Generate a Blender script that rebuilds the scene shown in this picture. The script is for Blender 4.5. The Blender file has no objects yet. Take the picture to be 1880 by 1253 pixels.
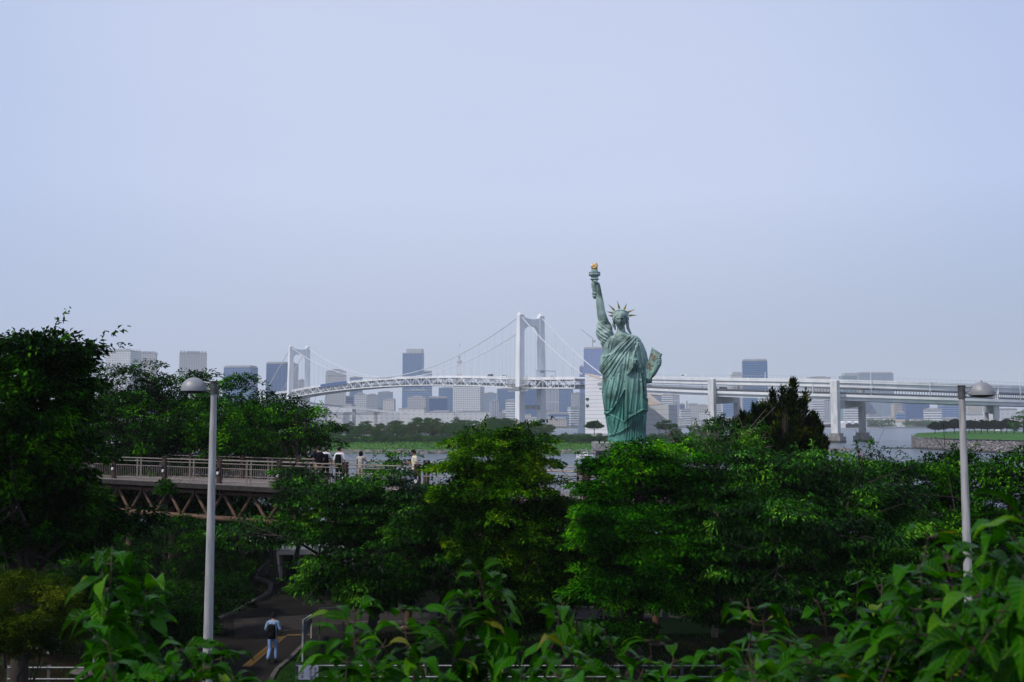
import bpy, math, random
import numpy as np
from mathutils import Vector, Matrix
R = math.radians
sc = bpy.context.scene
COL = sc.collection
# ---------------------------------------------------------------- camera
FPX = 1828.0; PITCH = math.atan(143.1 / FPX); CAMZ = 14.0
cam = bpy.data.cameras.new('camera'); cam.lens = 35.0; cam.sensor_width = 36.0
cam.clip_start = 0.1; cam.clip_end = 40000
cam.dof.use_dof = True; cam.dof.focus_distance = 70; cam.dof.aperture_fstop = 7.1
camo = bpy.data.objects.new('camera', cam); COL.objects.link(camo)
camo.location = (0, 0, CAMZ); camo.rotation_euler = (math.pi / 2 + PITCH, 0, 0)
sc.camera = camo
# ---------------------------------------------------------------- world, sun, exposure
SUN_EL = R(50); SUN_AZ = R(-126)      # azimuth clockwise from +Y (view direction)
sun_dir = Vector((math.sin(SUN_AZ) * math.cos(SUN_EL), math.cos(SUN_AZ) * math.cos(SUN_EL), math.sin(SUN_EL)))
w = bpy.data.worlds.new('World'); sc.world = w; w.use_nodes = True
nt = w.node_tree; nt.nodes.clear()
out = nt.nodes.new('ShaderNodeOutputWorld'); bg = nt.nodes.new('ShaderNodeBackground')
sky = nt.nodes.new('ShaderNodeTexSky'); sky.sky_type = 'NISHITA'; sky.sun_disc = False
sky.sun_elevation = SUN_EL; sky.sun_rotation = SUN_AZ
sky.air_density = 1.0; sky.dust_density = 1.5; sky.ozone_density = 1.0
tc = nt.nodes.new('ShaderNodeTexCoord'); sep = nt.nodes.new('ShaderNodeSeparateXYZ')
mp = nt.nodes.new('ShaderNodeMapping'); mp.inputs['Scale'].default_value = (1, 1, 4.5)
nz = nt.nodes.new('ShaderNodeTexNoise'); nz.inputs['Scale'].default_value = 1.3; nz.inputs['Detail'].default_value = 4
mr = nt.nodes.new('ShaderNodeMapRange'); mr.inputs['From Min'].default_value = .3; mr.inputs['From Max'].default_value = .7
mr.inputs['To Min'].default_value = 0; mr.inputs['To Max'].default_value = 1
veil = nt.nodes.new('ShaderNodeMix'); veil.data_type = 'RGBA'      # thin high cloud over the whole sky
veil.inputs['A'].default_value = (5.15, 6.2, 9.0, 1); veil.inputs['B'].default_value = (6.55, 7.3, 9.5, 1)
mx = nt.nodes.new('ShaderNodeMix'); mx.data_type = 'RGBA'; mx.inputs['Factor'].default_value = .86
nt.links.new(tc.outputs['Generated'], mp.inputs['Vector']); nt.links.new(mp.outputs['Vector'], nz.inputs['Vector'])
nt.links.new(nz.outputs['Fac'], mr.inputs['Value'])
dp = nt.nodes.new('ShaderNodeVectorMath'); dp.operation = 'DOT_PRODUCT'; dp.inputs[1].default_value = (-.03, .965, .26)   # thinner, brighter cloud over the bay
nt.links.new(tc.outputs['Generated'], dp.inputs[0])
dm = nt.nodes.new('ShaderNodeMapRange'); dm.interpolation_type = 'SMOOTHSTEP'; dm.inputs['From Min'].default_value = .86; dm.inputs['From Max'].default_value = 1.0
nt.links.new(dp.outputs['Value'], dm.inputs['Value'])
ad = nt.nodes.new('ShaderNodeMath'); ad.operation = 'MULTIPLY_ADD'; ad.inputs[1].default_value = .3; nt.links.new(mr.outputs['Result'], ad.inputs[0])
sb = nt.nodes.new('ShaderNodeMath'); sb.operation = 'SUBTRACT'; sb.inputs[1].default_value = .15; nt.links.new(dm.outputs['Result'], sb.inputs[0]); nt.links.new(sb.outputs[0], ad.inputs[2])
veil.clamp_factor = False
nt.links.new(ad.outputs[0], veil.inputs['Factor'])
hz1 = nt.nodes.new('ShaderNodeSeparateXYZ'); nt.links.new(tc.outputs['Generated'], hz1.inputs[0])
hz2 = nt.nodes.new('ShaderNodeMapRange'); hz2.inputs['From Min'].default_value = -.02; hz2.inputs['From Max'].default_value = .22; nt.links.new(hz1.outputs[2], hz2.inputs['Value'])
low = nt.nodes.new('ShaderNodeMix'); low.data_type = 'RGBA'; lx = nt.nodes.new('ShaderNodeMix'); lx.data_type = 'RGBA'; lx.inputs['A'].default_value = (3.9, 4.6, 6.3, 1); lx.inputs['B'].default_value = (2.7, 3.3, 4.35, 1)   # duller air towards the horizon
lr = nt.nodes.new('ShaderNodeMapRange'); lr.inputs['From Min'].default_value = -.4; lr.inputs['From Max'].default_value = .45; nt.links.new(hz1.outputs[0], lr.inputs['Value'])
nt.links.new(lr.outputs['Result'], lx.inputs['Factor']); nt.links.new(lx.outputs['Result'], low.inputs['A'])
nt.links.new(hz2.outputs['Result'], low.inputs['Factor']); nt.links.new(veil.outputs['Result'], low.inputs['B'])
nt.links.new(sky.outputs['Color'], mx.inputs['A']); nt.links.new(low.outputs['Result'], mx.inputs['B'])
nt.links.new(mx.outputs['Result'], bg.inputs['Color']); bg.inputs['Strength'].default_value = .1
nt.links.new(bg.outputs['Background'], out.inputs['Surface'])
sl = bpy.data.lights.new('sun', 'SUN'); sl.energy = 3.3; sl.angle = R(1.0); sl.color = (1, .95, .87)
so = bpy.data.objects.new('sun', sl); COL.objects.link(so)
so.rotation_euler = sun_dir.to_track_quat('Z', 'Y').to_euler(); so.location = (-30, -20, 60)
sc.view_settings.view_transform = 'Standard'; sc.view_settings.look = 'None'
sc.view_settings.exposure = 0.0; sc.view_settings.gamma = 1.0; sc.view_settings.use_curve_mapping = False
sc.render.engine = 'CYCLES'
sc.cycles.use_denoising = True
sc.cycles.max_bounces = 6; sc.cycles.diffuse_bounces = 2; sc.cycles.glossy_bounces = 2
sc.cycles.transmission_bounces = 3; sc.cycles.transparent_max_bounces = 6; sc.cycles.volume_bounces = 1
sc.cycles.sample_clamp_indirect = 4

# ---------------------------------------------------------------- geometry helpers
CP, SP = math.cos(PITCH), math.sin(PITCH)
def at(x, y, Y):
    """photo pixel (1880x1253) on the plane at world depth Y"""
    u = (x - 940) / FPX; v = (626.5 - y) / FPX
    t = Y / (CP - v * SP)
    return Vector((u * t, Y, CAMZ + t * (SP + v * CP)))
def gat(x, y, z):
    """photo pixel on the horizontal plane z"""
    u = (x - 940) / FPX; v = (626.5 - y) / FPX
    t = (z - CAMZ) / (SP + v * CP)
    return Vector((u * t, t * (CP - v * SP), z))
def tag(o, label=None, cat=None, group=None, kind=None):
    if label: o['label'] = label
    if cat: o['category'] = cat
    if group: o['group'] = group
    if kind: o['kind'] = kind
    return o
def thing(name, loc, label, cat, group=None, rz=0):
    o = bpy.data.objects.new(name, None); COL.objects.link(o)
    o.empty_display_size = .2
    o.location = loc; o.rotation_euler = (0, 0, rz)
    return tag(o, label, cat, group)
def wloc(o):
    v = Vector((0, 0, 0))
    while o is not None:
        v += Vector(o.location); o = o.parent
    return v
def mesh_obj(name, V, F, mat, parent=None, world=True, smooth=None, edges=()):
    V = [tuple(v) for v in V]
    if world:
        if parent is not None: off = wloc(parent); loc = (0, 0, 0)
        else:
            a = np.array(V); mn = a.min(0); m2 = a.max(0)
            off = Vector(((mn[0] + m2[0]) / 2, (mn[1] + m2[1]) / 2, mn[2])); loc = off
        V = [(v[0] - off[0], v[1] - off[1], v[2] - off[2]) for v in V]
    else: loc = (0, 0, 0)
    me = bpy.data.meshes.new(name); me.from_pydata(V, list(edges), F); me.update()
    if mat is not None: me.materials.append(mat)
    if smooth is not None:
        me.shade_smooth()
        if smooth < 180: me.set_sharp_from_angle(angle=R(smooth))
    o = bpy.data.objects.new(name, me); COL.objects.link(o); o.location = loc
    if parent is not None: o.parent = parent
    return o
def fast_obj(name, V, F3, mat, parent, world=True, smooth=False):
    """numpy arrays -> mesh (F: N x k, all same k)"""
    V = np.asarray(V, dtype=np.float32).copy(); F3 = np.asarray(F3, dtype=np.int32)
    loc = Vector((0, 0, 0))
    if world:
        if parent is not None: off = np.array(wloc(parent))
        else:
            mn = V.min(0); m2 = V.max(0); off = np.array([(mn[0] + m2[0]) / 2, (mn[1] + m2[1]) / 2, mn[2]]); loc = Vector(off)
        V -= off.astype(np.float32)
    me = bpy.data.meshes.new(name); k = F3.shape[1]; n = F3.shape[0]
    me.vertices.add(len(V)); me.vertices.foreach_set('co', V.ravel())
    me.loops.add(n * k); me.loops.foreach_set('vertex_index', F3.ravel())
    me.polygons.add(n); me.polygons.foreach_set('loop_start', np.arange(0, n * k, k, dtype=np.int32))
    if smooth: me.polygons.foreach_set('use_smooth', np.ones(n, dtype=bool))
    me.update(calc_edges=True)
    me.materials.append(mat)
    o = bpy.data.objects.new(name, me); COL.objects.link(o); o.parent = parent; o.location = loc
    return o
class MB:
    def __init__(s): s.V = []; s.F = []
    def add(s, V, F):
        n = len(s.V); s.V += [tuple(v) for v in V]; s.F += [tuple(i + n for i in f) for f in F]; return s
    def box(s, c, size, rz=0, M=None):
        hx, hy, hz = size[0] / 2, size[1] / 2, size[2] / 2
        P = [(x, y, z) for z in (-hz, hz) for y in (-hy, hy) for x in (-hx, hx)]
        if M is not None: P = [tuple(M @ Vector(p)) for p in P]
        cs, sn = math.cos(rz), math.sin(rz)
        P = [(c[0] + p[0] * cs - p[1] * sn, c[1] + p[0] * sn + p[1] * cs, c[2] + p[2]) for p in P]
        return s.add(P, [(0, 2, 3, 1), (4, 5, 7, 6), (0, 1, 5, 4), (2, 6, 7, 3), (0, 4, 6, 2), (1, 3, 7, 5)])
    def hexa(s, b, t):
        """4 bottom points, 4 top points (same winding)"""
        return s.add(list(b) + list(t), [(3, 2, 1, 0), (4, 5, 6, 7), (0, 1, 5, 4), (1, 2, 6, 5), (2, 3, 7, 6), (3, 0, 4, 7)])
    def beam(s, a, b, w, h=None, up=(0, 0, 1)):
        a = Vector(a); b = Vector(b); h = h or w; d = (b - a)
        if d.length < 1e-6: return s
        d.normalize(); u = Vector(up)
        if abs(d.dot(u)) > .98: u = Vector((1, 0, 0))
        r = d.cross(u).normalized(); u = r.cross(d).normalized()
        q = [r * (w / 2) * i + u * (h / 2) * j for i, j in ((-1, -1), (1, -1), (1, 1), (-1, 1))]
        return s.hexa([a + x for x in q], [b + x for x in q])
    def tube(s, pts, rad, n=8, caps=True):
        pts = [Vector(p) for p in pts]
        if not hasattr(rad, '__len__'): rad = [rad] * len(pts)
        base = len(s.V); ref = None
        for i, p in enumerate(pts):
            if i == 0: d = pts[1] - p
            elif i == len(pts) - 1: d = p - pts[i - 1]
            else: d = pts[i + 1] - pts[i - 1]
            d.normalize()
            if ref is None: ref = Vector((0, 0, 1)) if abs(d.z) < .9 else Vector((1, 0, 0))
            a = d.cross(ref).normalized(); b = d.cross(a).normalized(); ref = -b if False else ref
            for k in range(n):
                t = 2 * math.pi * k / n
                s.V.append(tuple(p + (a * math.cos(t) + b * math.sin(t)) * rad[i]))
        for i in range(len(pts) - 1):
            for k in range(n):
                k2 = (k + 1) % n
                s.F.append((base + i * n + k, base + (i + 1) * n + k, base + (i + 1) * n + k2, base + i * n + k2))
        if caps:
            s.F.append(tuple(base + k for k in range(n)))
            s.F.append(tuple(base + (len(pts) - 1) * n + k for k in reversed(range(n))))
        return s
    def lathe(s, prof, c=(0, 0, 0), n=24, sx=1, sy=1):
        base = len(s.V)
        for r, z in prof:
            for k in range(n):
                t = 2 * math.pi * k / n
                s.V.append((c[0] + r * sx * math.cos(t), c[1] + r * sy * math.sin(t), c[2] + z))
        for i in range(len(prof) - 1):
            for k in range(n):
                k2 = (k + 1) % n
                s.F.append((base + i * n + k, base + i * n + k2, base + (i + 1) * n + k2, base + (i + 1) * n + k))
        s.F.append(tuple(base + k for k in reversed(range(n))))
        s.F.append(tuple(base + (len(prof) - 1) * n + k for k in range(n)))
        return s
    def ell(s, c, r, n=16, m=10, M=None):
        prof = []
        base = len(s.V)
        for i in range(m + 1):
            a = -math.pi / 2 + math.pi * i / m
            for k in range(n):
                t = 2 * math.pi * k / n
                p = Vector((r[0] * math.cos(a) * math.cos(t), r[1] * math.cos(a) * math.sin(t), r[2] * math.sin(a)))
                if M is not None: p = M @ p
                s.V.append((c[0] + p.x, c[1] + p.y, c[2] + p.z))
        for i in range(m):
            for k in range(n):
                k2 = (k + 1) % n
                s.F.append((base + i * n + k, base + i * n + k2, base + (i + 1) * n + k2, base + (i + 1) * n + k))
        return s
    def prism(s, poly, z0, z1):
        n = len(poly); b = len(s.V)
        s.V += [(p[0], p[1], z0) for p in poly] + [(p[0], p[1], z1) for p in poly]
        s.F.append(tuple(b + i for i in reversed(range(n)))); s.F.append(tuple(b + n + i for i in range(n)))
        for i in range(n):
            j = (i + 1) % n; s.F.append((b + i, b + j, b + n + j, b + n + i))
        return s
    def obj(s, name, mat, parent=None, world=True, smooth=None):
        return mesh_obj(name, s.V, s.F, mat, parent, world, smooth)

# ---------------------------------------------------------------- materials
def lin(r, g, b):
    f = lambda c: (c / 255 / 12.92) if c <= 10 else ((c / 255 + .055) / 1.055) ** 2.4
    return (f(r), f(g), f(b), 1)
def newmat(name):
    m = bpy.data.materials.new(name); m.use_nodes = True; t = m.node_tree
    p = t.nodes['Principled BSDF']; return m, t, p
def surf(name, c1, c2=None, scale=3.0, rough=.7, metal=0.0, bump=0.0, bscale=None, stretch=(1, 1, 1), detail=5, spec=.2, lo=.35, hi=.65, coord='Object', c3=None, s3=.4):
    m, t, p = newmat(name)
    p.inputs['Roughness'].default_value = rough; p.inputs['Metallic'].default_value = metal
    p.inputs['Specular IOR Level'].default_value = spec
    p.inputs['Base Color'].default_value = c1
    tcn = t.nodes.new('ShaderNodeTexCoord'); mpn = t.nodes.new('ShaderNodeMapping'); mpn.inputs['Scale'].default_value = stretch
    t.links.new(tcn.outputs[coord], mpn.inputs['Vector'])
    if c2 is not None:
        n = t.nodes.new('ShaderNodeTexNoise'); n.inputs['Scale'].default_value = scale; n.inputs['Detail'].default_value = detail
        r = t.nodes.new('ShaderNodeMapRange'); r.inputs['From Min'].default_value = lo; r.inputs['From Max'].default_value = hi
        x = t.nodes.new('ShaderNodeMix'); x.data_type = 'RGBA'; x.inputs['A'].default_value = c1; x.inputs['B'].default_value = c2
        t.links.new(mpn.outputs['Vector'], n.inputs['Vector']); t.links.new(n.outputs['Fac'], r.inputs['Value'])
        t.links.new(r.outputs['Result'], x.inputs['Factor']); last = x.outputs['Result']
        if c3 is not None:
            n2 = t.nodes.new('ShaderNodeTexNoise'); n2.inputs['Scale'].default_value = s3; n2.inputs['Detail'].default_value = 3
            r2 = t.nodes.new('ShaderNodeMapRange'); r2.inputs['From Min'].default_value = .42; r2.inputs['From Max'].default_value = .62
            x2 = t.nodes.new('ShaderNodeMix'); x2.data_type = 'RGBA'; x2.inputs['B'].default_value = c3
            t.links.new(tcn.outputs[coord], n2.inputs['Vector']); t.links.new(n2.outputs['Fac'], r2.inputs['Value'])
            t.links.new(r2.outputs['Result'], x2.inputs['Factor']); t.links.new(last, x2.inputs['A']); last = x2.outputs['Result']
        t.links.new(last, p.inputs['Base Color'])
    if bump:
        n = t.nodes.new('ShaderNodeTexNoise'); n.inputs['Scale'].default_value = bscale or scale * 3; n.inputs['Detail'].default_value = 6
        b = t.nodes.new('ShaderNodeBump'); b.inputs['Strength'].default_value = 1.0; b.inputs['Distance'].default_value = bump
        t.links.new(mpn.outputs['Vector'], n.inputs['Vector']); t.links.new(n.outputs['Fac'], b.inputs['Height'])
        t.links.new(b.outputs['Normal'], p.inputs['Normal'])
    return m
def leafmat(name, ca, cb, cc=None, rough=.5, trans=.28, tcol=None, nscale=.5, spec=.03):
    """foliage: colour varies from leaf to leaf and from clump to clump"""
    m, t, p = newmat(name)
    g = t.nodes.new('ShaderNodeNewGeometry'); tcn = t.nodes.new('ShaderNodeTexCoord')
    n = t.nodes.new('ShaderNodeTexNoise'); n.inputs['Scale'].default_value = nscale; n.inputs['Detail'].default_value = 2
    t.links.new(tcn.outputs['Object'], n.inputs['Vector'])
    a = t.nodes.new('ShaderNodeMath'); a.operation = 'MULTIPLY_ADD'; a.inputs[1].default_value = .55
    t.links.new(g.outputs['Random Per Island'], a.inputs[0]); 
    s2 = t.nodes.new('ShaderNodeMath'); s2.operation = 'MULTIPLY_ADD'; s2.inputs[1].default_value = 2.3; s2.inputs[2].default_value = -.93  # whole clumps darkened in colour to stand in for shaded hollows
    t.links.new(n.outputs['Fac'], s2.inputs[0]); t.links.new(s2.outputs[0], a.inputs[2])
    cr = t.nodes.new('ShaderNodeValToRGB'); e = cr.color_ramp.elements
    e[0].color = ca; e[0].position = .34; e[1].color = cb; e[1].position = .8
    if cc is not None:
        k = cr.color_ramp.elements.new(.97); k.color = cc  # glossy glints put into the colour of a few leaves
    t.links.new(a.outputs[0], cr.inputs['Fac']); t.links.new(cr.outputs['Color'], p.inputs['Base Color'])
    p.inputs['Roughness'].default_value = rough; p.inputs['Specular IOR Level'].default_value = spec
    if trans:
        tr = t.nodes.new('ShaderNodeBsdfTranslucent'); mxs = t.nodes.new('ShaderNodeMixShader'); mxs.inputs['Fac'].default_value = trans
        hs = t.nodes.new('ShaderNodeMix'); hs.data_type = 'RGBA'; hs.blend_type = 'MULTIPLY'; hs.inputs['Factor'].default_value = 1
        hs.inputs['B'].default_value = tcol or (1.6, 1.5, .5, 1)
        t.links.new(cr.outputs['Color'], hs.inputs['A']); t.links.new(hs.outputs['Result'], tr.inputs['Color'])
        o = t.nodes['Material Output']
        t.links.new(p.outputs['BSDF'], mxs.inputs[1]); t.links.new(tr.outputs['BSDF'], mxs.inputs[2]); t.links.new(mxs.outputs['Shader'], o.inputs['Surface'])
    return m
def facade(name, wall, glass, bay=3.2, floor=3.4, fu=.7, fv=.55, rough=.5, vary=.5, band=False):
    """curtain wall / window grid on a far building, in the building's own coordinates"""
    m, t, p = newmat(name); N = t.nodes; L = t.links
    tcn = N.new('ShaderNodeTexCoord'); s = N.new('ShaderNodeSeparateXYZ'); L.new(tcn.outputs['Object'], s.inputs[0])
    s2 = N.new('ShaderNodeSeparateXYZ'); L.new(tcn.outputs['Normal'], s2.inputs[0])
    def mth(op, a, b=None, c=None):
        q = N.new('ShaderNodeMath'); q.operation = op
        for i, v in enumerate((a, b, c)):
            if v is None: continue
            if isinstance(v, (int, float)): q.inputs[i].default_value = v
            else: L.new(v, q.inputs[i])
        return q.outputs[0]
    ax = mth('GREATER_THAN', mth('ABSOLUTE', s2.outputs[0]), .7)
    u = mth('ADD', mth('MULTIPLY', s.outputs[1], ax), mth('MULTIPLY', s.outputs[0], mth('SUBTRACT', 1, ax)))
    ub = mth('ADD', mth('DIVIDE', u, bay), 500); vb = mth('ADD', mth('DIVIDE', s.outputs[2], floor), .2)
    mu = mth('LESS_THAN', mth('ABSOLUTE', mth('SUBTRACT', mth('FRACT', ub), .5)), fu / 2) if not band else 1.0
    mv = mth('LESS_THAN', mth('ABSOLUTE', mth('SUBTRACT', mth('FRACT', vb), .5)), fv / 2)
    nzv = mth('LESS_THAN', mth('ABSOLUTE', s2.outputs[2]), .5)
    mask = mth('MULTIPLY', mth('MULTIPLY', mv, mu), nzv)
    wn = N.new('ShaderNodeTexWhiteNoise'); wn.noise_dimensions = '3D'; cb = N.new('ShaderNodeCombineXYZ')
    L.new(mth('FLOOR', ub), cb.inputs[0]); L.new(mth('FLOOR', vb), cb.inputs[1]); L.new(ax, cb.inputs[2]); L.new(cb.outputs[0], wn.inputs['Vector'])
    g2 = N.new('ShaderNodeMix'); g2.data_type = 'RGBA'; g2.inputs['A'].default_value = glass
    g2.inputs['B'].default_value = tuple(min(1, glass[i] * .5 + wall[i] * .5) for i in range(3)) + (1,)
    L.new(mth('MULTIPLY', wn.outputs['Value'], vary), g2.inputs['Factor'])
    # panel and weather variation of the wall itself
    nn = N.new('ShaderNodeTexNoise'); nn.inputs['Scale'].default_value = .06; L.new(tcn.outputs['Object'], nn.inputs['Vector'])
    wv = N.new('ShaderNodeMix'); wv.data_type = 'RGBA'; wv.inputs['A'].default_value = tuple(c * .86 for c in wall[:3]) + (1,); wv.inputs['B'].default_value = wall
    L.new(nn.outputs['Fac'], wv.inputs['Factor'])
    mxn = N.new('ShaderNodeMix'); mxn.data_type = 'RGBA'; L.new(mask, mxn.inputs['Factor'])
    L.new(wv.outputs['Result'], mxn.inputs['A']); L.new(g2.outputs['Result'], mxn.inputs['B'])
    L.new(mxn.outputs['Result'], p.inputs['Base Color'])
    L.new(mth('SUBTRACT', .75, mth('MULTIPLY', mask, .5)), p.inputs['Roughness'])
    return m
MAT = {}
MAT['white_steel'] = surf('white_painted_steel', (.72, .72, .73, 1), (.6, .61, .63, 1), .15, .5, stretch=(1, 1, .3))
MAT['white_cable'] = surf('white_cable', (.6, .6, .62, 1), (.5, .5, .52, 1), .3, .5)
MAT['hanger'] = surf('hanger_rope', (.42, .44, .48, 1), (.36, .38, .42, 1), 1, .6)
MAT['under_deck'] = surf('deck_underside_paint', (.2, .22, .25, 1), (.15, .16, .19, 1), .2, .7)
MAT['conc'] = surf('weathered_concrete', (.42, .41, .4, 1), (.3, .3, .3, 1), .4, .85, stretch=(1, 1, .25), bump=.03)
MAT['conc_dark'] = surf('wet_stained_concrete', (.13, .125, .12, 1), (.22, .21, .2, 1), .6, .8, stretch=(1, 1, .3))
MAT['tide'] = surf('tide_mark', (.02, .02, .02, 1), (.035, .035, .03, 1), 1, .6)
MAT['white_panel'] = surf('white_cladding', (.72, .72, .74, 1), (.62, .63, .66, 1), .1, .6)
MAT['beige_slope'] = surf('beige_slope', (.5, .4, .34, 1), (.42, .35, .3, 1), .2, .8)
MAT['dark'] = surf('dark_opening', (.02, .022, .028, 1), (.03, .03, .04, 1), 1, .5)
MAT['rail'] = surf('painted_handrail', (.25, .21, .19, 1), (.18, .15, .135, 1), 6, .45, metal=.2)
MAT['brown_post'] = surf('brown_post_paint', (.055, .033, .026, 1), (.036, .024, .02, 1), 8, .7, bump=.002)
MAT['truss_brown'] = surf('tan_truss_paint', (.125, .074, .048, 1), (.08, .048, .032, 1), 3, .55, stretch=(1, 1, .4))
MAT['deck'] = surf('walkway_paving', (.2, .175, .165, 1), (.14, .12, .115, 1), 8, .85, bump=.003)
MAT['fascia'] = surf('walkway_fascia', (.035, .03, .028, 1), (.02, .018, .017, 1), 3, .8)
MAT['asph'] = surf('asphalt', (.012, .0105, .0095, 1), (.0075, .0068, .0062, 1), 1.2, .9, bump=.004, bscale=60, c3=(.017, .0145, .013, 1), s3=.35, spec=.04)
MAT['pave'] = surf('pavement', (.036, .031, .028, 1), (.022, .019, .018, 1), 4, .9, bump=.003, bscale=50, spec=.04)
MAT['kerb'] = surf('concrete_kerb', (.1, .092, .084, 1), (.05, .046, .042, 1), 6, .9, bump=.005, spec=.04)
MAT['yellow'] = surf('yellow_tactile', (.22, .125, .025, 1), (.13, .075, .02, 1), 12, .7)
MAT['earth'] = surf('leaf_litter', (.014, .0075, .0035, 1), (.006, .0065, .002, 1), 1.6, .95, bump=.04, bscale=14, c3=(.006, .014, .004, 1), s3=.12, spec=.04)
MAT['lawn'] = surf('lawn', (.006, .022, .002, 1), (.011, .035, .004, 1), 2.5, .95, bump=.04, bscale=20, spec=.04)
MAT['lamp_pole'] = surf('galvanised_pole', (.4, .39, .385, 1), (.22, .215, .21, 1), 14, .6, metal=.25, stretch=(1, 1, .12), bump=.0015, bscale=40, lo=.4, hi=.75)
MAT['lamp_dome'] = surf('dull_grey_shade', (.27, .27, .28, 1), (.2, .2, .21, 1), 4, .5, metal=.2)
MAT['lamp_dark'] = surf('dark_bracket', (.1, .1, .1, 1), (.06, .06, .06, 1), 10, .5, metal=.4)
MAT['bark'] = surf('bark', (.045, .035, .028, 1), (.02, .017, .014, 1), 5, .9, stretch=(1, 1, .25), bump=.02)
MAT['twig'] = surf('pale_twig', (.2, .16, .14, 1), (.1, .075, .06, 1), 25, .7, bump=.001)
MAT['skin'] = surf('skin', (.36, .215, .15, 1), (.3, .175, .12, 1), 8, .55)
MAT['hair'] = surf('black_hair', (.005, .004, .004, 1), (.012, .009, .008, 1), 60, .8, stretch=(1, 1, .2), spec=.15, bump=.01, bscale=90)
MAT['fort_grass'] = surf('fort_grass', (.024, .12, .003, 1), (.014, .07, .003, 1), .3, .95, bump=.2, bscale=1.2, c3=(.03, .08, .006, 1), s3=.05)
MAT['grass'] = surf('island_grass', (.03, .14, .004, 1), (.016, .08, .004, 1), .35, .95, bump=.25, bscale=1.2, c3=(.05, .12, .008, 1), s3=.16)
MAT['rock'] = surf('shore_rock', (.2, .18, .17, 1), (.1, .095, .09, 1), .5, .9, bump=.25, bscale=1.0)
# ================================================================ SETTING
# water
def water_mat():
    m, t, p = newmat('bay_water'); N = t.nodes; L = t.links
    p.inputs['Base Color'].default_value = (.055, .075, .1, 1); p.inputs['Roughness'].default_value = .22
    p.inputs['IOR'].default_value = 1.33
    tcn = N.new('ShaderNodeTexCoord'); mpn = N.new('ShaderNodeMapping'); mpn.inputs['Scale'].default_value = (.35, 1.0, 1)
    L.new(tcn.outputs['Object'], mpn.inputs['Vector'])
    n1 = N.new('ShaderNodeTexNoise'); n1.inputs['Scale'].default_value = .5; n1.inputs['Detail'].default_value = 8; n1.inputs['Roughness'].default_value = .65
    n2 = N.new('ShaderNodeTexNoise'); n2.inputs['Scale'].default_value = .012; n2.inputs['Detail'].default_value = 3
    L.new(mpn.outputs['Vector'], n1.inputs['Vector']); L.new(mpn.outputs['Vector'], n2.inputs['Vector'])
    mu = N.new('ShaderNodeMath'); mu.operation = 'MULTIPLY_ADD'; mu.inputs[1].default_value = 1.4; mu.inputs[2].default_value = .15
    L.new(n2.outputs['Fac'], mu.inputs[0])
    b = N.new('ShaderNodeBump'); b.inputs['Distance'].default_value = 1.0
    L.new(mu.outputs[0], b.inputs['Strength']); L.new(n1.outputs['Fac'], b.inputs['Height']); L.new(b.outputs['Normal'], p.inputs['Normal'])
    return m
MAT['water'] = water_mat()
tag(mesh_obj('water', [(-5200, 60, 0), (5200, 60, 0), (5200, 8500, 0), (-5200, 8500, 0)], [(0, 1, 2, 3)], MAT['water']), kind='structure')
MAT['farland'] = surf('far_ground', (.16, .16, .15, 1), (.1, .12, .08, 1), .01, .95)
mb = MB(); mb.prism([(-3000, 1660), (-700, 1640), (-300, 1560), (60, 1560), (420, 1640), (1500, 1660), (3200, 1500), (5000, 1500), (5000, 8000), (-5000, 8000), (-5000, 1700)], -1.5, 2.2)
tag(mb.obj('far_ground', MAT['farland']), kind='structure')

GZ = 5.2
rng = np.random.RandomState(4)
def mound(x, y):
    """planted bank left of the path and slope down to the beach"""
    z = GZ
    d = math.hypot((x + 23.5) / 7.0, (y - 48) / 7.0)
    z += 1.9 * max(0, 1 - d * d) if d < 1 else 0
    d = math.hypot((x - 16) / 9.0, (y - 58) / 6.5)
    z += 1.3 * max(0, 1 - d * d) if d < 1 else 0
    if y > 76: z -= (y - 76) * .27
    return z
xs = np.linspace(-75, 95, 120); ys = np.concatenate([np.linspace(-8, 30, 14), np.linspace(31, 104, 74)])
V = [(x, y, mound(x, y) + (rng.rand() * .05 if y > 30 else 0)) for y in ys for x in xs]
nx = len(xs); F = [(j * nx + i, j * nx + i + 1, (j + 1) * nx + i + 1, (j + 1) * nx + i) for j in range(len(ys) - 1) for i in range(nx - 1)]
tag(mesh_obj('ground', V, F, MAT['earth'], smooth=180), kind='structure')
def sheet(name, pts, z, mat, kind='structure'):
    P = [(p[0], p[1], z) for p in pts]
    return tag(mesh_obj(name, P, [tuple(range(len(P)))], mat), kind=kind)
def gp(pts, z=GZ): return [tuple(gat(x, y, z))[:2] for x, y in pts]
# path winding in from the foreground to the gateway, and the cross road
kerbL = gp([(250, 1253), (300, 1190), (433, 1128), (467, 1108), (487, 1098), (495, 1090), (498, 1078), (490, 1071), (470, 1066), (478, 1062)])
kerbR = gp([(498, 1252), (508, 1235), (532, 1215), (556, 1190), (640, 1172), (760, 1140), (700, 1118), (600, 1090), (565, 1073), (559, 1068), (530, 1064)])
sheet('path', [(-21, 27), ] + kerbL + kerbR[::-1] + [(-7.8, 27)], GZ + .06, MAT['asph'])
cross = gp([(430, 1175), (640, 1148), (1010, 1142), (1260, 1137), (1420, 1135), (1900, 1128), (1900, 1112), (1420, 1117), (1250, 1119), (1010, 1123), (640, 1128), (430, 1140)])
sheet('road', cross, GZ + .068, MAT['pave'])
def strip(name, pts, w, z0, z1, mat, kind='structure'):
    mb = MB()
    for a, b in zip(pts[:-1], pts[1:]):
        d = Vector((b[0] - a[0], b[1] - a[1], 0)); L_ = d.length
        if L_ < .05: continue
        mb.box(((a[0] + b[0]) / 2, (a[1] + b[1]) / 2, (z0 + z1) / 2), (L_, w, z1 - z0), math.atan2(d.y, d.x))
    return tag(mb.obj(name, mat), kind=kind)
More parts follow.
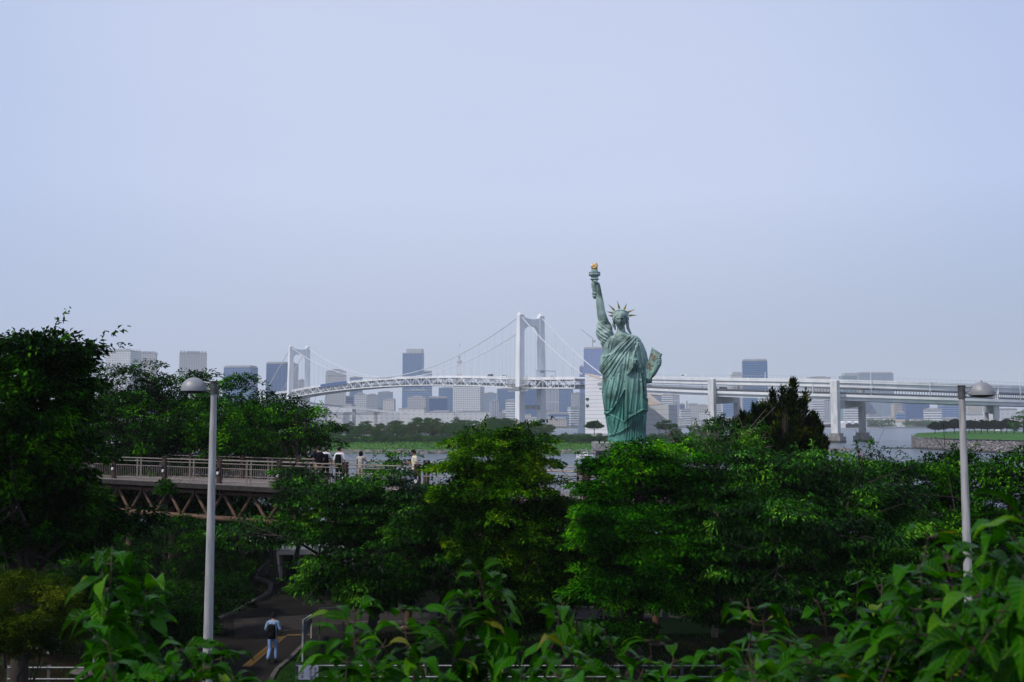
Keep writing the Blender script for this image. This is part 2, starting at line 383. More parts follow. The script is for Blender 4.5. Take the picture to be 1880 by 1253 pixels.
strip('kerb', kerbL[1:], .2, GZ - .1, GZ + .2, MAT['kerb'])
strip('kerb', kerbR[:4], .16, GZ - .1, GZ + .14, MAT['kerb'])
strip('kerb', gp([(640, 1149), (1010, 1143), (1260, 1138), (1420, 1136), (1900, 1129)]), .18, GZ - .1, GZ + .15, MAT['kerb'])
strip('kerb', gp([(640, 1127), (1010, 1122), (1250, 1118), (1420, 1116), (1900, 1111)]), .18, GZ - .1, GZ + .15, MAT['kerb'])
sheet('lawn', gp([(500, 1262), (512, 1236), (536, 1216), (560, 1192), (640, 1175), (660, 1200), (680, 1262)]), GZ + .075, MAT['lawn'])
sheet('lawn', gp([(1180, 1168), (1215, 1139), (1330, 1138), (1330, 1168)]), GZ + .075, MAT['lawn'])
# yellow tactile paving: four thin bars in two double rows, turning right at the top
for i, off in enumerate((-.125, -.045, .045, .125)):
    a = gat(452, 1228, GZ); b = gat(519, 1172, GZ); d = (b - a).normalized(); n_ = Vector((-d.y, d.x, 0))
    p, q = a + n_ * off, b + n_ * off + d * (-off * .4)
    mbx = MB(); mbx.beam((p.x, p.y, GZ + .075), (q.x, q.y, GZ + .075), .036, .014)
    tag(mbx.obj('tactile_strip', MAT['yellow']), kind='structure')
for off in (-.06, .03):
    a = gat(527, 1170, GZ); b = gat(556, 1169, GZ)
    mbx = MB(); mbx.beam((a.x, a.y + off, GZ + .078), (b.x + .3, b.y + off, GZ + .078), .05, .014)
    tag(mbx.obj('tactile_strip', MAT['yellow']), kind='structure')
c = gat(478, 1142, GZ)
mb = MB(); mb.lathe([(.62, 0), (.62, .012), (.56, .016), (.3, .016), (.02, .016)], (c.x, c.y, GZ + .062), 28)
tag(mb.obj('manhole_cover', MAT['pave']), 'round manhole cover in the dark asphalt ahead of the walker', 'manhole cover')

# ---------------------------------------------------------------- bird island (behind the statue)
def island_mesh(name, front, depth, prof, mat, seed, jit=1.2, xres=150):
    """front: polyline of waterline points (x,y); prof: list of (distance inland, z)"""
    rs = np.random.RandomState(seed)
    fx = np.array([p[0] for p in front]); fy = np.array([p[1] for p in front])
    X = np.linspace(fx[0], fx[-1], xres); Y0 = np.interp(X, fx, fy)
    Y0 = Y0 + np.convolve(rs.randn(xres + 8), np.ones(9) / 9, 'valid') * jit * 2
    V = []; 
    for d, z in prof:
        for i in range(xres):
            e = min(1, (i / 8), ((xres - 1 - i) / 8))
            V.append((X[i], Y0[i] + d, -1 + (z + 1) * e ** .5 + rs.randn() * .08 * min(1, d / 6)))
    n = xres; F = [(j * n + i, j * n + i + 1, (j + 1) * n + i + 1, (j + 1) * n + i) for j in range(len(prof) - 1) for i in range(n - 1)]
    return V, F
V, F = island_mesh('island', [(-190, 438), (-150, 420), (-60, 404), (30, 404), (75, 398), (110, 410), (150, 440)], 0,
                   [(0, -1), (2, .3), (5, .9), (9, 1.1), (14, 1.7), (20, 2.4), (28, 3.4), (36, 4.0), (48, 4.3), (60, 4.6), (80, 5.0), (110, 5.5), (150, 4), (190, -1)], MAT['grass'], 3)
tag(mesh_obj('island_ground', V, F, MAT['grass'], smooth=180), kind='structure')
# rocks along its shore, uncountable riprap
def rocks(name, pts, n, rmin, rmax, seed, label, zf=None, mat='rock'):
    rs = np.random.RandomState(seed); Vs = []; Fs = []
    ico = MB().ell((0, 0, 0), (1, 1, 1), 6, 4); bv = np.array(ico.V); bf = ico.F
    P = np.array(pts, float); seg = np.sqrt(((P[1:] - P[:-1]) ** 2).sum(1)); cum = np.concatenate([[0], np.cumsum(seg)])
    for i in range(n):
        s_ = rs.rand() * cum[-1]; x = np.interp(s_, cum, P[:, 0]); y = np.interp(s_, cum, P[:, 1]); z = np.interp(s_, cum, P[:, 2])
        o = rs.rand() * (zf or 5)
        r = rmin + (rmax - rmin) * rs.rand() ** 2
        v = bv * (1 + rs.randn(len(bv), 1) * .13) * [r * (1 + rs.rand()), r * (1 + rs.rand()), r * .6]
        v = v + [x + rs.randn() * .4, y + o, z + o * .16]
        k = len(Vs); Vs += [tuple(q) for q in v]; Fs += [tuple(j + k for j in f) for f in bf]
    return tag(mesh_obj(name, Vs, Fs, MAT[mat]), label, 'rocks', kind='stuff')
fr = [(-190, 438, 0), (-150, 420, 0), (-60, 404, 0), (30, 404, 0), (75, 398, 0), (110, 410, 0), (150, 440, 0)]
rocks('shore_rocks', fr, 1500, .3, .95, 5, 'grey riprap rocks along the waterline of the wooded island', 8)

# ---------------------------------------------------------------- fort island at the right, stone-walled
wl = [gat(1682, 824, 0), gat(1760, 829, 0), gat(1900, 834, 0), gat(2050, 838, 0)]
poly = [(wl[0].x, wl[0].y), (wl[1].x, wl[1].y), (wl[2].x, wl[2].y), (wl[3].x + 60, wl[3].y), (wl[3].x + 60, 640), (wl[0].x + 60, 560)]
rs = np.random.RandomState(8)
Vw = []; Fw = []; wallpts = []
corner = [(wl[0].x + 22, wl[0].y + 60), (wl[0].x + 3, wl[0].y + 10), (wl[0].x, wl[0].y), (wl[1].x, wl[1].y), (wl[2].x, wl[2].y), (wl[3].x + 60, wl[3].y)]
P = np.array(corner); seg = np.sqrt(((P[1:] - P[:-1]) ** 2).sum(1)); cum = np.concatenate([[0], np.cumsum(seg)])
nu = int(cum[-1] / .55); nv = 12
for j in range(nv + 1):
    for i in range(nu + 1):
        s_ = cum[-1] * i / nu; x = np.interp(s_, cum, P[:, 0]); y = np.interp(s_, cum, P[:, 1])
        t_ = j / nv; z = -.6 + 6.0 * t_
        inl = t_ * 1.8
        Vw.append((x + inl * .4 + rs.randn() * .12, y + inl + rs.randn() * .17, z + rs.randn() * .1))
n = nu + 1
Fw = [(j * n + i, j * n + i + 1, (j + 1) * n + i + 1, (j + 1) * n + i) for j in range(nv) for i in range(nu)]
def stone_mat():
    m, t, p = newmat('fort_stone_blocks'); N = t.nodes; L = t.links
    tcn = N.new('ShaderNodeTexCoord'); v = N.new('ShaderNodeTexVoronoi'); v.inputs['Scale'].default_value = .85; v.feature = 'F1'
    mp_ = N.new('ShaderNodeMapping'); mp_.inputs['Scale'].default_value = (.8, .8, 1.2)
    L.new(tcn.outputs['Object'], mp_.inputs['Vector']); L.new(mp_.outputs['Vector'], v.inputs['Vector'])
    r = N.new('ShaderNodeValToRGB'); r.color_ramp.elements[0].color = (.09, .08, .085, 1); r.color_ramp.elements[1].color = (.3, .27, .27, 1)
    L.new(v.outputs['Color'], r.inputs['Fac'])
    v2 = N.new('ShaderNodeTexVoronoi'); v2.feature = 'DISTANCE_TO_EDGE'; v2.inputs['Scale'].default_value = .85; L.new(mp_.outputs['Vector'], v2.inputs['Vector'])
    mr_ = N.new('ShaderNodeMapRange'); mr_.inputs['From Max'].default_value = .12; L.new(v2.outputs['Distance'], mr_.inputs['Value'])
    x = N.new('ShaderNodeMix'); x.data_type = 'RGBA'; x.inputs['A'].default_value = (.03, .03, .03, 1); L.new(mr_.outputs['Result'], x.inputs['Factor']); L.new(r.outputs['Color'], x.inputs['B'])
    L.new(x.outputs['Result'], p.inputs['Base Color']); p.inputs['Roughness'].default_value = .9
    b = N.new('ShaderNodeBump'); b.inputs['Distance'].default_value = .3; L.new(mr_.outputs['Result'], b.inputs['Height']); L.new(b.outputs['Normal'], p.inputs['Normal'])
    return m
MAT['stone'] = stone_mat()
tag(mesh_obj('sea_wall', Vw, Fw, MAT['stone']), 'rough stone-block sea wall round the grassy fort island', 'sea wall')
mb = MB(); base = [(wl[0].x + 23, wl[0].y + 60), (wl[0].x + 4, wl[0].y + 11), (wl[0].x + .9, wl[0].y + 2.0), (wl[1].x, wl[1].y + 2.0), (wl[2].x, wl[2].y + 2.0), (wl[3].x + 60, wl[3].y + 2.0), (wl[3].x + 60, 640), (wl[0].x + 60, 620)]
inner = [(wl[0].x + 42, wl[0].y + 58), (wl[0].x + 22, wl[0].y + 38), (wl[0].x + 18, wl[0].y + 26), (wl[1].x + 12, wl[1].y + 24), (wl[2].x, wl[2].y + 24), (wl[3].x + 60, wl[3].y + 22), (wl[3].x + 60, 620), (wl[0].x + 80, 600)]
Vt = [(x, y, 5.3) for x, y in base] + [(x, y, 6.9) for x, y in inner]; k = len(base)
Ft = [(i, (i + 1) % k, k + (i + 1) % k, k + i) for i in range(k)] + [tuple(range(k, 2 * k))]
tag(mesh_obj('fort_lawn', Vt, Ft, MAT['fort_grass']), kind='structure')
rocks('shore_rocks', [(wl[0].x - 14, wl[0].y - 1, -.25), (wl[0].x, wl[0].y - 3, -.1), (wl[1].x, wl[1].y - 3, -.1), (wl[2].x, wl[2].y - 3, -.1), (wl[3].x, wl[3].y - 3, -.1)], 500, .3, .9, 15, 'dark wet rocks at the foot of the fort sea wall', 3, 'tide')

# ================================================================ SUSPENSION BRIDGE
BD = Vector((-.596, .803, 0)); BN = Vector((.803, .596, 0)); B0 = Vector((20, 1063, 0)); LM = 584.0
def ztop(s):
    if s <= 0: return 55.6 + s * (2.3 / 89)
    if s <= LM: return 55.6 + 9.3 * (1 - ((s - LM / 2) / (LM / 2)) ** 2)
    return 55.6 - (s - LM) * .028
def bp(s, o, z): 
    p = B0 + BD * s + BN * o; return Vector((p.x, p.y, z))
W2 = 14.5
bridge = thing('suspension_bridge', (B0.x, B0.y, 0), 'long white suspension bridge with two towers spanning the bay behind the statue', 'bridge')
for s0, nm in ((0, 'near'), (LM, 'far')):
    tw = thing('bridge_tower', (0, 0, 0), None, None); tw.parent = bridge
    tw.location = tuple(bp(s0, 0, 0) - Vector((B0.x, B0.y, 0)))
    for sd in (-1, 1):
        mb = MB()
        def ring(z, o, a, b):
            c = bp(s0, o * sd, z); return [c + BD * i * a + BN * j * b for i, j in ((-1, -1), (1, -1), (1, 1), (-1, 1))]
        lv = [(1, 14.5, 3.9, 3.7), (48, 14.4, 3.6, 3.5), (54, 14.3, 3.6, 3.5), (118, 13.7, 2.9, 3.0), (124.5, 13.7, 2.9, 3.0)]
        for a, b in zip(lv[:-1], lv[1:]): mb.hexa(ring(*a), ring(*b))
        # saddle housing on top
        c = bp(s0, 13.7 * sd, 126); mb.hexa(ring(124.5, 13.7, 3.4, 2.2), ring(127.2, 13.7, 1.6, 1.6))
        mb.beam(bp(s0, 13.7 * sd, 127), bp(s0, 13.7 * sd, 131), .35)
        mb.obj('tower_leg', MAT['white_steel'], tw)
    # arched top cross-beam
    mb = MB(); N_ = 16
    def prof(t):       # t -1..1 across
        zt = 120.5 + 2.6 * abs(t) ** 2.2
        zb = 113.0 - 8.5 * max(0, (abs(t) - .3) / .7) ** 2.4
        return zt, zb
    for i in range(N_):
        t0 = -1 + 2 * i / N_; t1 = -1 + 2 * (i + 1) / N_
        def sec(t):
            zt, zb = prof(t); o = t * 11.6
            return [bp(s0, o, zb) - BD * 2.3, bp(s0, o, zb) + BD * 2.3, bp(s0, o, zt) + BD * 2.3, bp(s0, o, zt) - BD * 2.3]
        mb.hexa(sec(t0), sec(t1))
    mb.obj('tower_crossbeam', MAT['white_steel'], tw)
    mb = MB(); mb.hexa([bp(s0, -11, 24.5) - BD * 1.8, bp(s0, 11, 24.5) - BD * 1.8, bp(s0, 11, 24.5) + BD * 1.8, bp(s0, -11, 24.5) + BD * 1.8],
                       [bp(s0, -11, 28.5) - BD * 1.8, bp(s0, 11, 28.5) - BD * 1.8, bp(s0, 11, 28.5) + BD * 1.8, bp(s0, -11, 28.5) + BD * 1.8])
    mb.obj('lower_crossbeam', MAT['conc'], tw)
    mb = MB(); mb.hexa([bp(s0, -21, -1) - BD * 9, bp(s0, 21, -1) - BD * 9, bp(s0, 21, -1) + BD * 9, bp(s0, -21, -1) + BD * 9],
                       [bp(s0, -20, 4) - BD * 8, bp(s0, 20, 4) - BD * 8, bp(s0, 20, 4) + BD * 8, bp(s0, -20, 4) + BD * 8])
    mb.obj('footing', MAT['conc_dark'], tw)
# stiffening truss, both faces, 8.9 m deep
TD = 8.9; PAN = 12.6
ss = [(-88 + PAN * i) for i in range(int((LM + 88 + 60) / PAN) + 1)]
for sd in (-1, 1):
    mb = MB()
    for i, (a, b) in enumerate(zip(ss[:-1], ss[1:])):
        za, zb = ztop(a), ztop(b); o = sd * 13.2
        mb.beam(bp(a, o, za), bp(b, o, zb), .7, 1.1); mb.beam(bp(a, o, za - TD), bp(b, o, zb - TD), .7, 1.1)
        mb.beam(bp(a, o, za), bp(a, o, za - TD), .45, .6, up=BD)
        m_ = (a + b) / 2; zm = ztop(m_)
        if i % 2: mb.beam(bp(a, o, za - TD), bp(b, o, zb), .6, .7)
        else: mb.beam(bp(a, o, za), bp(b, o, zb - TD), .6, .7)
        mb.beam(bp(m_, o, zm), bp(m_, o, zm - TD), .3, .4, up=BD)
    mb.obj('truss', MAT['white_steel'], bridge)
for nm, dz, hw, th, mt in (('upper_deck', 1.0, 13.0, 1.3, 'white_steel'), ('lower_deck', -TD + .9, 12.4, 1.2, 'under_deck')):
    mb = MB()
    for a, b in zip(ss[:-1], ss[1:]):
        za, zb = ztop(a) + dz, ztop(b) + dz
        mb.hexa([bp(a, -hw, za - th), bp(a, hw, za - th), bp(b, hw, zb - th), bp(b, -hw, zb - th)], [bp(a, -hw, za), bp(a, hw, za), bp(b, hw, zb), bp(b, -hw, zb)])
    mb.obj(nm, MAT[mt], bridge)
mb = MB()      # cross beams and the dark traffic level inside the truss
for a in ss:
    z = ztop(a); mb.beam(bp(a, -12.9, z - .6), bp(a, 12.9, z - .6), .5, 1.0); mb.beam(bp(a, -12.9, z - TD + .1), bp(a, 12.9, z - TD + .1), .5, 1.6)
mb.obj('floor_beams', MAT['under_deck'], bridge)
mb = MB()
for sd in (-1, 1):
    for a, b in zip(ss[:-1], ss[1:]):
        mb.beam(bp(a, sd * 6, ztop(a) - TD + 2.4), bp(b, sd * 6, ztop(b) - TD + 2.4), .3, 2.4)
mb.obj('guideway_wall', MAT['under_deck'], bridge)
for sd in (-1, 1):
    mb = MB()
    for i, (a, b) in enumerate(zip(ss[:-1], ss[1:])):
        mb.beam(bp(a, sd * 13, ztop(a) + 2.0), bp(b, sd * 13, ztop(b) + 2.0), .12, .9)
    mb.obj('parapet', MAT['white_steel'], bridge)
def zcab(s):
    if s < 0: return 124 + (s / 100.) * (124 - 57.5) + 6 * ((s + 50) ** 2 / 2500 - 1) * .6
    if s <= LM: return 68 + 56 * ((s - LM / 2) / (LM / 2)) ** 2
    return 124 - ((s - LM) / 100.) * (124 - 55)
for sd in (-1, 1):
    pts = [bp(s, sd * 13.7, zcab(s)) for s in np.concatenate([np.linspace(-100, 0, 12), np.linspace(0, LM, 50)[1:], np.linspace(LM, LM + 100, 10)[1:]])]
    mb = MB().tube(pts, .52, 7); mb.obj('main_cable', MAT['white_cable'], bridge, smooth=60)
hs = [s for s in np.arange(-84, LM + 90, 14.6) if abs(s) > 6 and abs(s - LM) > 6]
for sd in (-1, 1):
    for s in hs:
        if zcab(s) - ztop(s) < 2: continue
        mb = MB(); mb.beam(bp(s, sd * 13.6, ztop(s)), bp(s, sd * 13.6, zcab(s)), .16, .16)
        mb.obj('hanger', MAT['hanger'], bridge)
# cable-end and lamp masts on the bridge deck
for s in range(-60, 560, 62):
    mb = MB(); mb.beam(bp(s, 9, ztop(s) + 1), bp(s, 9, ztop(s) + 11), .22); mb.beam(bp(s, 9, ztop(s) + 11), bp(s, 6, ztop(s) + 11.4), .18)
    mb.obj('lamp_mast', MAT['hanger'], bridge)
# maintenance scaffold hung round the near tower at deck level
for sgn in (-1, 1):
    mb = MB(); cs = sgn * 11.5
    for i in range(6):
        for j in range(5):
            a = bp(cs + (i - 2.5) * 2.1, -17.0, 43.5 + j * 3.2)
            mb.beam(a - BD * 1.1, a + BD * 1.1, .25)
            mb.beam(a, a + Vector((0, 0, 3.0)), .25); 
            if (i + j) % 2: mb.beam(a - BD * 1, a + BD * 1.0 + Vector((0, 0, 3)), .2)
    for j in range(5): mb.beam(bp(cs - 6.2, -17.0, 43.2 + j * 3.2), bp(cs + 6.2, -17.0, 43.2 + j * 3.2), .5, .25)
    mb.obj('scaffold', MAT['conc'], bridge)
mb = MB(); c = bp(0, -14.5, 44.5)
mb.hexa([c + BD * i * 4.6 + BN * j * 4.4 for i, j in ((-1, -1), (1, -1), (1, 1), (-1, 1))], [c + BD * i * 6.2 + BN * j * 5.6 + Vector((0, 0, 3.4)) for i, j in ((-1, -1), (1, -1), (1, 1), (-1, 1))])
mb.obj('work_platform', MAT['conc'], bridge)

# ---------------------------------------------------------------- anchorage block
def bclad(name, c, pitch, line=.12):
    m, t, p = newmat(name); N = t.nodes; L = t.links
    tcn = N.new('ShaderNodeTexCoord'); s = N.new('ShaderNodeSeparateXYZ'); L.new(tcn.outputs['Object'], s.inputs[0])
    d = N.new('ShaderNodeMath'); d.operation = 'DIVIDE'; d.inputs[1].default_value = pitch; L.new(s.outputs[2], d.inputs[0])
    f = N.new('ShaderNodeMath'); f.operation = 'FRACT'; L.new(d.outputs[0], f.inputs[0])
    g = N.new('ShaderNodeMath'); g.operation = 'LESS_THAN'; g.inputs[1].default_value = line; L.new(f.outputs[0], g.inputs[0])
    nn = N.new('ShaderNodeTexNoise'); nn.inputs['Scale'].default_value = .08; nn.inputs['Detail'].default_value = 6; L.new(tcn.outputs['Object'], nn.inputs['Vector'])
    a = N.new('ShaderNodeMix'); a.data_type = 'RGBA'; a.inputs['A'].default_value = c; a.inputs['B'].default_value = tuple(v * .8 for v in c[:3]) + (1,); L.new(nn.outputs['Fac'], a.inputs['Factor'])
    x = N.new('ShaderNodeMix'); x.data_type = 'RGBA'; x.inputs['B'].default_value = tuple(v * .5 for v in c[:3]) + (1,)
    L.new(g.outputs[0], x.inputs['Factor']); L.new(a.outputs['Result'], x.inputs['A']); L.new(x.outputs['Result'], p.inputs['Base Color'])
    p.inputs['Roughness'].default_value = .7; return m
MAT['anch'] = bclad('anchorage_panels', (.68, .68, .7, 1), 3.6)
MAT['anch_g'] = bclad('anchorage_grey_panels', (.42, .42, .43, 1), 4.4, .08)
anch = thing('anchorage_block', tuple(at(1130, 790, 960).to_2d()) + (0,), 'huge white panelled cable anchorage with sloping roof behind the statue', 'anchorage')
def q2(x, Y): p = at(x, 700, Y); return (p.x, p.y)
def zq(y, Y): return at(1100, y, Y).z
f0 = q2(1074, 962); f1 = q2(1182, 905); b1 = q2(1214, 960); b0 = q2(1100, 1015)
mb = MB(); mb.hexa([(*f0, -1), (*f1, -1), (*b1, -1), (*b0, -1)], [(*f0, zq(688, 962)), (*f1, zq(726, 905) ), (*b1, zq(726, 905)), (*b0, zq(688, 962))])
mb.obj('wall', MAT['anch'], anch)
mb = MB(); dz = Vector((0, 0, 1.3))
T = [Vector((*f0, zq(688, 962) + .05)), Vector((*f1, zq(726, 905) + .05)), Vector((*b1, zq(726, 905) + .05)), Vector((*b0, zq(688, 962) + .05))]
mb.hexa(T, [t_ + dz for t_ in T]); mb.obj('roof', MAT['beige_slope'], anch)
mb = MB()
for yy in (733, 745): 
    c = Vector((*q2(1078.5, 960), 0)); mb.box((c.x, c.y - .8, zq(yy, 960)), (3.4, 1.6, 2.0), -.45)
mb.obj('vent_hood', MAT['dark'], anch)
g0 = q2(1180, 900); g1 = q2(1227, 872); g2 = q2(1243, 905); g3 = q2(1198, 935)
mb = MB(); mb.hexa([(*g0, -1), (*g1, -1), (*g2, -1), (*g3, -1)], [(*p, zq(744, 890)) for p in (g0, g1, g2, g3)]); mb.obj('annexe', MAT['anch_g'], anch)
s0_ = q2(1180, 899); s1_ = q2(1206, 884); s2_ = q2(1216, 905); s3_ = q2(1192, 920)
mb = MB(); mb.hexa([(*p, zq(744, 890) + .02) for p in (s0_, s1_, s2_, s3_)], [(*s0_, zq(722, 890)), (*s1_, zq(742, 890)), (*s2_, zq(742, 890)), (*s3_, zq(722, 890))])
mb.obj('sloped_housing', MAT['beige_slope'], anch)
mb = MB(); a_ = at(1059, 760, 985); 
mb.hexa([at(1060, 800, 990), at(1075, 800, 980), at(1078, 800, 1000), at(1064, 800, 1010)], [at(1067, 722, 990), at(1073.5, 722, 980), at(1078, 722, 1000), at(1070, 722, 1010)])
mb.obj('access_tower', surf('blue_shaded_cladding', (.12, .16, .22, 1), (.1, .13, .18, 1), .2, .5), anch)

# ---------------------------------------------------------------- elevated approach viaduct
cl = [(1120, 905), (1160, 848), (1190, 800), (1250, 735), (1325, 678), (1440, 630), (1557, 608), (1700, 602), (1815, 614), (1900, 637), (2010, 690), (2150, 770)]
zt_px = [(1120, 692), (1160, 692.5), (1190, 693), (1250, 694), (1325, 695.3), (1440, 697.3), (1557, 700.2), (1700, 705), (1815, 709.5), (1900, 713), (2010, 718), (2150, 724)]
ctrl = []
for (x, Y), (_, y) in zip(cl, zt_px):
    p = at(x, y, Y - 10); q_ = at(x, y, Y); ctrl.append(Vector((q_.x, q_.y, p.z)))
def catmull(P, n=8):
    out_ = []
    for i in range(len(P) - 1):
        p0 = P[max(0, i - 1)]; p1 = P[i]; p2 = P[i + 1]; p3 = P[min(len(P) - 1, i + 2)]
        for k in range(n):
            t = k / n
            out_.append(.5 * ((2 * p1) + (p2 - p0) * t + (2 * p0 - 5 * p1 + 4 * p2 - p3) * t * t + (3 * p1 - p0 - 3 * p2 + p3) * t ** 3))
    out_.append(P[-1]); return out_
vp = catmull(ctrl, 10)
via = thing('elevated_viaduct', (ctrl[5].x, ctrl[5].y, 0), 'white double-deck elevated viaduct on portal piers curving across the water at right', 'viaduct')
def sweep(mbx, pts, sec):
    """sec: closed polygon (offset to the right(+ = away), dz)"""
    n = len(sec); base = len(mbx.V); 
    for i, p in enumerate(pts):
        d = (pts[min(i + 1, len(pts) - 1)] - pts[max(0, i - 1)]); d.z = 0; d.normalize(); nrm = Vector((-d.y, d.x, 0))
        for o, z in sec: mbx.V.append(tuple(p + nrm * o + Vector((0, 0, z))))
    for i in range(len(pts) - 1):
        for k in range(n):
            k2 = (k + 1) % n; mbx.F.append((base + i * n + k, base + i * n + k2, base + (i + 1) * n + k2, base + (i + 1) * n + k))
    mbx.F.append(tuple(base + k for k in reversed(range(n)))); mbx.F.append(tuple(base + (len(pts) - 1) * n + k for k in range(n)))
LD = 8.0
mb = MB(); sweep(mb, vp, [(-9.5, 0), (-9.5, -1.1), (-8.6, -1.1), (-8.6, -3.6), (8.6, -3.6), (8.6, -1.1), (9.5, -1.1), (9.5, 0)]); ud = mb.obj('upper_deck', MAT['white_steel'], via)
mb = MB(); sweep(mb, vp, [(-9.35, .02), (-9.6, .02), (-9.6, .95), (-9.35, .95)]); sweep(mb, vp, [(9.35, .02), (9.6, .02), (9.6, .95), (9.35, .95)])
mb.obj('parapet', MAT['white_steel'], via)
mb = MB(); sweep(mb, vp, [(-11.8, -LD), (-11.8, -LD - 1.6), (-10.4, -LD - 1.6), (-10.4, -LD - 3.7), (10.4, -LD - 3.7), (10.4, -LD - 1.6), (11.8, -LD - 1.6), (11.8, -LD)]); mb.obj('lower_deck', MAT['white_steel'], via)
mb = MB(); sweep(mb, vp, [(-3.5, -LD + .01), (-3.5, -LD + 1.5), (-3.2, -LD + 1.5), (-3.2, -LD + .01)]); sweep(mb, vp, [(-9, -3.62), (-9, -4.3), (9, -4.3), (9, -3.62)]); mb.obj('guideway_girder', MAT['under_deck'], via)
def resample(pts, step):
    out_ = [pts[0].copy()]; acc = 0
    for a, b in zip(pts[:-1], pts[1:]):
        L_ = (b - a).length; t = step - acc
        while t <= L_: out_.append(a.lerp(b, t / L_)); t += step
        acc = L_ - (t - step)
    return out_
MAT['fence_dark'] = surf('fence_steel', (.2, .21, .24, 1), (.16, .17, .19, 1), 1, .6)
def rowposts(mbx, pts, off, z0, z1, w):
    for i, p in enumerate(pts):
        d = (pts[min(i + 1, len(pts) - 1)] - pts[max(0, i - 1)]); d.z = 0; d.normalize(); nrm = Vector((-d.y, d.x, 0))
        a = p + nrm * off; mbx.beam(a + Vector((0, 0, z0)), a + Vector((0, 0, z1)), w, w)
mb = MB(); rowposts(mb, resample(vp, 1.5), -11.5, -LD, -LD + 2.9, .3)
sweep(mb, vp, [(-11.6, -LD + 2.8), (-11.4, -LD + 2.8), (-11.4, -LD + 3.05), (-11.6, -LD + 3.05)]); sweep(mb, vp, [(-11.6, -LD + 1.0), (-11.4, -LD + 1.0), (-11.4, -LD + 1.2), (-11.6, -LD + 1.2)])
mb.obj('guard_fence', MAT['fence_dark'], via)
mb = MB(); rowposts(mb, resample(vp, 3.0), -9.4, .95, 2.6, .1); sweep(mb, vp, [(-9.45, 2.5), (-9.35, 2.5), (-9.35, 2.62), (-9.45, 2.62)]); mb.obj('screen_posts', MAT['hanger'], via)  # slim posts joined by one top rail, no wire between
for k, p in enumerate(resample(vp, 34)[1:-1]):
    mb = MB(); mb.beam(p + Vector((0, 0, -8)) + Vector((0, -11, 0)), p + Vector((0, -11, 4.5 if k % 3 else 9)), .3); mb.obj('mast', MAT['white_steel'], via)
def pier(xf, Yf, xb, Yb, w, yl=None):
    r = thing('pier', (0, 0, 0), None, None); r.parent = via
    a = at(xf, 700, Yf); b = at(xb, 700, Yb); 
    import mathutils
    zt = min(vp, key=lambda q: (q.xy - a.xy).length).z
    r.location = (a.x - via.location.x, a.y - via.location.y, 0)
    d = Vector((b.x - a.x, b.y - a.y, 0)); L_ = d.length; dn = d.normalized(); nn = Vector((-dn.y, dn.x, 0))
    def rg(c, z, hx, hy): return [Vector((c.x, c.y, z)) + nn * i * hx + dn * j * hy for i, j in ((-1, -1), (1, -1), (1, 1), (-1, 1))]
    mb = MB(); mb.hexa(rg(a, 4, w / 2, w / 2), rg(a, zt - .3, w / 2, w / 2)); mb.hexa(rg(a, zt - .3, w / 2, w / 2), rg(a, zt + .1, w / 2 - .4, w / 2 - .4)); mb.obj('front_leg', MAT['conc_w'], r)
    mb = MB(); mb.hexa(rg(b, 4, w / 2 - .4, w / 2 - .3), rg(b, zt - 1, w / 2 - .5, w / 2 - .3)); mb.obj('rear_leg', MAT['conc'], r)
    mb = MB(); zb = zt - LD - 3.8
    c1 = a + dn * (w / 2); c2 = b - dn * (w / 2 - .3)
    mb.hexa([Vector((*c1.xy, zb - 5.2)) - nn * 2, Vector((*c1.xy, zb - 5.2)) + nn * 2, Vector((*c1.xy, zb)) + nn * 2, Vector((*c1.xy, zb)) - nn * 2],
            [Vector((*c2.xy, zb - 3.6)) - nn * 2, Vector((*c2.xy, zb - 3.6)) + nn * 2, Vector((*c2.xy, zb)) + nn * 2, Vector((*c2.xy, zb)) - nn * 2])
    mb.obj('crossbeam', MAT['conc'], r)
    for c in (a, b):
        mb = MB()
        mb.hexa(rg(c, 1.2, w / 2 + 2.2, w / 2 + 2.2), rg(c, 3.6, w / 2 + 2.2, w / 2 + 2.2)); mb.hexa(rg(c, 3.6, w / 2 + 1.1, w / 2 + 1.1), rg(c, 5.6, w / 2 + 1.0, w / 2 + 1.0))
        mb.obj('footing', MAT['conc_dark'], r)
    for c in (a, b):
        mb = MB(); mb.hexa(rg(c, -2, w / 2 + 2.25, w / 2 + 2.25), rg(c, 1.2, w / 2 + 2.25, w / 2 + 2.25))
        mb.obj('waterline_base', MAT['tide'], r)
MAT['conc_w'] = surf('pale_concrete', (.58, .58, .58, 1), (.45, .45, .46, 1), .5, .8, stretch=(1, 1, .3), lo=.45, hi=.62)
pier(1307, 664, 1352, 692, 4.1); pier(1532.5, 594, 1581, 623, 4.2); pier(1827, 606, 1809, 640, 3.1)
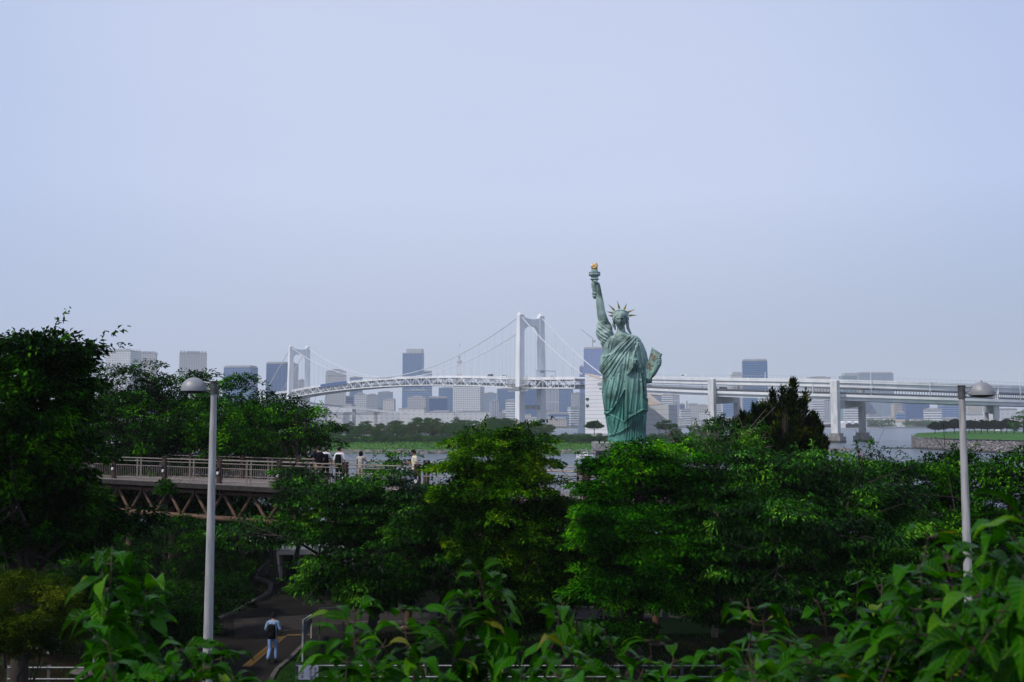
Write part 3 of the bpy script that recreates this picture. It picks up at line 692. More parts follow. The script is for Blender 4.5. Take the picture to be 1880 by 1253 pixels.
# ---------------------------------------------------------------- vehicles on the lower deck
MAT['van'] = surf('dark_van_paint', (.02, .022, .03, 1), (.03, .03, .04, 1), 1, .3)
MAT['carglass'] = surf('vehicle_glass', (.03, .035, .045, 1), rough=.15)
MAT['rubber'] = surf('rubber', (.015, .015, .015, 1), rough=.8)
MAT['truckw'] = surf('white_vehicle_paint', (.6, .6, .6, 1), (.55, .55, .56, 1), 1, .3)
def van(pos, rz, mt, label, L_=4.8, H=2.0):
    t = thing('van', pos, label, 'van', None, rz)
    mb = MB(); h0 = .35
    pr = [(-L_ / 2, h0), (-L_ / 2, H * .95), (-L_ / 2 + .2, H), (L_ / 2 - 1.4, H), (L_ / 2 - .7, H * .6), (L_ / 2, H * .52), (L_ / 2, h0)]
    n = len(pr); V = [(x, -.85, z) for x, z in pr] + [(x, .85, z) for x, z in pr]
    mesh_obj('body', V, [tuple(range(n)), tuple(reversed(range(n, 2 * n)))] + [(i, i + n, (i + 1) % n + n, (i + 1) % n) for i in range(n)], mt, t, world=False)
    m2 = MB()
    for s in (-1, 1): m2.box((-.3, s * .86, H * .76), (L_ * .6, .02, H * .24))
    m2.obj('window', MAT['carglass'], t, world=False)
    for sx in (-1, 1):
        for s in (-1, 1):
            m3 = MB(); m3.tube([(sx * L_ * .32, s * .7, .35), (sx * L_ * .32, s * .9, .35)], .35, 12); m3.obj('wheel', MAT['rubber'], t, world=False)
    return t
def on_deck(px, off, dz):
    p = min(vp, key=lambda q: abs((q.x / q.y) - ((px - 940) / FPX))); i = vp.index(p); d = (vp[i + 1] - vp[i - 1]); d.z = 0; d.normalize()
    return p + Vector((-d.y, d.x, 0)) * off + Vector((0, 0, dz)), math.atan2(d.y, d.x)
p, a = on_deck(1350, -8, -LD + .02); van(p, a, MAT['van'], 'dark van on the lower viaduct deck under the tall glass tower', 7.0, 2.9)
p, a = on_deck(1209, -8, -LD + .02); van(p, a, MAT['van'], 'dark van on the lower viaduct deck just right of the tablet', 6.0, 2.6)
p, a = on_deck(1270, -6, .02); van(p, a, MAT['truckw'], 'white van on the upper viaduct deck right of the statue', 7.5, 3.0)

def bridge_van(s_, off, label, mt, L_=7, H=3):
    p = bp(s_, off, ztop(s_) + 1.02); return van(tuple(p), math.atan2(BD.y, BD.x), mt, label, L_, H)
bridge_van(62, -9, 'dark truck on the bridge deck left of the near tower', MAT['van'], 9, 3.4)
bridge_van(36, -9, 'white truck on the bridge deck just left of the near tower', MAT['truckw'], 10, 3.6)
bridge_van(-48, -9, 'pale van on the bridge deck between near tower and anchorage', MAT['truckw'], 8, 3)
# long blue sheeted maintenance section on the deck edge
MAT['bluesheet'] = surf('blue_sheeting', (.05, .11, .26, 1), (.035, .08, .2, 1), .3, .7)
t = thing('sheeted_scaffold', tuple(bp(440, -13.8, ztop(440))), 'long blue sheeted works section along the bridge edge left of mid-span', 'scaffold')
mb = MB()
for i in range(9):
    a = 398 + i * 9; mb.hexa([bp(a, -14.4, ztop(a) - 2.0), bp(a + 8.4, -14.4, ztop(a + 8.4) - 2.0), bp(a + 8.4, -13.6, ztop(a + 8.4) - 2.0), bp(a, -13.6, ztop(a) - 2.0)],
        [bp(a, -14.4, ztop(a) + 2.6), bp(a + 8.4, -14.4, ztop(a + 8.4) + 2.6), bp(a + 8.4, -13.6, ztop(a + 8.4) + 2.6), bp(a, -13.6, ztop(a) + 2.6)])
mb.obj('sheet', MAT['bluesheet'], t)
mb = MB()
for i in range(10): mb.beam(bp(398 + i * 9 - .3, -14.0, ztop(400) - 3), bp(398 + i * 9 - .3, -14.0, ztop(400 + i * 9) + 3.2), .3)
mb.obj('frame', MAT['hanger'], t)
t = thing('sign_gantry', tuple(bp(-26, 0, ztop(-26) + 1)), 'road sign gantry over the bridge deck right of the near tower', 'gantry')
mb = MB(); z_ = ztop(-26) + 1
for o in (-12.5, 12.5): mb.beam(bp(-26, o, z_), bp(-26, o, z_ + 8.5), .5)
mb.beam(bp(-26, -12.5, z_ + 8.2), bp(-26, 12.5, z_ + 8.2), .5, .8); mb.obj('frame', MAT['hanger'], t)
mb = MB(); mb.beam(bp(-25.6, -7, z_ + 7.6), bp(-25.6, -1, z_ + 7.6), .3, 3.0); mb.obj('sign_panel', MAT['fence_dark'], t)
# ================================================================ CITY ACROSS THE BAY
FA = {}
def fac(k, *a, **kw): FA[k] = facade(k, *a, **kw)
fac('grid_white', (.55, .56, .58, 1), (.09, .11, .15, 1), 3.4, 3.3, .62, .5)
fac('grid_pale', (.48, .47, .47, 1), (.12, .13, .16, 1), 4.2, 3.4, .5, .45)
fac('grid_beige', (.42, .38, .35, 1), (.1, .11, .13, 1), 3.8, 3.3, .5, .45)
fac('grid_small', (.36, .37, .4, 1), (.08, .09, .13, 1), 3.0, 3.2, .55, .5)
fac('band_white', (.6, .61, .63, 1), (.07, .1, .15, 1), 3.4, 4.0, .8, .48, band=True)
fac('band_blue', (.15, .25, .43, 1), (.03, .09, .22, 1), 3.4, 4.2, .8, .62, band=True)
fac('glass_blue', (.09, .17, .31, 1), (.03, .085, .2, 1), 3.0, 4.0, .82, .74, vary=.6)
fac('glass_deep', (.055, .125, .28, 1), (.02, .06, .165, 1), 3.6, 4.1, .85, .78, vary=.5)
fac('glass_grey', (.24, .3, .38, 1), (.1, .15, .23, 1), 2.4, 4.2, .7, .7)
fac('violet', (.16, .22, .42, 1), (.1, .15, .33, 1), 2.6, 4.2, .8, .8)
fac('teal', (.17, .27, .31, 1), (.09, .17, .22, 1), 4, 4.2, .75, .7)
fac('vert', (.45, .46, .5, 1), (.12, .15, .22, 1), 3.0, 60, .5, .96)
fac('low_white', (.58, .58, .58, 1), (.22, .24, .28, 1), 9, 6, .35, .2)
MAT['roofing'] = surf('flat_roofing', (.3, .3, .31, 1), (.22, .23, .24, 1), .1, .9)
MAT['plant'] = surf('roof_plant_cladding', (.38, .39, .42, 1), (.3, .31, .34, 1), .2, .7)
def tower(x0, x1, yt, Y, style, label, cat='tower block', rot=18, dep=None, roof='box', group=None, name='tower_block', z0=1.5):
    """box tower whose silhouette spans photo columns x0..x1 when seen from the park"""
    Wd = (x1 - x0) * Y / FPX; a = R(rot); dep = dep or Wd * .55
    dep = min(dep, Wd * .9 / max(.05, abs(math.sin(a)) + .02)) if abs(a) > .02 else dep
    wf = (Wd - dep * abs(math.sin(a))) / math.cos(a)
    if wf < Wd * .3: dep = Wd * .5; wf = (Wd - dep * abs(math.sin(a))) / math.cos(a)
    c = at((x0 + x1) / 2, yt, Y); H = c.z - z0
    t = thing(name, (c.x, c.y, z0), label, cat, group, a)
    hr = 0
    if roof in ('box', 'crown', 'step', 'curve', 'cap'): hr = {'box': 3.0, 'crown': 5.0, 'step': H * .06, 'curve': H * .12, 'cap': 4.0}[roof]
    hb = H - hr
    m = MB(); m.box((0, 0, hb / 2), (wf, dep, hb)); m.obj('wall', FA[style], t, world=False)
    m = MB(); m.box((0, 0, hb + .35), (wf * .985, dep * .985, .7)); m.box((0, -dep / 2, hb + .8), (wf * 1.0, .4, 1.6)); m.box((-wf / 2 + .2, 0, hb + .8), (.4, dep - .9, 1.6)); m.box((wf / 2 - .2, 0, hb + .8), (.4, dep - .9, 1.6))
    rf = m.obj('roof', MAT['roofing'], t, world=False)
    m = MB()
    if roof == 'box': m.box((wf * .05, 0, hb + .7 + 1.6), (wf * .5, dep * .5, 3.2)); m.box((-wf * .28, dep * .1, hb + .7 + 1), (wf * .16, dep * .3, 2))
    elif roof == 'crown':
        for i in range(9):
            m.box((-wf / 2 + wf * (i + .5) / 9, -dep / 2 + .8, hb + 3.1), (wf / 18, 1, 4.6)); m.box((-wf / 2 + wf * (i + .5) / 9, dep / 2 - .8, hb + 3.1), (wf / 18, 1, 4.6))
        m.box((0, 0, hb + 2.7), (wf * .5, dep * .5, 4))
    elif roof == 'step': m.box((wf * .08, 0, hb + .7 + hr / 2), (wf * .8, dep * .8, hr))
    elif roof == 'cap': m.box((0, 0, hb + .7 + 1.6), (wf * .93, dep * .93, 3.2))
    elif roof == 'curve':
        n = 14; pr = [(-wf / 2, hb + .7)] + [(-wf / 2 + wf * i / n, hb + .8 + hr * math.sin(math.pi * (.18 + .64 * i / n)) ** .8) for i in range(n + 1)] + [(wf / 2, hb + .7)]
        k = len(pr); m.add([(x, -dep / 2 + .5, z) for x, z in pr] + [(x, dep / 2 - .5, z) for x, z in pr], [tuple(range(k)), tuple(reversed(range(k, 2 * k)))] + [(i, i + k, (i + 1) % k + k, (i + 1) % k) for i in range(k)])
    if m.V: m.obj('plant_room', MAT['plant'] if roof != 'curve' else FA['band_white'], t, world=False)
    return t
T_ = tower
T_(198, 256, 642, 1900, 'grid_white', 'tall white gridded apartment tower rising behind the trees at far left', rot=-14, roof='crown')
T_(254, 288, 646, 1960, 'grid_pale', 'grey white apartment tower joined to the right of the tall left one', rot=12, roof='crown')
T_(327, 382, 646, 1850, 'grid_pale', 'pale apartment tower with notched crown above the domed lamp', rot=20, roof='crown')
T_(414, 471, 672, 1850, 'glass_blue', 'dark blue glass office block right of the left lamp post', rot=-10, roof='cap', cat='office block')
T_(491, 528, 665, 1900, 'glass_deep', 'deep blue glass tower crossed by the far bridge cable', rot=-6, roof='cap')
T_(520, 549, 667, 1980, 'grid_small', 'grey gridded tower standing behind the far bridge tower legs', rot=10, roof='box')
T_(108, 152, 700, 1700, 'glass_blue', 'blue glass block glimpsed through a gap in the leftmost tree', rot=8, roof='box')
T_(548, 560, 697, 1900, 'grid_small', 'short grey gridded block seen between the far bridge tower legs', rot=10, roof='box')
T_(596, 637, 679, 1980, 'grid_pale', 'pale tower with rounded roof right of the far bridge tower', rot=14, roof='curve')
T_(643, 665, 692, 2200, 'glass_blue', 'small blue block beside the round-roofed tower', rot=0, roof='box')
T_(740, 778, 642, 2300, 'glass_blue', 'tallest blue tower between the two bridge towers', rot=-5, roof='step')
T_(764, 794, 681, 2400, 'band_blue', 'lower blue wing adjoining the tallest blue tower', rot=8, roof='cap')
T_(650, 672, 722, 1800, 'grid_white', 'white gridded block just below the bridge truss at left', rot=8, roof='box')
T_(671, 695, 724, 1950, 'grid_small', 'grey gridded block below the truss with lower beige neighbour', rot=12, roof='box')
T_(628, 650, 728, 2000, 'band_blue', 'hazy blue block under the left end of the truss', rot=0, roof='box')
T_(694, 722, 719, 2250, 'glass_grey', 'grey blue glass block under the truss near the round trees', rot=5, roof='box')
T_(704, 726, 733, 1750, 'grid_pale', 'small pale stepped apartment block under the truss', rot=-8, roof='step')
T_(738, 792, 716, 2200, 'band_blue', 'broad blue podium block under the tallest blue tower', rot=4, roof='box')
T_(749, 786, 728, 1720, 'grid_small', 'blue grey block with punched windows below the tallest tower', rot=-10, roof='box')
T_(786, 822, 728, 1800, 'glass_deep', 'dark blue office block left of the big gridded apartments', rot=8, roof='cap', cat='office block')
T_(806, 836, 711, 2300, 'glass_blue', 'blue glass block tucked behind the big gridded apartments', rot=0, roof='box')
T_(832, 889, 706, 1800, 'grid_white', 'big pale apartment slab with dense window grid under the truss', rot=-12, roof='crown')
T_(888, 912, 721, 2100, 'glass_grey', 'grey blue block right of the big gridded apartment slab', rot=5, roof='box')
T_(899, 916, 735, 1700, 'vert', 'small block with vertical stripes left of the near bridge tower', rot=10, roof='box')
T_(912, 948, 713, 2200, 'glass_blue', 'blue glass tower just left of the near bridge tower', rot=5, roof='box')
T_(928, 946, 734, 1690, 'band_white', 'small white and blue block at the foot of the near bridge tower', rot=-8, roof='step')
T_(958, 992, 712, 2000, 'glass_deep', 'bright blue glass block framed between the near tower legs', rot=-6, roof='cap')
T_(1001, 1026, 714, 2100, 'vert', 'pale block with vertical fins right of the near tower', rot=8, roof='box')
T_(1024, 1052, 712, 2250, 'glass_blue', 'blue glass block under the truss left of the anchorage', rot=0, roof='cap')
T_(1049, 1076, 721, 2000, 'grid_small', 'grey gridded block tight against the anchorage left edge', rot=0, roof='box')
T_(1042, 1074, 746, 1680, 'band_white', 'white low office with blue side beside the anchorage', rot=18, roof='box', cat='office block')
T_(1005, 1044, 757, 1650, 'band_blue', 'long low blue warehouse on the quay right of the near tower', rot=5, roof='cap', cat='warehouse')
pt = T_(1071, 1112, 638, 1900, 'violet', 'tall violet grey tower with a crane behind the raised sleeve', rot=-14, roof='cap')
T_(1064, 1072, 672, 1950, 'violet', 'slim lower slab left of the tall violet grey tower', rot=0, roof='box')
T_(1213, 1234, 724, 1900, 'band_white', 'white tower with dark horizontal bands right of the statue', rot=0, roof='box')
T_(1232, 1247, 723, 1950, 'vert', 'slim grey tower with vertical stripes right of the statue', rot=8, roof='box')
T_(1248, 1257, 741, 2200, 'glass_deep', 'thin dark blue tower between the statue and first viaduct pier', rot=0, roof='box')
T_(1262, 1282, 741, 2200, 'grid_pale', 'hazy pale tower left of the first viaduct pier', rot=8, roof='crown')
T_(1280, 1299, 743, 2300, 'grid_beige', 'hazy beige tower next to the first viaduct pier', rot=0, roof='box')
T_(1247, 1268, 752, 1750, 'band_white', 'short white block with side stripes near the first viaduct pier', rot=12, roof='step')
T_(1283, 1300, 754, 1800, 'grid_white', 'short white gridded block near the first viaduct pier', rot=-12, roof='box')
T_(1309, 1324, 731, 1900, 'band_white', 'white banded tower immediately right of the first viaduct pier', rot=10, roof='box')
T_(1326, 1352, 733, 2000, 'band_blue', 'blue banded tower between the legs of the first viaduct pier', rot=-8, roof='box')
T_(1361, 1409, 660, 1750, 'glass_blue', 'tall blue glass tower standing clear above the viaduct at right', rot=-10, roof='cap')
T_(1342, 1361, 684, 2100, 'grid_pale', 'pale tower peeping over the viaduct left of the glass tower', rot=0, roof='step')
T_(1392, 1410, 728, 1650, 'band_white', 'white banded block under the viaduct beside the dark conifer', rot=10, roof='box')
T_(1484, 1522, 692, 2100, 'grid_pale', 'flat pale roofline just showing over the viaduct by the conifer', rot=0, roof='box', cat='building')
T_(1490, 1512, 731, 1700, 'band_white', 'white banded tower right of the dark conifer under the viaduct', rot=0, roof='box')
T_(1510, 1526, 733, 1800, 'vert', 'violet striped tower left of the second viaduct pier', rot=0, roof='box')
T_(1542, 1571, 686, 2000, 'teal', 'teal grey block showing over the viaduct above the second pier', rot=5, roof='step')
T_(1573, 1636, 684, 2050, 'glass_grey', 'wide grey tower with sloping top over the second viaduct pier', rot=-6, roof='cap')
T_(1549, 1577, 747, 1650, 'band_white', 'white banded office between the second pier legs', rot=-8, roof='box', cat='office block')
T_(1637, 1660, 741, 1900, 'grid_beige', 'brown grey stepped tower right of the second viaduct pier', rot=8, roof='step')
T_(1645, 1662, 756, 1620, 'band_blue', 'small blue fronted block behind the orange quay building', rot=-8, roof='box')
T_(1659, 1703, 737, 1850, 'glass_deep', 'broad deep blue glass block under the viaduct at right', rot=-6, roof='box')
T_(1694, 1729, 750, 1620, 'band_white', 'white banded office with blue side left of right lamp post', rot=-20, roof='box', cat='office block')
T_(1726, 1768, 741, 1950, 'band_blue', 'hazy grey blue block behind the right lamp post', rot=0, roof='cap')
T_(1772, 1802, 758, 1500, 'low_white', 'long white low depot right of the right lamp post', rot=-5, roof='cap', cat='depot')
T_(1812, 1862, 751, 1500, 'low_white', 'large white low depot behind the third viaduct pier', rot=5, roof='step', cat='depot')
T_(1774, 1800, 742, 2100, 'grid_beige', 'hazy beige block above the white depot', rot=0, roof='box')
# quay-side low blocks
T_(600, 652, 742, 1640, 'low_white', 'wide pale grey riverside warehouse with small windows at left', rot=4, roof='cap', cat='warehouse', dep=60)
T_(560, 702, 757, 1600, 'low_white', 'long pale quay terminal below the low flyover', rot=0, roof='cap', cat='terminal', dep=40)
T_(696, 735, 755, 1590, 'low_white', 'white boxy warehouse on the quay above the round island trees', rot=10, roof='box', cat='warehouse')
T_(733, 782, 750, 1640, 'low_white', 'white stepped warehouse right of the boxy quay warehouse', rot=-4, roof='step', cat='warehouse')
T_(780, 835, 755, 1600, 'low_white', 'low pale warehouse in front of the dark blue office', rot=0, roof='box', cat='warehouse')
T_(838, 900, 756, 1620, 'low_white', 'low white warehouse at the foot of the gridded slab', rot=3, roof='step', cat='warehouse')
T_(1000, 1040, 766, 1600, 'grid_beige', 'low beige harbour shed right of the near tower leg', rot=0, roof='cap', cat='shed')
T_(1633, 1661, 771, 1560, 'low_white', 'small cream and orange quay building among the shore trees', rot=-10, roof='cap', cat='quay building').children[0].data.materials[0] = surf('cream_orange', (.62, .45, .24, 1), (.5, .35, .2, 1), .05, .8)
fill = [(588, 612, 752), (612, 640, 755), (905, 930, 757), (925, 950, 752), (948, 975, 758), (968, 1000, 762), (992, 1012, 750), (1030, 1060, 764), (1226, 1252, 764), (1250, 1275, 766), (1272, 1300, 768), (1298, 1330, 765), (1330, 1365, 762), (1365, 1400, 764), (1400, 1430, 758), (1430, 1470, 762), (1470, 1500, 766), (1500, 1526, 768), (1590, 1615, 758), (1612, 1640, 762), (1675, 1700, 768), (1730, 1760, 764), (1760, 1790, 768), (1800, 1830, 765), (1855, 1890, 760)]
LMK = ['at the left end below the truss', 'behind the wide riverside warehouse', 'left of the near bridge tower foot', 'touching the near bridge tower leg', 'between the near tower legs at left', 'between the near tower legs at right', 'just right of the near tower leg', 'beside the anchorage left edge',
       'right of the anchorage annexe', 'below the thin dark blue tower', 'below the hazy beige tower', 'behind the first viaduct pier', 'between the first pier legs', 'below the tall clear glass tower', 'left behind the dark conifer', 'behind the middle of the dark conifer', 'right behind the dark conifer', 'left of the second viaduct pier',
       'right of the second pier rear leg', 'behind the brown grey stepped tower', 'below the broad deep blue block', 'just left of the right lamp pole', 'right of the right lamp pole', 'left of the third viaduct pier', 'at the right edge under the viaduct']
rs = random.Random(3)
for i, (a, b, y) in enumerate(fill):
    stl = rs.choice(['grid_pale', 'grid_beige', 'band_white', 'low_white', 'grid_small']); lm = LMK[i]
    T_(a - rs.random() * 4, b + rs.random() * 4, y + rs.random() * 5, 1640 + rs.random() * 160, stl,
       'low %s block on the far shore %s' % ({'grid_pale': 'pale gridded', 'grid_beige': 'beige gridded', 'band_white': 'white banded', 'low_white': 'plain white', 'grid_small': 'grey gridded'}[stl], lm), 'low building', rot=rs.uniform(-15, 15), roof=rs.choice(['box', 'step', 'cap']), group='low blocks along the far shore', name='low_building')
# crane on the violet tower
MAT['crane'] = surf('crane_grey', (.3, .3, .32, 1), (.25, .25, .27, 1), 1, .6)
b = at(1088, 639, 1900); t = thing('tower_crane', tuple(b), 'slender tower crane with raised jib on top of the violet grey tower', 'crane')
m = MB(); top = at(1088, 622, 1900); m.beam(b, top, 1.6); m.obj('mast', MAT['crane'], t)
m = MB(); m.beam(top, at(1067, 605, 1900), .9); m.beam(top + Vector((0, 0, 3)), at(1078, 615, 1900), .3); m.obj('jib', MAT['crane'], t)
m = MB(); m.box(tuple(at(1091, 627, 1900)), (5, 3, 4)); m.obj('cab', MAT['crane'], t)
# red and white lattice broadcasting tower
MAT['lat_red'] = surf('international_orange', (.5, .1, .05, 1), (.4, .09, .05, 1), .1, .6)
MAT['lat_white'] = surf('tower_white', (.6, .6, .6, 1), rough=.6)
Yt = 3700; b = at(843, 760, Yt); b.z = 2; t = thing('lattice_tower', tuple(b), 'red and white lattice broadcasting tower behind the bridge cables', 'tower')
ztp = at(843, 631, Yt).z
def hw(z): f = z / ztp; return 34 * (1 - f) ** 1.7 + 1.2 if f < .78 else .9 * (1.2 - f) * 2
lv = np.linspace(2, ztp, 26)
for nm, sel, mt in (('red_lattice', 0, 'lat_red'), ('white_lattice', 1, 'lat_white')):
    m = MB()
    for i, (a, c2) in enumerate(zip(lv[:-1], lv[1:])):
        if (i // 3) % 2 != sel: continue
        ha, hc = hw(a), hw(c2); P = [(-1, -1), (1, -1), (1, 1), (-1, 1)]
        for k in range(4):
            p = P[k]; q = P[(k + 1) % 4]; A = Vector((b.x + p[0] * ha, b.y + p[1] * ha, a)); Bq = Vector((b.x + p[0] * hc, b.y + p[1] * hc, c2))
            C = Vector((b.x + q[0] * ha, b.y + q[1] * ha, a)); D = Vector((b.x + q[0] * hc, b.y + q[1] * hc, c2))
            wd = 1.6 if a < ztp * .6 else 1.1
            m.beam(A, Bq, wd); m.beam(A, D, wd * .7); m.beam(C, Bq, wd * .7); m.beam(Bq, D, wd * .7)
    m.obj(nm, MAT[mt], t)
m = MB(); z1 = at(843, 695, Yt).z; z2 = at(843, 664, Yt).z
m.lathe([(9, 0), (10, 3), (10, 8), (8, 10)], (b.x, b.y, z2 - 6), 12); m.lathe([(5, 0), (5, 5)], (b.x, b.y, z2 + 14), 10); m.obj('observation_deck', MAT['plant'], t)
# low flyover in front of the far warehouses
t = thing('flyover', tuple(at(600, 760, 1500).xy) + (0,), 'low pale highway flyover on short piers along the far left shore', 'flyover')
pts = [at(x, y, 1500) for x, y in ((540, 738), (600, 744), (640, 748), (700, 755), (745, 760))]
m = MB()
for a, c2 in zip(pts[:-1], pts[1:]): m.beam(a, c2, 14, 3.0)
m.obj('deck', MAT['conc_w'], t)
for x, y in ((560, 741), (598, 744), (650, 749), (690, 754)):
    p = at(x, y, 1500); m = MB(); m.box((p.x, p.y, p.z / 2 - 1.2), (4, 8, p.z - 2.6)); m.obj('pier', MAT['conc'], t)
# lattice pylon spire by the first pier
p = at(1261, 770, 1900); m = MB(); m.beam(p, at(1261, 736, 1900), 2.4); 
tag(m.obj('chimney', MAT['crane']), 'thin grey chimney between low blocks left of the first viaduct pier', 'chimney')
# terminal with gabled roofs on the water behind second pier
t = thing('ferry_terminal', tuple(at(1558, 783, 1450).xy) + (1,), 'white gabled ferry terminal on the far quay between the second pier legs', 'terminal')
for x in (1548, 1560, 1573):
    c = at(x, 779, 1450); m = MB(); wd = 10; hh = 8
    m.add([(c.x - wd, c.y - 12, 1), (c.x + wd, c.y - 12, 1), (c.x + wd, c.y - 12, 6), (c.x, c.y - 12, 11), (c.x - wd, c.y - 12, 6), (c.x - wd, c.y + 12, 1), (c.x + wd, c.y + 12, 1), (c.x + wd, c.y + 12, 6), (c.x, c.y + 12, 11), (c.x - wd, c.y + 12, 6)],
          [(0, 1, 2, 3, 4), (9, 8, 7, 6, 5), (0, 4, 9, 5), (1, 6, 7, 2), (2, 7, 8, 3), (3, 8, 9, 4), (0, 5, 6, 1)]); m.obj('gabled_hall', MAT['truckw'], t)
m = MB(); c = at(1560, 783, 1450); m.box((c.x, c.y - 5, .6), (66, 40, 1.6)); m.obj('pontoon', MAT['conc'], t)
# ---------------------------------------------------------------- boats
MAT['hull'] = surf('white_hull', (.65, .65, .66, 1), (.58, .58, .6, 1), 2, .35)
def boat(pos, L_, label, rz=0, name='motorboat', hullm='hull', cabin=True, H=1.1):
    t = thing(name, pos, label, 'boat', None, rz)
    n = 12; V = []; F = []
    for lev, (zz, sc_) in enumerate(((-.25, .75), (H * .5, .95), (H, 1.0))):
        for i in range(n + 1):
            u = -1 + 2 * i / n; wv = (1 - max(0, u) ** 2.4) * L_ * .16 * sc_
            V.append((u * L_ / 2 * (1 if lev else .94), -wv, zz + max(0, u) ** 2 * H * .35 * (lev > 0)))
        for i in range(n, -1, -1):
            u = -1 + 2 * i / n; wv = (1 - max(0, u) ** 2.4) * L_ * .16 * sc_
            V.append((u * L_ / 2 * (1 if lev else .94), wv, zz + max(0, u) ** 2 * H * .35 * (lev > 0)))
    k = 2 * (n + 1)
    for lev in range(2):
        for i in range(k): F.append((lev * k + i, lev * k + (i + 1) % k, (lev + 1) * k + (i + 1) % k, (lev + 1) * k + i))
    F.append(tuple(2 * k + i for i in range(k)))
    mesh_obj('hull', V, F, MAT[hullm], t, world=False, smooth=35)
    if cabin:
        m = MB(); m.hexa([(-L_ * .2, -L_ * .1, H), (L_ * .15, -L_ * .1, H), (L_ * .15, L_ * .1, H), (-L_ * .2, L_ * .1, H)], [(-L_ * .18, -L_ * .09, H * 2.1), (L_ * .05, -L_ * .09, H * 2.1), (L_ * .05, L_ * .09, H * 2.1), (-L_ * .18, L_ * .09, H * 2.1)])
        m.obj('cabin', MAT['hull'], t, world=False)
        m = MB()
        for s in (-1, 1): m.box((-L_ * .07, s * L_ * .098, H * 1.6), (L_ * .2, .05, H * .4))
        m.obj('window', MAT['carglass'], t, world=False)
    m = MB(); m.beam((-L_ * .1, 0, H * 2), (-L_ * .1, 0, H * 3.6), .08); m.obj('mast', MAT['hull'], t, world=False)
    return t
boat(gat(1073, 841, 0), 6.2, 'small white motorboat on the water left of the round tree', R(170), H=1.0)
boat(gat(1500, 786, 0) , 60, 'dark flat barge moored by the far quay left of second pier', 0, 'barge', 'tide', False, 5)
boat(gat(1712, 785, 0), 26, 'white harbour ship at the far shore left of the right lamp', R(10), 'harbour_ship', H=4)
boat(gat(1560, 796, 0).xyz, 16, 'small pale launch far out beyond the second viaduct pier', R(5), 'launch', H=1.6) if False else None
# red channel marker
c = gat(1579, 838, 0); MAT['red'] = surf('marker_red', (.35, .06, .04, 1), rough=.5)
t = thing('channel_marker', tuple(c), 'small red channel marker standing in the water right of the conifer', 'marker')
m = MB(); m.lathe([(.55, 0), (.55, .5), (.2, .6), (.16, 2.2), (.3, 2.3), (.02, 2.9)], tuple(c), 10); m.obj('beacon', MAT['red'], t)
m = MB(); m.lathe([(.9, -.2), (.9, .25)], tuple(c + Vector((0, 0, -.05))), 12); m.obj('float', MAT['tide'], t)
# ================================================================ TREES
def leaves(rs, pos, dr, L_, Wd, fold=.25, droop=.25):
    """pos, dr: (N,3). folded rhombic leaves, 4 verts / 2 tris each"""
    N_ = len(pos); dr = dr / (np.linalg.norm(dr, axis=1, keepdims=True) + 1e-9)
    up = np.tile([0., 0., 1.], (N_, 1)) + rs.randn(N_, 3) * .35
    side = np.cross(dr, up); side /= (np.linalg.norm(side, axis=1, keepdims=True) + 1e-9)
    nrm = np.cross(side, dr)
    l = (L_ * (.7 + .6 * rs.rand(N_)))[:, None]; w_ = (Wd * (.75 + .5 * rs.rand(N_)))[:, None]
    tip = pos + dr * l; tip[:, 2] -= (l[:, 0] * droop * rs.rand(N_))
    mid = pos + dr * l * .45
    V = np.empty((N_ * 4, 3)); V[0::4] = pos; V[1::4] = mid + side * w_ / 2 + nrm * w_ * fold; V[2::4] = tip; V[3::4] = mid - side * w_ / 2 + nrm * w_ * fold
    b = np.arange(N_)[:, None] * 4
    F = np.concatenate([b + [0, 1, 2], b + [0, 2, 3]], 0)
    return V, F
def unit(rs, n):
    v = rs.randn(n, 3); return v / np.linalg.norm(v, axis=1, keepdims=True)
def crown_points(rs, blobs, nclump, shell=(.72, 1.02)):
    """clump centres spread near the surface of a union of ellipsoids"""
    B = np.array(blobs, float); wts = (B[:, 3] * B[:, 4] + B[:, 3] * B[:, 5] + B[:, 4] * B[:, 5]); wts /= wts.sum()
    k = rs.choice(len(B), nclump * 3, p=wts); u = unit(rs, nclump * 3); rr = shell[0] + (shell[1] - shell[0]) * rs.rand(nclump * 3)
    inner = rs.rand(nclump * 3) < .22; rr[inner] *= .4 + .5 * rs.rand(inner.sum())
    P = B[k, :3] + u * B[k, 3:6] * rr[:, None]
    keep = np.ones(len(P), bool)      # drop points deep inside another blob
    for j in range(len(B)):
        q = ((P - B[j, :3]) / B[j, 3:6]); keep &= ~(((q ** 2).sum(1) < .3) & (k != j))
    P = P[keep][:nclump]; O = u[keep][:nclump]
    return P, O
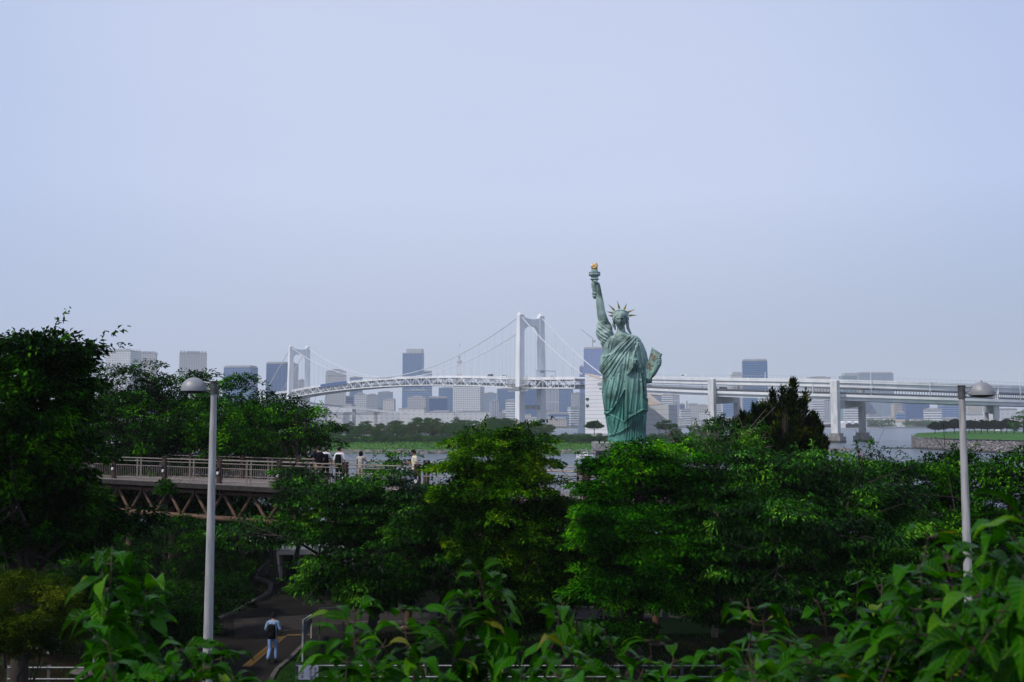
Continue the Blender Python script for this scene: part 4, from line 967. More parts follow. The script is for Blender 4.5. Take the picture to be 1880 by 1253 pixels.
def clump_leaves(rs, C, O, r, n, L_, Wd, droop=.35, flat=.55, sprig=.25):
    """leaves on the upper outside of every clump; some clumps reach out as sprigs"""
    m = len(C); rad = r * (.6 + .8 * rs.rand(m)); cnt = np.maximum(6, (n * (rad / r) ** 2 * (.6 + .8 * rs.rand(m))).astype(int))
    idx = np.repeat(np.arange(m), cnt); N_ = len(idx)
    u = unit(rs, N_); u[:, 2] = np.abs(u[:, 2]) * .9 - .25 * rs.rand(N_)
    sc_ = (rad[idx] * (.45 + .6 * rs.rand(N_) ** .6))[:, None]
    p = C[idx] + u * sc_ * [1, 1, flat]
    d = u * [1, 1, .35] + rs.randn(N_, 3) * .4 + O[idx] * .3; d[:, 2] -= droop
    sp = rs.rand(m) < sprig; s_i = np.where(sp)[0]
    if len(s_i):
        k = 26; idx2 = np.repeat(s_i, k); t = np.tile(np.linspace(0, 1, k), len(s_i))
        ax = O[s_i] * [1, 1, .5] + [0, 0, .55] + rs.randn(len(s_i), 3) * .35; ax /= np.linalg.norm(ax, axis=1, keepdims=True)
        ln = r * (1.2 + 1.3 * rs.rand(len(s_i)))
        ax2 = np.repeat(ax, k, 0); ln2 = np.repeat(ln, k)
        p2 = C[idx2] + ax2 * (t * ln2)[:, None] + rs.randn(len(idx2), 3) * .03 - np.array([0, 0, 1]) * (t ** 2 * ln2 * .25)[:, None]
        d2 = ax2 * .5 + rs.randn(len(idx2), 3) * .75; d2[:, 2] -= droop * .8
        p = np.concatenate([p, p2]); d = np.concatenate([d, d2])
    return leaves(rs, p, d, L_, Wd)
def limb_mesh(rs, base, top, C, r0, nb=14, zfork=.35):
    mb = MB(); base = Vector(base); top = Vector(top)
    n = 6; pts = [base.lerp(top, i / n) + Vector((rs.randn() * .12, rs.randn() * .12, 0)) * (i > 0) for i in range(n + 1)]
    mb.tube(pts, [r0 * (1.25 if i == 0 else 1 - .7 * i / n) for i in range(n + 1)], 9)
    ids = rs.choice(len(C), min(nb, len(C)), replace=False)
    for i in ids:
        c = Vector(C[i]); t = zfork + (1 - zfork) * rs.rand() * .8; s_ = base.lerp(top, t)
        if c.z < s_.z - .5: t = max(.15, t * .5); s_ = base.lerp(top, t)
        m_ = s_.lerp(c, .5) + Vector((rs.randn() * .2, rs.randn() * .2, .15 * (c - s_).length))
        rr = r0 * .45 * (1 - t * .5); mb.tube([s_, s_.lerp(m_, .5) + Vector((0, 0, .05)), m_, m_.lerp(c, .6), c], [rr, rr * .8, rr * .6, rr * .35, rr * .12], 6)
        for _ in range(3):
            e = c + Vector(rs.randn(3) * .7); q = m_.lerp(c, rs.rand() * .8); mb.tube([q, q.lerp(e, .5) + Vector((0, 0, .08)), e], [rr * .3, rr * .2, .008], 5)
    return mb
def tree(name, label, cat, base, blobs, nclump, cr, nleaf, L_, Wd, mat, seed, r0=.22, droop=.35, sprig=.25, bark='bark', top=None, nb=16, group=None, flat=.55, shell=(.72, 1.02)):
    rs = np.random.RandomState(seed)
    t = thing(name, base, label, cat, group)
    C, O = crown_points(rs, blobs, nclump, shell)
    V, F = clump_leaves(rs, C, O, cr, nleaf, L_, Wd, droop, flat, sprig)
    fast_obj('crown', V, F, mat, t)
    B = np.array(blobs, float)
    if top is None: top = (B[:, 0].mean(), B[:, 1].mean(), B[:, 2].max())
    limb_mesh(rs, base, top, C, r0, nb).obj('trunk', MAT[bark], t, smooth=60)
    return t
def blob(px, py, Y, rpx, rpy, ry=None):
    c = at(px, py, Y); s_ = Y / FPX; return (c.x, c.y, c.z, rpx * s_, ry if ry is not None else rpx * s_ * .9, rpy * s_)
LF = {}
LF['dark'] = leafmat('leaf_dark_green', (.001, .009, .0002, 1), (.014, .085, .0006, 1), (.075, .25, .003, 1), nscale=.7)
LF['mid'] = leafmat('leaf_mid_green', (.0015, .013, .0002, 1), (.019, .11, .0008, 1), (.11, .34, .004, 1), nscale=.7)
LF['fresh'] = leafmat('leaf_fresh_yellow_green', (.003, .02, .0002, 1), (.055, .19, .001, 1), (.18, .31, .005, 1), nscale=.8)
LF['bright'] = leafmat('leaf_bright_green', (.0015, .018, .0002, 1), (.028, .18, .001, 1), (.11, .34, .003, 1), nscale=.7)
LF['soft'] = leafmat('leaf_soft_green', (.0015, .013, .0003, 1), (.02, .115, .0012, 1), (.12, .31, .014, 1), nscale=.7, spec=.1, rough=.42)
LF['conifer'] = leafmat('conifer_scale', (.002, .008, .0005, 1), (.014, .034, .0015, 1), (.09, .11, .004, 1), nscale=1.2, rough=.7, trans=.1, spec=.02)
LF['olive'] = leafmat('leaf_olive_yellow', (.01, .026, .001, 1), (.05, .09, .003, 1), (.16, .2, .012, 1), nscale=1.2, rough=.45)
LF['isle'] = leafmat('leaf_island', (.01, .055, .002, 1), (.032, .13, .005, 1), (.08, .2, .012, 1), nscale=.12, rough=.55)
LF['isle2'] = leafmat('leaf_island_olive', (.03, .055, .01, 1), (.08, .12, .025, 1), (.14, .18, .05, 1), nscale=.12, rough=.55)
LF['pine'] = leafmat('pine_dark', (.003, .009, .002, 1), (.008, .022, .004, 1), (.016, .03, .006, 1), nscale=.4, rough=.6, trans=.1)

# --- big dark tree at the left edge
tree('broadleaf_tree', 'large dark spreading tree filling the left edge with the highest crown', 'tree', (at(40, 1000, 27).x, 27, GZ + .1),
     [blob(60, 660, 27, 70, 42), blob(120, 655, 27, 42, 34), blob(-40, 690, 27, 90, 60), blob(20, 760, 27, 120, 70, 2.2), blob(110, 700, 27, 46, 34), blob(-20, 850, 27, 150, 80, 2.4), blob(95, 860, 28, 76, 66), blob(50, 960, 28, 120, 70, 2.2), blob(150, 965, 28.5, 70, 46), blob(245, 968, 29.5, 42, 26)],
     400, .62, 150, .17, .085, LF['dark'], 11, r0=.26, nb=22)
# --- trees behind the walkway, left
def backtree(name, label, px, top, wid, Y, seed, mat='dark', n=150, by=950, **k):
    h = by - top
    bl = [blob(px, top + .16 * h, Y, wid * .42, h * .17), blob(px - wid * .36, top + .36 * h, Y + .5, wid * .42, h * .22), blob(px + wid * .36, top + .38 * h, Y - .4, wid * .42, h * .22),
          blob(px, top + .5 * h, Y, wid * .6, h * .3), blob(px - wid * .3, top + .74 * h, Y, wid * .55, h * .24), blob(px + wid * .3, top + .76 * h, Y, wid * .55, h * .24)]
    b = at(px, 1060, Y); return tree(name, label, 'tree', (b.x, Y, mound(b.x, Y) - .1), bl, int(n * 1.35), .7, 90, .2, .09, LF[mat], seed, nb=20, **k)
backtree('broadleaf_tree', 'dark leafy tree behind the walkway with upright shoots before the left white towers', 232, 664, 180, 57, 21, n=230)
backtree('broadleaf_tree', 'dark leafy tree behind the walkway between left lamp and pale crowned tower', 345, 676, 165, 59, 22, n=210)
backtree('broadleaf_tree', 'dark leafy tree directly behind the left lamp post below the blue glass block', 440, 696, 160, 56, 23, n=190, mat='mid')
backtree('broadleaf_tree', 'dark leafy tree with side branches reaching right under the far bridge tower', 505, 730, 140, 54, 24, n=120, by=870, mat='mid')
backtree('broadleaf_tree', 'dark leafy tree behind the big left tree over the walkway end', 150, 735, 190, 60, 25, n=190)
# reaching branch tips near x 560-610
tree('broadleaf_tree', 'slender leafy tree whose tips reach over the left end of the bridge truss', 'tree', (at(540, 1060, 52).x, 52, mound(-22, 52)),
     [blob(545, 770, 52, 42, 16, 1), blob(575, 760, 52, 30, 9, .7), blob(520, 800, 52, 60, 26, 1.5), blob(560, 800, 52, 36, 12, 1)], 34, .5, 45, .19, .08, LF['mid'], 26, r0=.12, sprig=.5)
# --- tree in front of the walkway centre-left
tree('cherry_tree', 'wide green cherry tree hiding the walkway below the four bystanders', 'tree', (at(690, 1130, 36).x, 36, GZ),
     [blob(600, 950, 36, 110, 62), blob(700, 925, 36, 95, 52), blob(690, 1010, 35.5, 130, 80), blob(560, 900, 36.5, 62, 34), blob(540, 880, 37, 34, 26, .9), blob(640, 905, 36, 60, 28), blob(720, 895, 36, 44, 22, 1), blob(452, 978, 36, 58, 30), blob(760, 990, 35.5, 95, 75), blob(655, 1085, 35.5, 100, 40), blob(840, 980, 35.5, 80, 60), blob(750, 905, 36, 50, 28)],
     320, .6, 165, .16, .062, LF['soft'], 31, r0=.2, droop=.55, sprig=.45, nb=26, flat=.4, shell=(.55, 1.08))
# --- yellow green round tree
tree('camphor_tree', 'tall rounded yellow-green tree in the middle with bronze new tips', 'tree', (at(920, 1180, 34).x, 35, GZ),
     [blob(905, 850, 35, 78, 50), blob(955, 812, 35, 48, 34), blob(862, 815, 35.3, 42, 28), blob(975, 860, 35, 44, 36), blob(845, 870, 34.8, 50, 40), blob(905, 920, 34.6, 110, 50), blob(970, 930, 34.8, 62, 52), blob(925, 990, 34.6, 100, 60), blob(1000, 1000, 34.8, 70, 60), blob(1030, 930, 35.5, 42, 30), blob(960, 1070, 34.8, 80, 50), blob(905, 1055, 34.8, 60, 44)],
     300, .56, 220, .135, .065, LF['fresh'], 41, r0=.24, droop=.15, sprig=.2, nb=24, flat=.5, shell=(.6, 1.06))
# --- round tree under the statue
tree('camphor_tree', 'dense round green tree hiding the foot of the statue', 'tree', (at(1160, 1130, 32.5).x, 33, GZ),
     [blob(1160, 850, 33, 62, 36), blob(1185, 835, 33, 50, 32), blob(1110, 885, 32.8, 42, 38), blob(1150, 920, 32.8, 88, 50), blob(1230, 880, 33, 62, 48), blob(1130, 985, 32.4, 88, 52), blob(1200, 980, 32.5, 90, 58), blob(1160, 1050, 32.4, 100, 46), blob(1250, 1010, 32.2, 60, 50), blob(1120, 1085, 32.4, 70, 40), blob(1210, 1090, 32.4, 70, 36)],
     290, .58, 200, .14, .065, LF['bright'], 51, r0=.24, droop=.25, sprig=.25, nb=22, flat=.45, shell=(.6, 1.06))
# --- broad arching cherry to the right
tree('cherry_tree', 'broad arching cherry tree right of the statue with drooping leaf sprays', 'tree', (at(1395, 1130, 33).x, 33, GZ),
     [blob(1290, 875, 33.6, 80, 44), blob(1385, 862, 33.6, 84, 36), blob(1480, 872, 33.4, 90, 40), blob(1580, 902, 33.2, 84, 44), blob(1340, 915, 33.2, 90, 40), blob(1450, 915, 33, 90, 40), blob(1340, 960, 33, 120, 60), blob(1460, 960, 32.5, 140, 70), blob(1580, 990, 32.5, 110, 60), blob(1400, 1040, 32.5, 140, 56), blob(1530, 1060, 32, 120, 55), blob(1650, 970, 33, 60, 40), blob(1280, 1030, 33, 70, 46)],
     370, .64, 175, .16, .062, LF['soft'], 61, r0=.26, droop=.6, sprig=.5, nb=34, flat=.38, shell=(.55, 1.08))
# --- wispy pale tree between statue and conifer
tree('young_tree', 'thin airy young tree with pale sprays left of the dark conifer', 'tree', (at(1320, 1100, 40).x, 41, GZ),
     [blob(1300, 812, 41, 58, 22), blob(1350, 826, 41, 54, 24), blob(1262, 838, 41, 44, 24), blob(1372, 800, 41, 30, 20), blob(1315, 784, 41, 26, 10, .8)],
     120, .4, 46, .13, .055, LF['soft'], 63, r0=.12, droop=.2, sprig=.75, nb=26, bark='twig')
# --- flame-shaped conifer
def conifer():
    rs = np.random.RandomState(71); Y = 50
    t = thing('juniper', (at(1442, 1060, Y).x, Y, GZ), 'dark flame-shaped conifer with ragged spires right of the glass tower', 'conifer')
    tops = [(1456, 692), (1437, 707), (1417, 713), (1479, 718), (1446, 720), (1466, 732), (1401, 735), (1388, 740), (1428, 735), (1494, 755), (1364, 753), (1376, 765), (1410, 756), (1486, 770), (1504, 778), (1350, 776), (1440, 760), (1462, 770), (1394, 772), (1424, 780), (1514, 806), (1478, 792), (1362, 796), (1500, 808), (1384, 800), (1450, 800), (1408, 806), (1470, 818), (1432, 824), (1350, 822), (1490, 838), (1395, 834), (1370, 838), (1455, 842), (1512, 848), (1420, 852)]
    tops = [(x, y + (12 if y < 760 else 5)) for x, y in tops]
    spires = [(x, y, 0, 0) for x, y in tops]
    Ps = []; Ds = []; s_ = Y / FPX
    for q, (x, yt) in enumerate(tops):
        yo = Y + rs.uniform(-1.9, 1.0) - (.6 if yt > 770 else 0); lean = (x - 1440) * .14 + rs.uniform(-5, 5); hgt = rs.uniform(52, 80); m = int(hgt / 3.2)
        for i in range(m):
            f = i / m; wd = 1.2 + 7.0 * f ** .8 * rs.uniform(.5, 1.5)
            for _ in range(2 if yt > 745 else 1):
                th = rs.rand() * 6.283; r_ = wd * rs.uniform(.3, 1.0) * s_
                c = np.array(at(x - lean * f, yt + hgt * f, yo)) + [math.cos(th) * r_, math.sin(th) * r_, rs.randn() * .05]
                k = 46; u = unit(rs, k) * [.17, .17, .26] * rs.rand(k, 1) ** .5; Ps.append(c + u)
                Ds.append(u * 2.2 + np.array([math.cos(th), math.sin(th), 0]) * .55 + [0, 0, 1.0] + rs.randn(k, 3) * .32)
    V, F = leaves(rs, np.concatenate(Ps), np.concatenate(Ds), .24, .06, fold=.1, droop=0)
    fast_obj('crown', V, F, LF['conifer'], t)
    mb = MB(); b = t.location
    mb.tube([b, b + Vector((0, 0, 3)), at(1442, 740, Y)], [.3, .24, .04], 8)
    for (x, yt, _a, _b) in spires[:24]: mb.tube([b + Vector((0, 0, 3.5)), at(1440 + (x - 1440) * .7, yt + 90, Y), at(x, yt + 18, Y)], [.1, .07, .02], 5)
    mb.obj('trunk', MAT['bark'], t, smooth=60)
conifer()
# --- right side trees
tree('broadleaf_tree', 'bright green bush-topped tree just below the second viaduct pier', 'tree', (at(1590, 1100, 42).x, 42, GZ),
     [blob(1585, 862, 42, 50, 20), blob(1640, 872, 42, 46, 22), blob(1600, 905, 42, 90, 40)], 90, .5, 80, .14, .06, LF['bright'], 81, r0=.15, sprig=.45)
tree('broadleaf_tree', 'dark green tree left of the right lamp post over the water', 'tree', (at(1745, 1100, 36).x, 36, GZ),
     [blob(1730, 858, 36, 54, 30), blob(1690, 885, 36, 70, 36), blob(1785, 868, 36, 46, 28), blob(1760, 900, 36, 70, 44), blob(1720, 960, 35, 110, 50)], 150, .52, 80, .15, .065, LF['mid'], 82, r0=.18, sprig=.4)
tree('broadleaf_tree', 'dark green tree right of the right lamp post at the picture edge', 'tree', (at(1850, 1100, 34).x, 34, GZ),
     [blob(1830, 880, 34, 46, 30), blob(1880, 850, 34, 40, 26), blob(1850, 920, 34, 80, 46), blob(1820, 980, 33.5, 100, 50), blob(1900, 900, 34, 50, 40)], 170, .52, 80, .15, .065, LF['mid'], 83, r0=.18, sprig=.4)
tree('sapling', 'tall thin sapling with sparse leaves against the water right of the red marker', 'sapling', (at(1603, 1000, 40).x, 40, GZ),
     [blob(1603, 832, 40, 9, 22, .25), blob(1584, 846, 40, 7, 12, .2), blob(1600, 860, 40, 18, 14, .4)], 16, .28, 16, .12, .055, LF['mid'], 84, r0=.04, sprig=.5, nb=8)
tree('sapling', 'low spray of small leaves just right of the phone photographer', 'sapling', (at(720, 1000, 46.5).x, 46.7, GZ),
     [blob(735, 845, 46.5, 36, 12, .7), blob(700, 862, 46.5, 26, 14, .6), blob(720, 880, 46.5, 40, 16, .8)], 40, .4, 45, .13, .06, LF['mid'], 85, r0=.07, sprig=.5, nb=10)
# --- dark understorey
def shrub(name, label, px, py, Y, rx, ry, seed, mat, n=60, L_=.12, W_=.055, nl=90, cr=.4, **k):
    b = at(px, py, Y); g = mound(b.x, Y)
    bl = [blob(px, py, Y, rx, ry), blob(px - rx * .45, py + ry * .25, Y, rx * .6, ry * .7), blob(px + rx * .45, py + ry * .2, Y + .2, rx * .6, ry * .75)]
    return tree(name, label, 'shrub', (b.x, Y, g - .05), bl, n, cr, nl, L_, W_, LF[mat], seed, r0=.06, nb=8, top=(b.x, Y, b.z), **k)
shrub('shrub', 'yellow-green fine-leaved shrub at the bottom left edge', 50, 1130, 24, 92, 80, 91, 'olive', 170, .1, .028, 150, .3, droop=0, sprig=.2)
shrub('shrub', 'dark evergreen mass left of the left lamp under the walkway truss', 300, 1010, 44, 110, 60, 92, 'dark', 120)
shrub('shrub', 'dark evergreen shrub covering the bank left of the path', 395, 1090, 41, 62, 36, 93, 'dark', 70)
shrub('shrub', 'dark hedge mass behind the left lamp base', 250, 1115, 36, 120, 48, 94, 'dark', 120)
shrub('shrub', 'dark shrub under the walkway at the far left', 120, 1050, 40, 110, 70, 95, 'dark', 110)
shrub('shrub', 'low clipped shrub right of the gateway by the path', 600, 1052, 50, 36, 12, 96, 'bright', 50)
shrub('shrub', 'rounded dark shrub right of the brown walkway column', 905, 1110, 38, 52, 34, 97, 'dark', 70)
shrub('shrub', 'dense dark shrub by the cross road right of the concrete bollard', 1330, 1110, 38, 72, 40, 98, 'dark', 100)
shrub('shrub', 'dark shrub mass behind the cross road at lower right', 1480, 1100, 42, 90, 50, 99, 'dark', 100)
shrub('shrub', 'dark shrub mass behind the cross road at the right edge', 1700, 1060, 42, 130, 60, 100, 'dark', 130)
shrub('shrub', 'dark shrub behind the round tree under the white canopy', 1100, 1075, 50, 70, 30, 101, 'dark', 70)
shrub('shrub', 'small young shrub growing up to the walkway railing at left', 305, 895, 46.5, 14, 14, 102, 'mid', 16, cr=.25)
shrub('shrub', 'dark hedge along the beach side behind the middle trees', 800, 1060, 58, 150, 40, 103, 'dark', 130, cr=.6)
shrub('shrub', 'dark hedge along the beach side behind the right trees', 1420, 1040, 60, 150, 44, 104, 'dark', 130, cr=.6)

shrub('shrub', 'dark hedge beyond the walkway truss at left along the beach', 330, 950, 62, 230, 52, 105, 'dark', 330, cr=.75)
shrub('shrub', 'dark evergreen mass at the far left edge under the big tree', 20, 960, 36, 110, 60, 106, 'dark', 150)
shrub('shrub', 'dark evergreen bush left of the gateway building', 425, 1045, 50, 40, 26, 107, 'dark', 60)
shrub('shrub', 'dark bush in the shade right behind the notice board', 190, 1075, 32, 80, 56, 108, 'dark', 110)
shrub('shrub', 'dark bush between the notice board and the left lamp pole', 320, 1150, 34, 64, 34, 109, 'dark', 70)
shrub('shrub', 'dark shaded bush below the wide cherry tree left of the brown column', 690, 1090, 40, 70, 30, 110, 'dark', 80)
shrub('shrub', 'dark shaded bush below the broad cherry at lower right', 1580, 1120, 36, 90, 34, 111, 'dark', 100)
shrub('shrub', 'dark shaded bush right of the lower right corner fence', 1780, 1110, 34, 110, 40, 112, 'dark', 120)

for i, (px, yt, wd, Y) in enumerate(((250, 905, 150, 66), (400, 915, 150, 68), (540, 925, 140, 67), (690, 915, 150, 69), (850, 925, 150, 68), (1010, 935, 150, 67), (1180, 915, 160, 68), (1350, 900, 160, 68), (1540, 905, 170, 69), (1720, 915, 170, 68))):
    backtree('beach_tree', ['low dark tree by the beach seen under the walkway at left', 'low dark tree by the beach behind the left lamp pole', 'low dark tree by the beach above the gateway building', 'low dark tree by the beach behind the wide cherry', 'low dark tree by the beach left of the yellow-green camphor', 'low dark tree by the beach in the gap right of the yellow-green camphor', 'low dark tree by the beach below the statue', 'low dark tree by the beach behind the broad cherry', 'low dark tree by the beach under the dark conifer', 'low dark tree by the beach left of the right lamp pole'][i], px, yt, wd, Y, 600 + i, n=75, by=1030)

tree('broadleaf_tree', 'shaded tree filling the gap between the wide cherry and the yellow-green camphor', 'tree', (at(810, 1130, 43).x, 43, GZ),
     [blob(800, 985, 43, 70, 44), blob(770, 1040, 43, 70, 44), blob(830, 1060, 43, 70, 40)], 130, .55, 90, .17, .075, LF['mid'], 701, r0=.16)
tree('broadleaf_tree', 'shaded tree filling the gap between the two round camphors under the walkway', 'tree', (at(1050, 1130, 41).x, 41, GZ),
     [blob(1050, 1020, 41, 66, 44), blob(1020, 1075, 41, 70, 36), blob(1085, 1070, 41, 60, 36)], 130, .55, 90, .17, .075, LF['dark'], 702, r0=.16)
tree('broadleaf_tree', 'shaded tree behind the broad cherry at right of centre', 'tree', (at(1330, 1130, 45).x, 45, GZ),
     [blob(1300, 985, 45, 70, 36), blob(1370, 1000, 45, 80, 50), blob(1350, 1060, 45, 90, 36)], 130, .55, 90, .17, .075, LF['dark'], 703, r0=.16)
tree('broadleaf_tree', 'shaded tree joining the broad cherry to the trees at the right lamp', 'tree', (at(1640, 1130, 40).x, 40, GZ),
     [blob(1620, 950, 40, 70, 44), blob(1680, 990, 40, 80, 50), blob(1640, 1060, 40, 110, 50)], 170, .55, 90, .17, .075, LF['mid'], 704, r0=.16)
shrub('shrub', 'dark low shrub covering the verge below the yellow-green camphor', 930, 1140, 36, 80, 26, 705, 'dark', 90)
shrub('shrub', 'dark low shrub at the foot of the round camphor below the statue', 1120, 1165, 31, 70, 24, 706, 'dark', 80)

# ---------------------------------------------------------------- island wood: individuals sharing a few crowns
def proto_far(seed, mat, R_=5.5, H=10.5, n=70, lf=.62, name='island_tree'):
    rs = np.random.RandomState(seed); t = thing(name, (0, 0, 0), None, None)
    bl = []
    for i in range(5):
        a = rs.rand() * 6.28; q = R_ * .55 * rs.rand(); bl.append((math.cos(a) * q, math.sin(a) * q, H * (.55 + .25 * rs.rand()), R_ * (.45 + .25 * rs.rand()), R_ * (.45 + .25 * rs.rand()), H * (.16 + .12 * rs.rand())))
    bl.append((0, 0, H * .45, R_ * .75, R_ * .75, H * .3))
    C, O = crown_points(rs, bl, n, (.8, 1.0))
    V, F = clump_leaves(rs, C, O, 1.15, 46, lf, lf * .5, .2, .6, .12)
    fast_obj('crown', V, F, mat, t, world=False)
    limb_mesh(rs, (0, 0, -.6), (rs.randn() * .4, rs.randn() * .4, H * .7), C, .3, 8).obj('trunk', MAT['bark'], t, world=False, smooth=60)
    return t
def place(proto, loc, rz, s_, label, cat, group, first):
    if first: o = proto
    else:
        o = proto.copy(); COL.objects.link(o)
        for ch in proto.children:
            c_ = ch.copy(); COL.objects.link(c_); c_.parent = o
    o.location = loc; o.rotation_euler = (0, 0, rz); o.scale = (s_, s_, s_ * .95)
    return tag(o, label, cat, group)
protos = [proto_far(200 + i, LF['isle' if i % 2 == 0 else 'isle2']) for i in range(6)]
used = set(); rs = np.random.RandomState(77)
def island_top(px):   # photo outline of the wood
    return np.interp(px, [590, 640, 700, 760, 830, 880, 940, 1000, 1040, 1075, 1110, 1160, 1200, 1240, 1300, 1340], [780, 768, 771, 766, 764, 760, 762, 772, 786, 793, 800, 793, 786, 780, 776, 780])
rows = [(448, 26), (462, 24), (478, 22), (496, 20), (516, 18)]
k = 0
for ri, (Y, n_) in enumerate(rows):
    for i in range(n_):
        px = 575 + (1345 - 575) * (i + rs.rand() * .7) / n_
        if px > 1012 and px < 1205 and ri > 1: continue
        X = (px - 940) / FPX * Y; gz_ = 4.0 + (Y - 448) * .01
        zt = at(px, island_top(px) + rs.rand() * 7 + (4 - ri) * 3.2, Y).z; s_ = max(.35, (zt - gz_) / 10.6)
        if 1012 < px < 1205: s_ = min(s_, .5)
        j = rs.randint(6); pr = protos[j]; fst = j not in used; used.add(j)
        lb = 'dense dark green tree in the island wood left of the statue' if px < 1090 else 'dense green tree in the island wood right of the statue'
        if s_ < .62: lb = lb.replace('tree', 'low bushy tree', 1)
        if not fst or True: place(pr, (X, Y + rs.randn() * 2.5, gz_), rs.rand() * 6.28, s_ * rs.uniform(.92, 1.08), lb, 'tree', lb.replace('tree', 'trees', 1), fst)
# shrubs along the wood's edge
pshr = [proto_far(300 + i, LF['isle'], 3.2, 3.4, 36, .45, 'shoreline_shrub') for i in range(2)]; us2 = set()
for i in range(84):
    px = 560 + 790 * (i + rs.rand() * .6) / 84; Y = 441 + rs.randn() * 3; j = i % 2
    lb = 'low green shrub along the front edge of the island wood'
    place(pshr[j], ((px - 940) / FPX * Y, Y, 3.7), rs.rand() * 6.28, rs.uniform(.5, 1.0), lb, 'shrub', 'shrubs along the edge of the island wood', j not in us2); us2.add(j)
# umbrella-shaped pine left of the statue
def umbrella_pine(px, base_y, top_y, wpx, Y, label, seed, mat='pine', lean=0, name='pine_tree', group=None, z0=None):
    rs_ = np.random.RandomState(seed); s_ = Y / FPX; b = at(px, base_y, Y); tp = at(px + lean, top_y, Y); H = tp.z - b.z; Wm = wpx * s_ / 2
    t = thing(name, tuple(b), label, 'pine tree', group)
    bl = [(tp.x, Y, tp.z - H * .22, Wm * .75, Wm * .7, H * .2), (tp.x - Wm * .45, Y, tp.z - H * .36, Wm * .55, Wm * .5, H * .14), (tp.x + Wm * .45, Y, tp.z - H * .4, Wm * .55, Wm * .5, H * .14), (tp.x, Y, tp.z - H * .45, Wm * .8, Wm * .7, H * .12)]
    if group: bl = [(tp.x, Y, tp.z - H * .34, Wm * .8, Wm * .8, H * .3), (tp.x - Wm * .4, Y, tp.z - H * .46, Wm * .6, Wm * .6, H * .22), (tp.x + Wm * .4, Y, tp.z - H * .44, Wm * .6, Wm * .6, H * .22)]
    C, O = crown_points(rs_, bl, 110); V, F = clump_leaves(rs_, C, O, .8, 60, .5, .26, -.1, .6, .05)
    fast_obj('crown', V, F, LF[mat], t)
    limb_mesh(rs_, tuple(b - Vector((0, 0, .4))), (tp.x, Y, tp.z - H * .3), C, .22, 9, .3).obj('trunk', MAT['bark'], t, smooth=60)
umbrella_pine(1091, 798, 774, 32, 436, 'single flat-topped pine on the island just left of the statue', 401, 'isle')
umbrella_pine(1222, 800, 773, 42, 452, 'dark round pine on the island just right of the statue', 402, 'isle')
ordn = ['first', 'second', 'third', 'fourth', 'fifth', 'sixth', 'seventh', 'eighth', 'ninth', 'tenth', 'eleventh', 'twelfth', 'thirteenth', 'fourteenth']
pn = [(1716, 797, 777, 17), (1736, 796, 775, 17), (1752, 795, 772, 18), (1766, 795, 772, 16), (1779, 795, 774, 16), (1790, 795, 775, 16), (1801, 795, 774, 17), (1814, 795, 775, 15), (1826, 795, 774, 18), (1838, 795, 776, 14), (1848, 795, 771, 17), (1862, 795, 774, 18)]
for i, (x, yb, yt, w_) in enumerate(pn):
    umbrella_pine(x, yb, yt - 2, w_ * 1.35, 492 + (i % 3) * 3, 'dark pine %s from the left in the row on the grassy fort' % ordn[i], 420 + i, 'pine', lean=(-2 if i % 2 else 1.5), group='pines in a row on the grassy fort')
tree('broadleaf_tree', 'large bright green tree at the right end of the fort pine row', 'tree', tuple(at(1880, 795, 488)),
     [blob(1878, 770, 488, 20, 14, 5), blob(1895, 764, 488, 24, 16, 6), blob(1868, 782, 488, 14, 11, 4)], 80, 1.3, 50, .55, .28, LF['bright'], 440, r0=.5)
rs_ = np.random.RandomState(31); n_ = 9000; xx = rs_.uniform(-120, 112, n_); yy = rs_.uniform(412, 452, n_)
zz = np.interp(yy - 402, [0, 5, 14, 20, 28, 36, 48], [.4, .9, 1.7, 2.4, 3.4, 4.0, 4.3]); p_ = np.stack([xx, yy, zz - .1], 1)
V, F = leaves(rs_, p_, rs_.randn(n_, 3) * .55 + [0, 0, 1], .75, .4, fold=.1, droop=.3)
LF['reed'] = leafmat('reed_grass', (.012, .05, .002, 1), (.03, .12, .003, 1), (.09, .16, .01, 1), nscale=.08, rough=.7)
tag(fast_obj('tall_grass', V, F, LF['reed'], None), 'tall bright green grass on the bank of the wooded island', 'grass', kind='stuff')
# far shoreline trees
def far_wood(name, label, x0, x1, ytop, Y, seed):
    rs_ = np.random.RandomState(seed); n = int((x1 - x0) * 1.2); px = x0 + (x1 - x0) * rs_.rand(n)
    C = np.array([tuple(at(p, 782, Y + 25 * rs_.rand())) for p in px]); C[:, 2] = 3 + rs_.rand(n) * (at(x0, ytop, Y).z - 4)
    V, F = clump_leaves(rs_, C, unit(rs_, n), 4.2, 26, 2.4, 1.5, .1, .7, 0)
    tag(fast_obj(name, V, F, LF['isle'], None), label, 'trees', kind='stuff')
far_wood('far_wood', 'hazy strip of trees along the far shore right of the second pier', 1596, 1640, 772, 1500, 1)
far_wood('far_wood', 'hazy strip of trees along the far shore left of the right lamp', 1662, 1765, 774, 1500, 2)
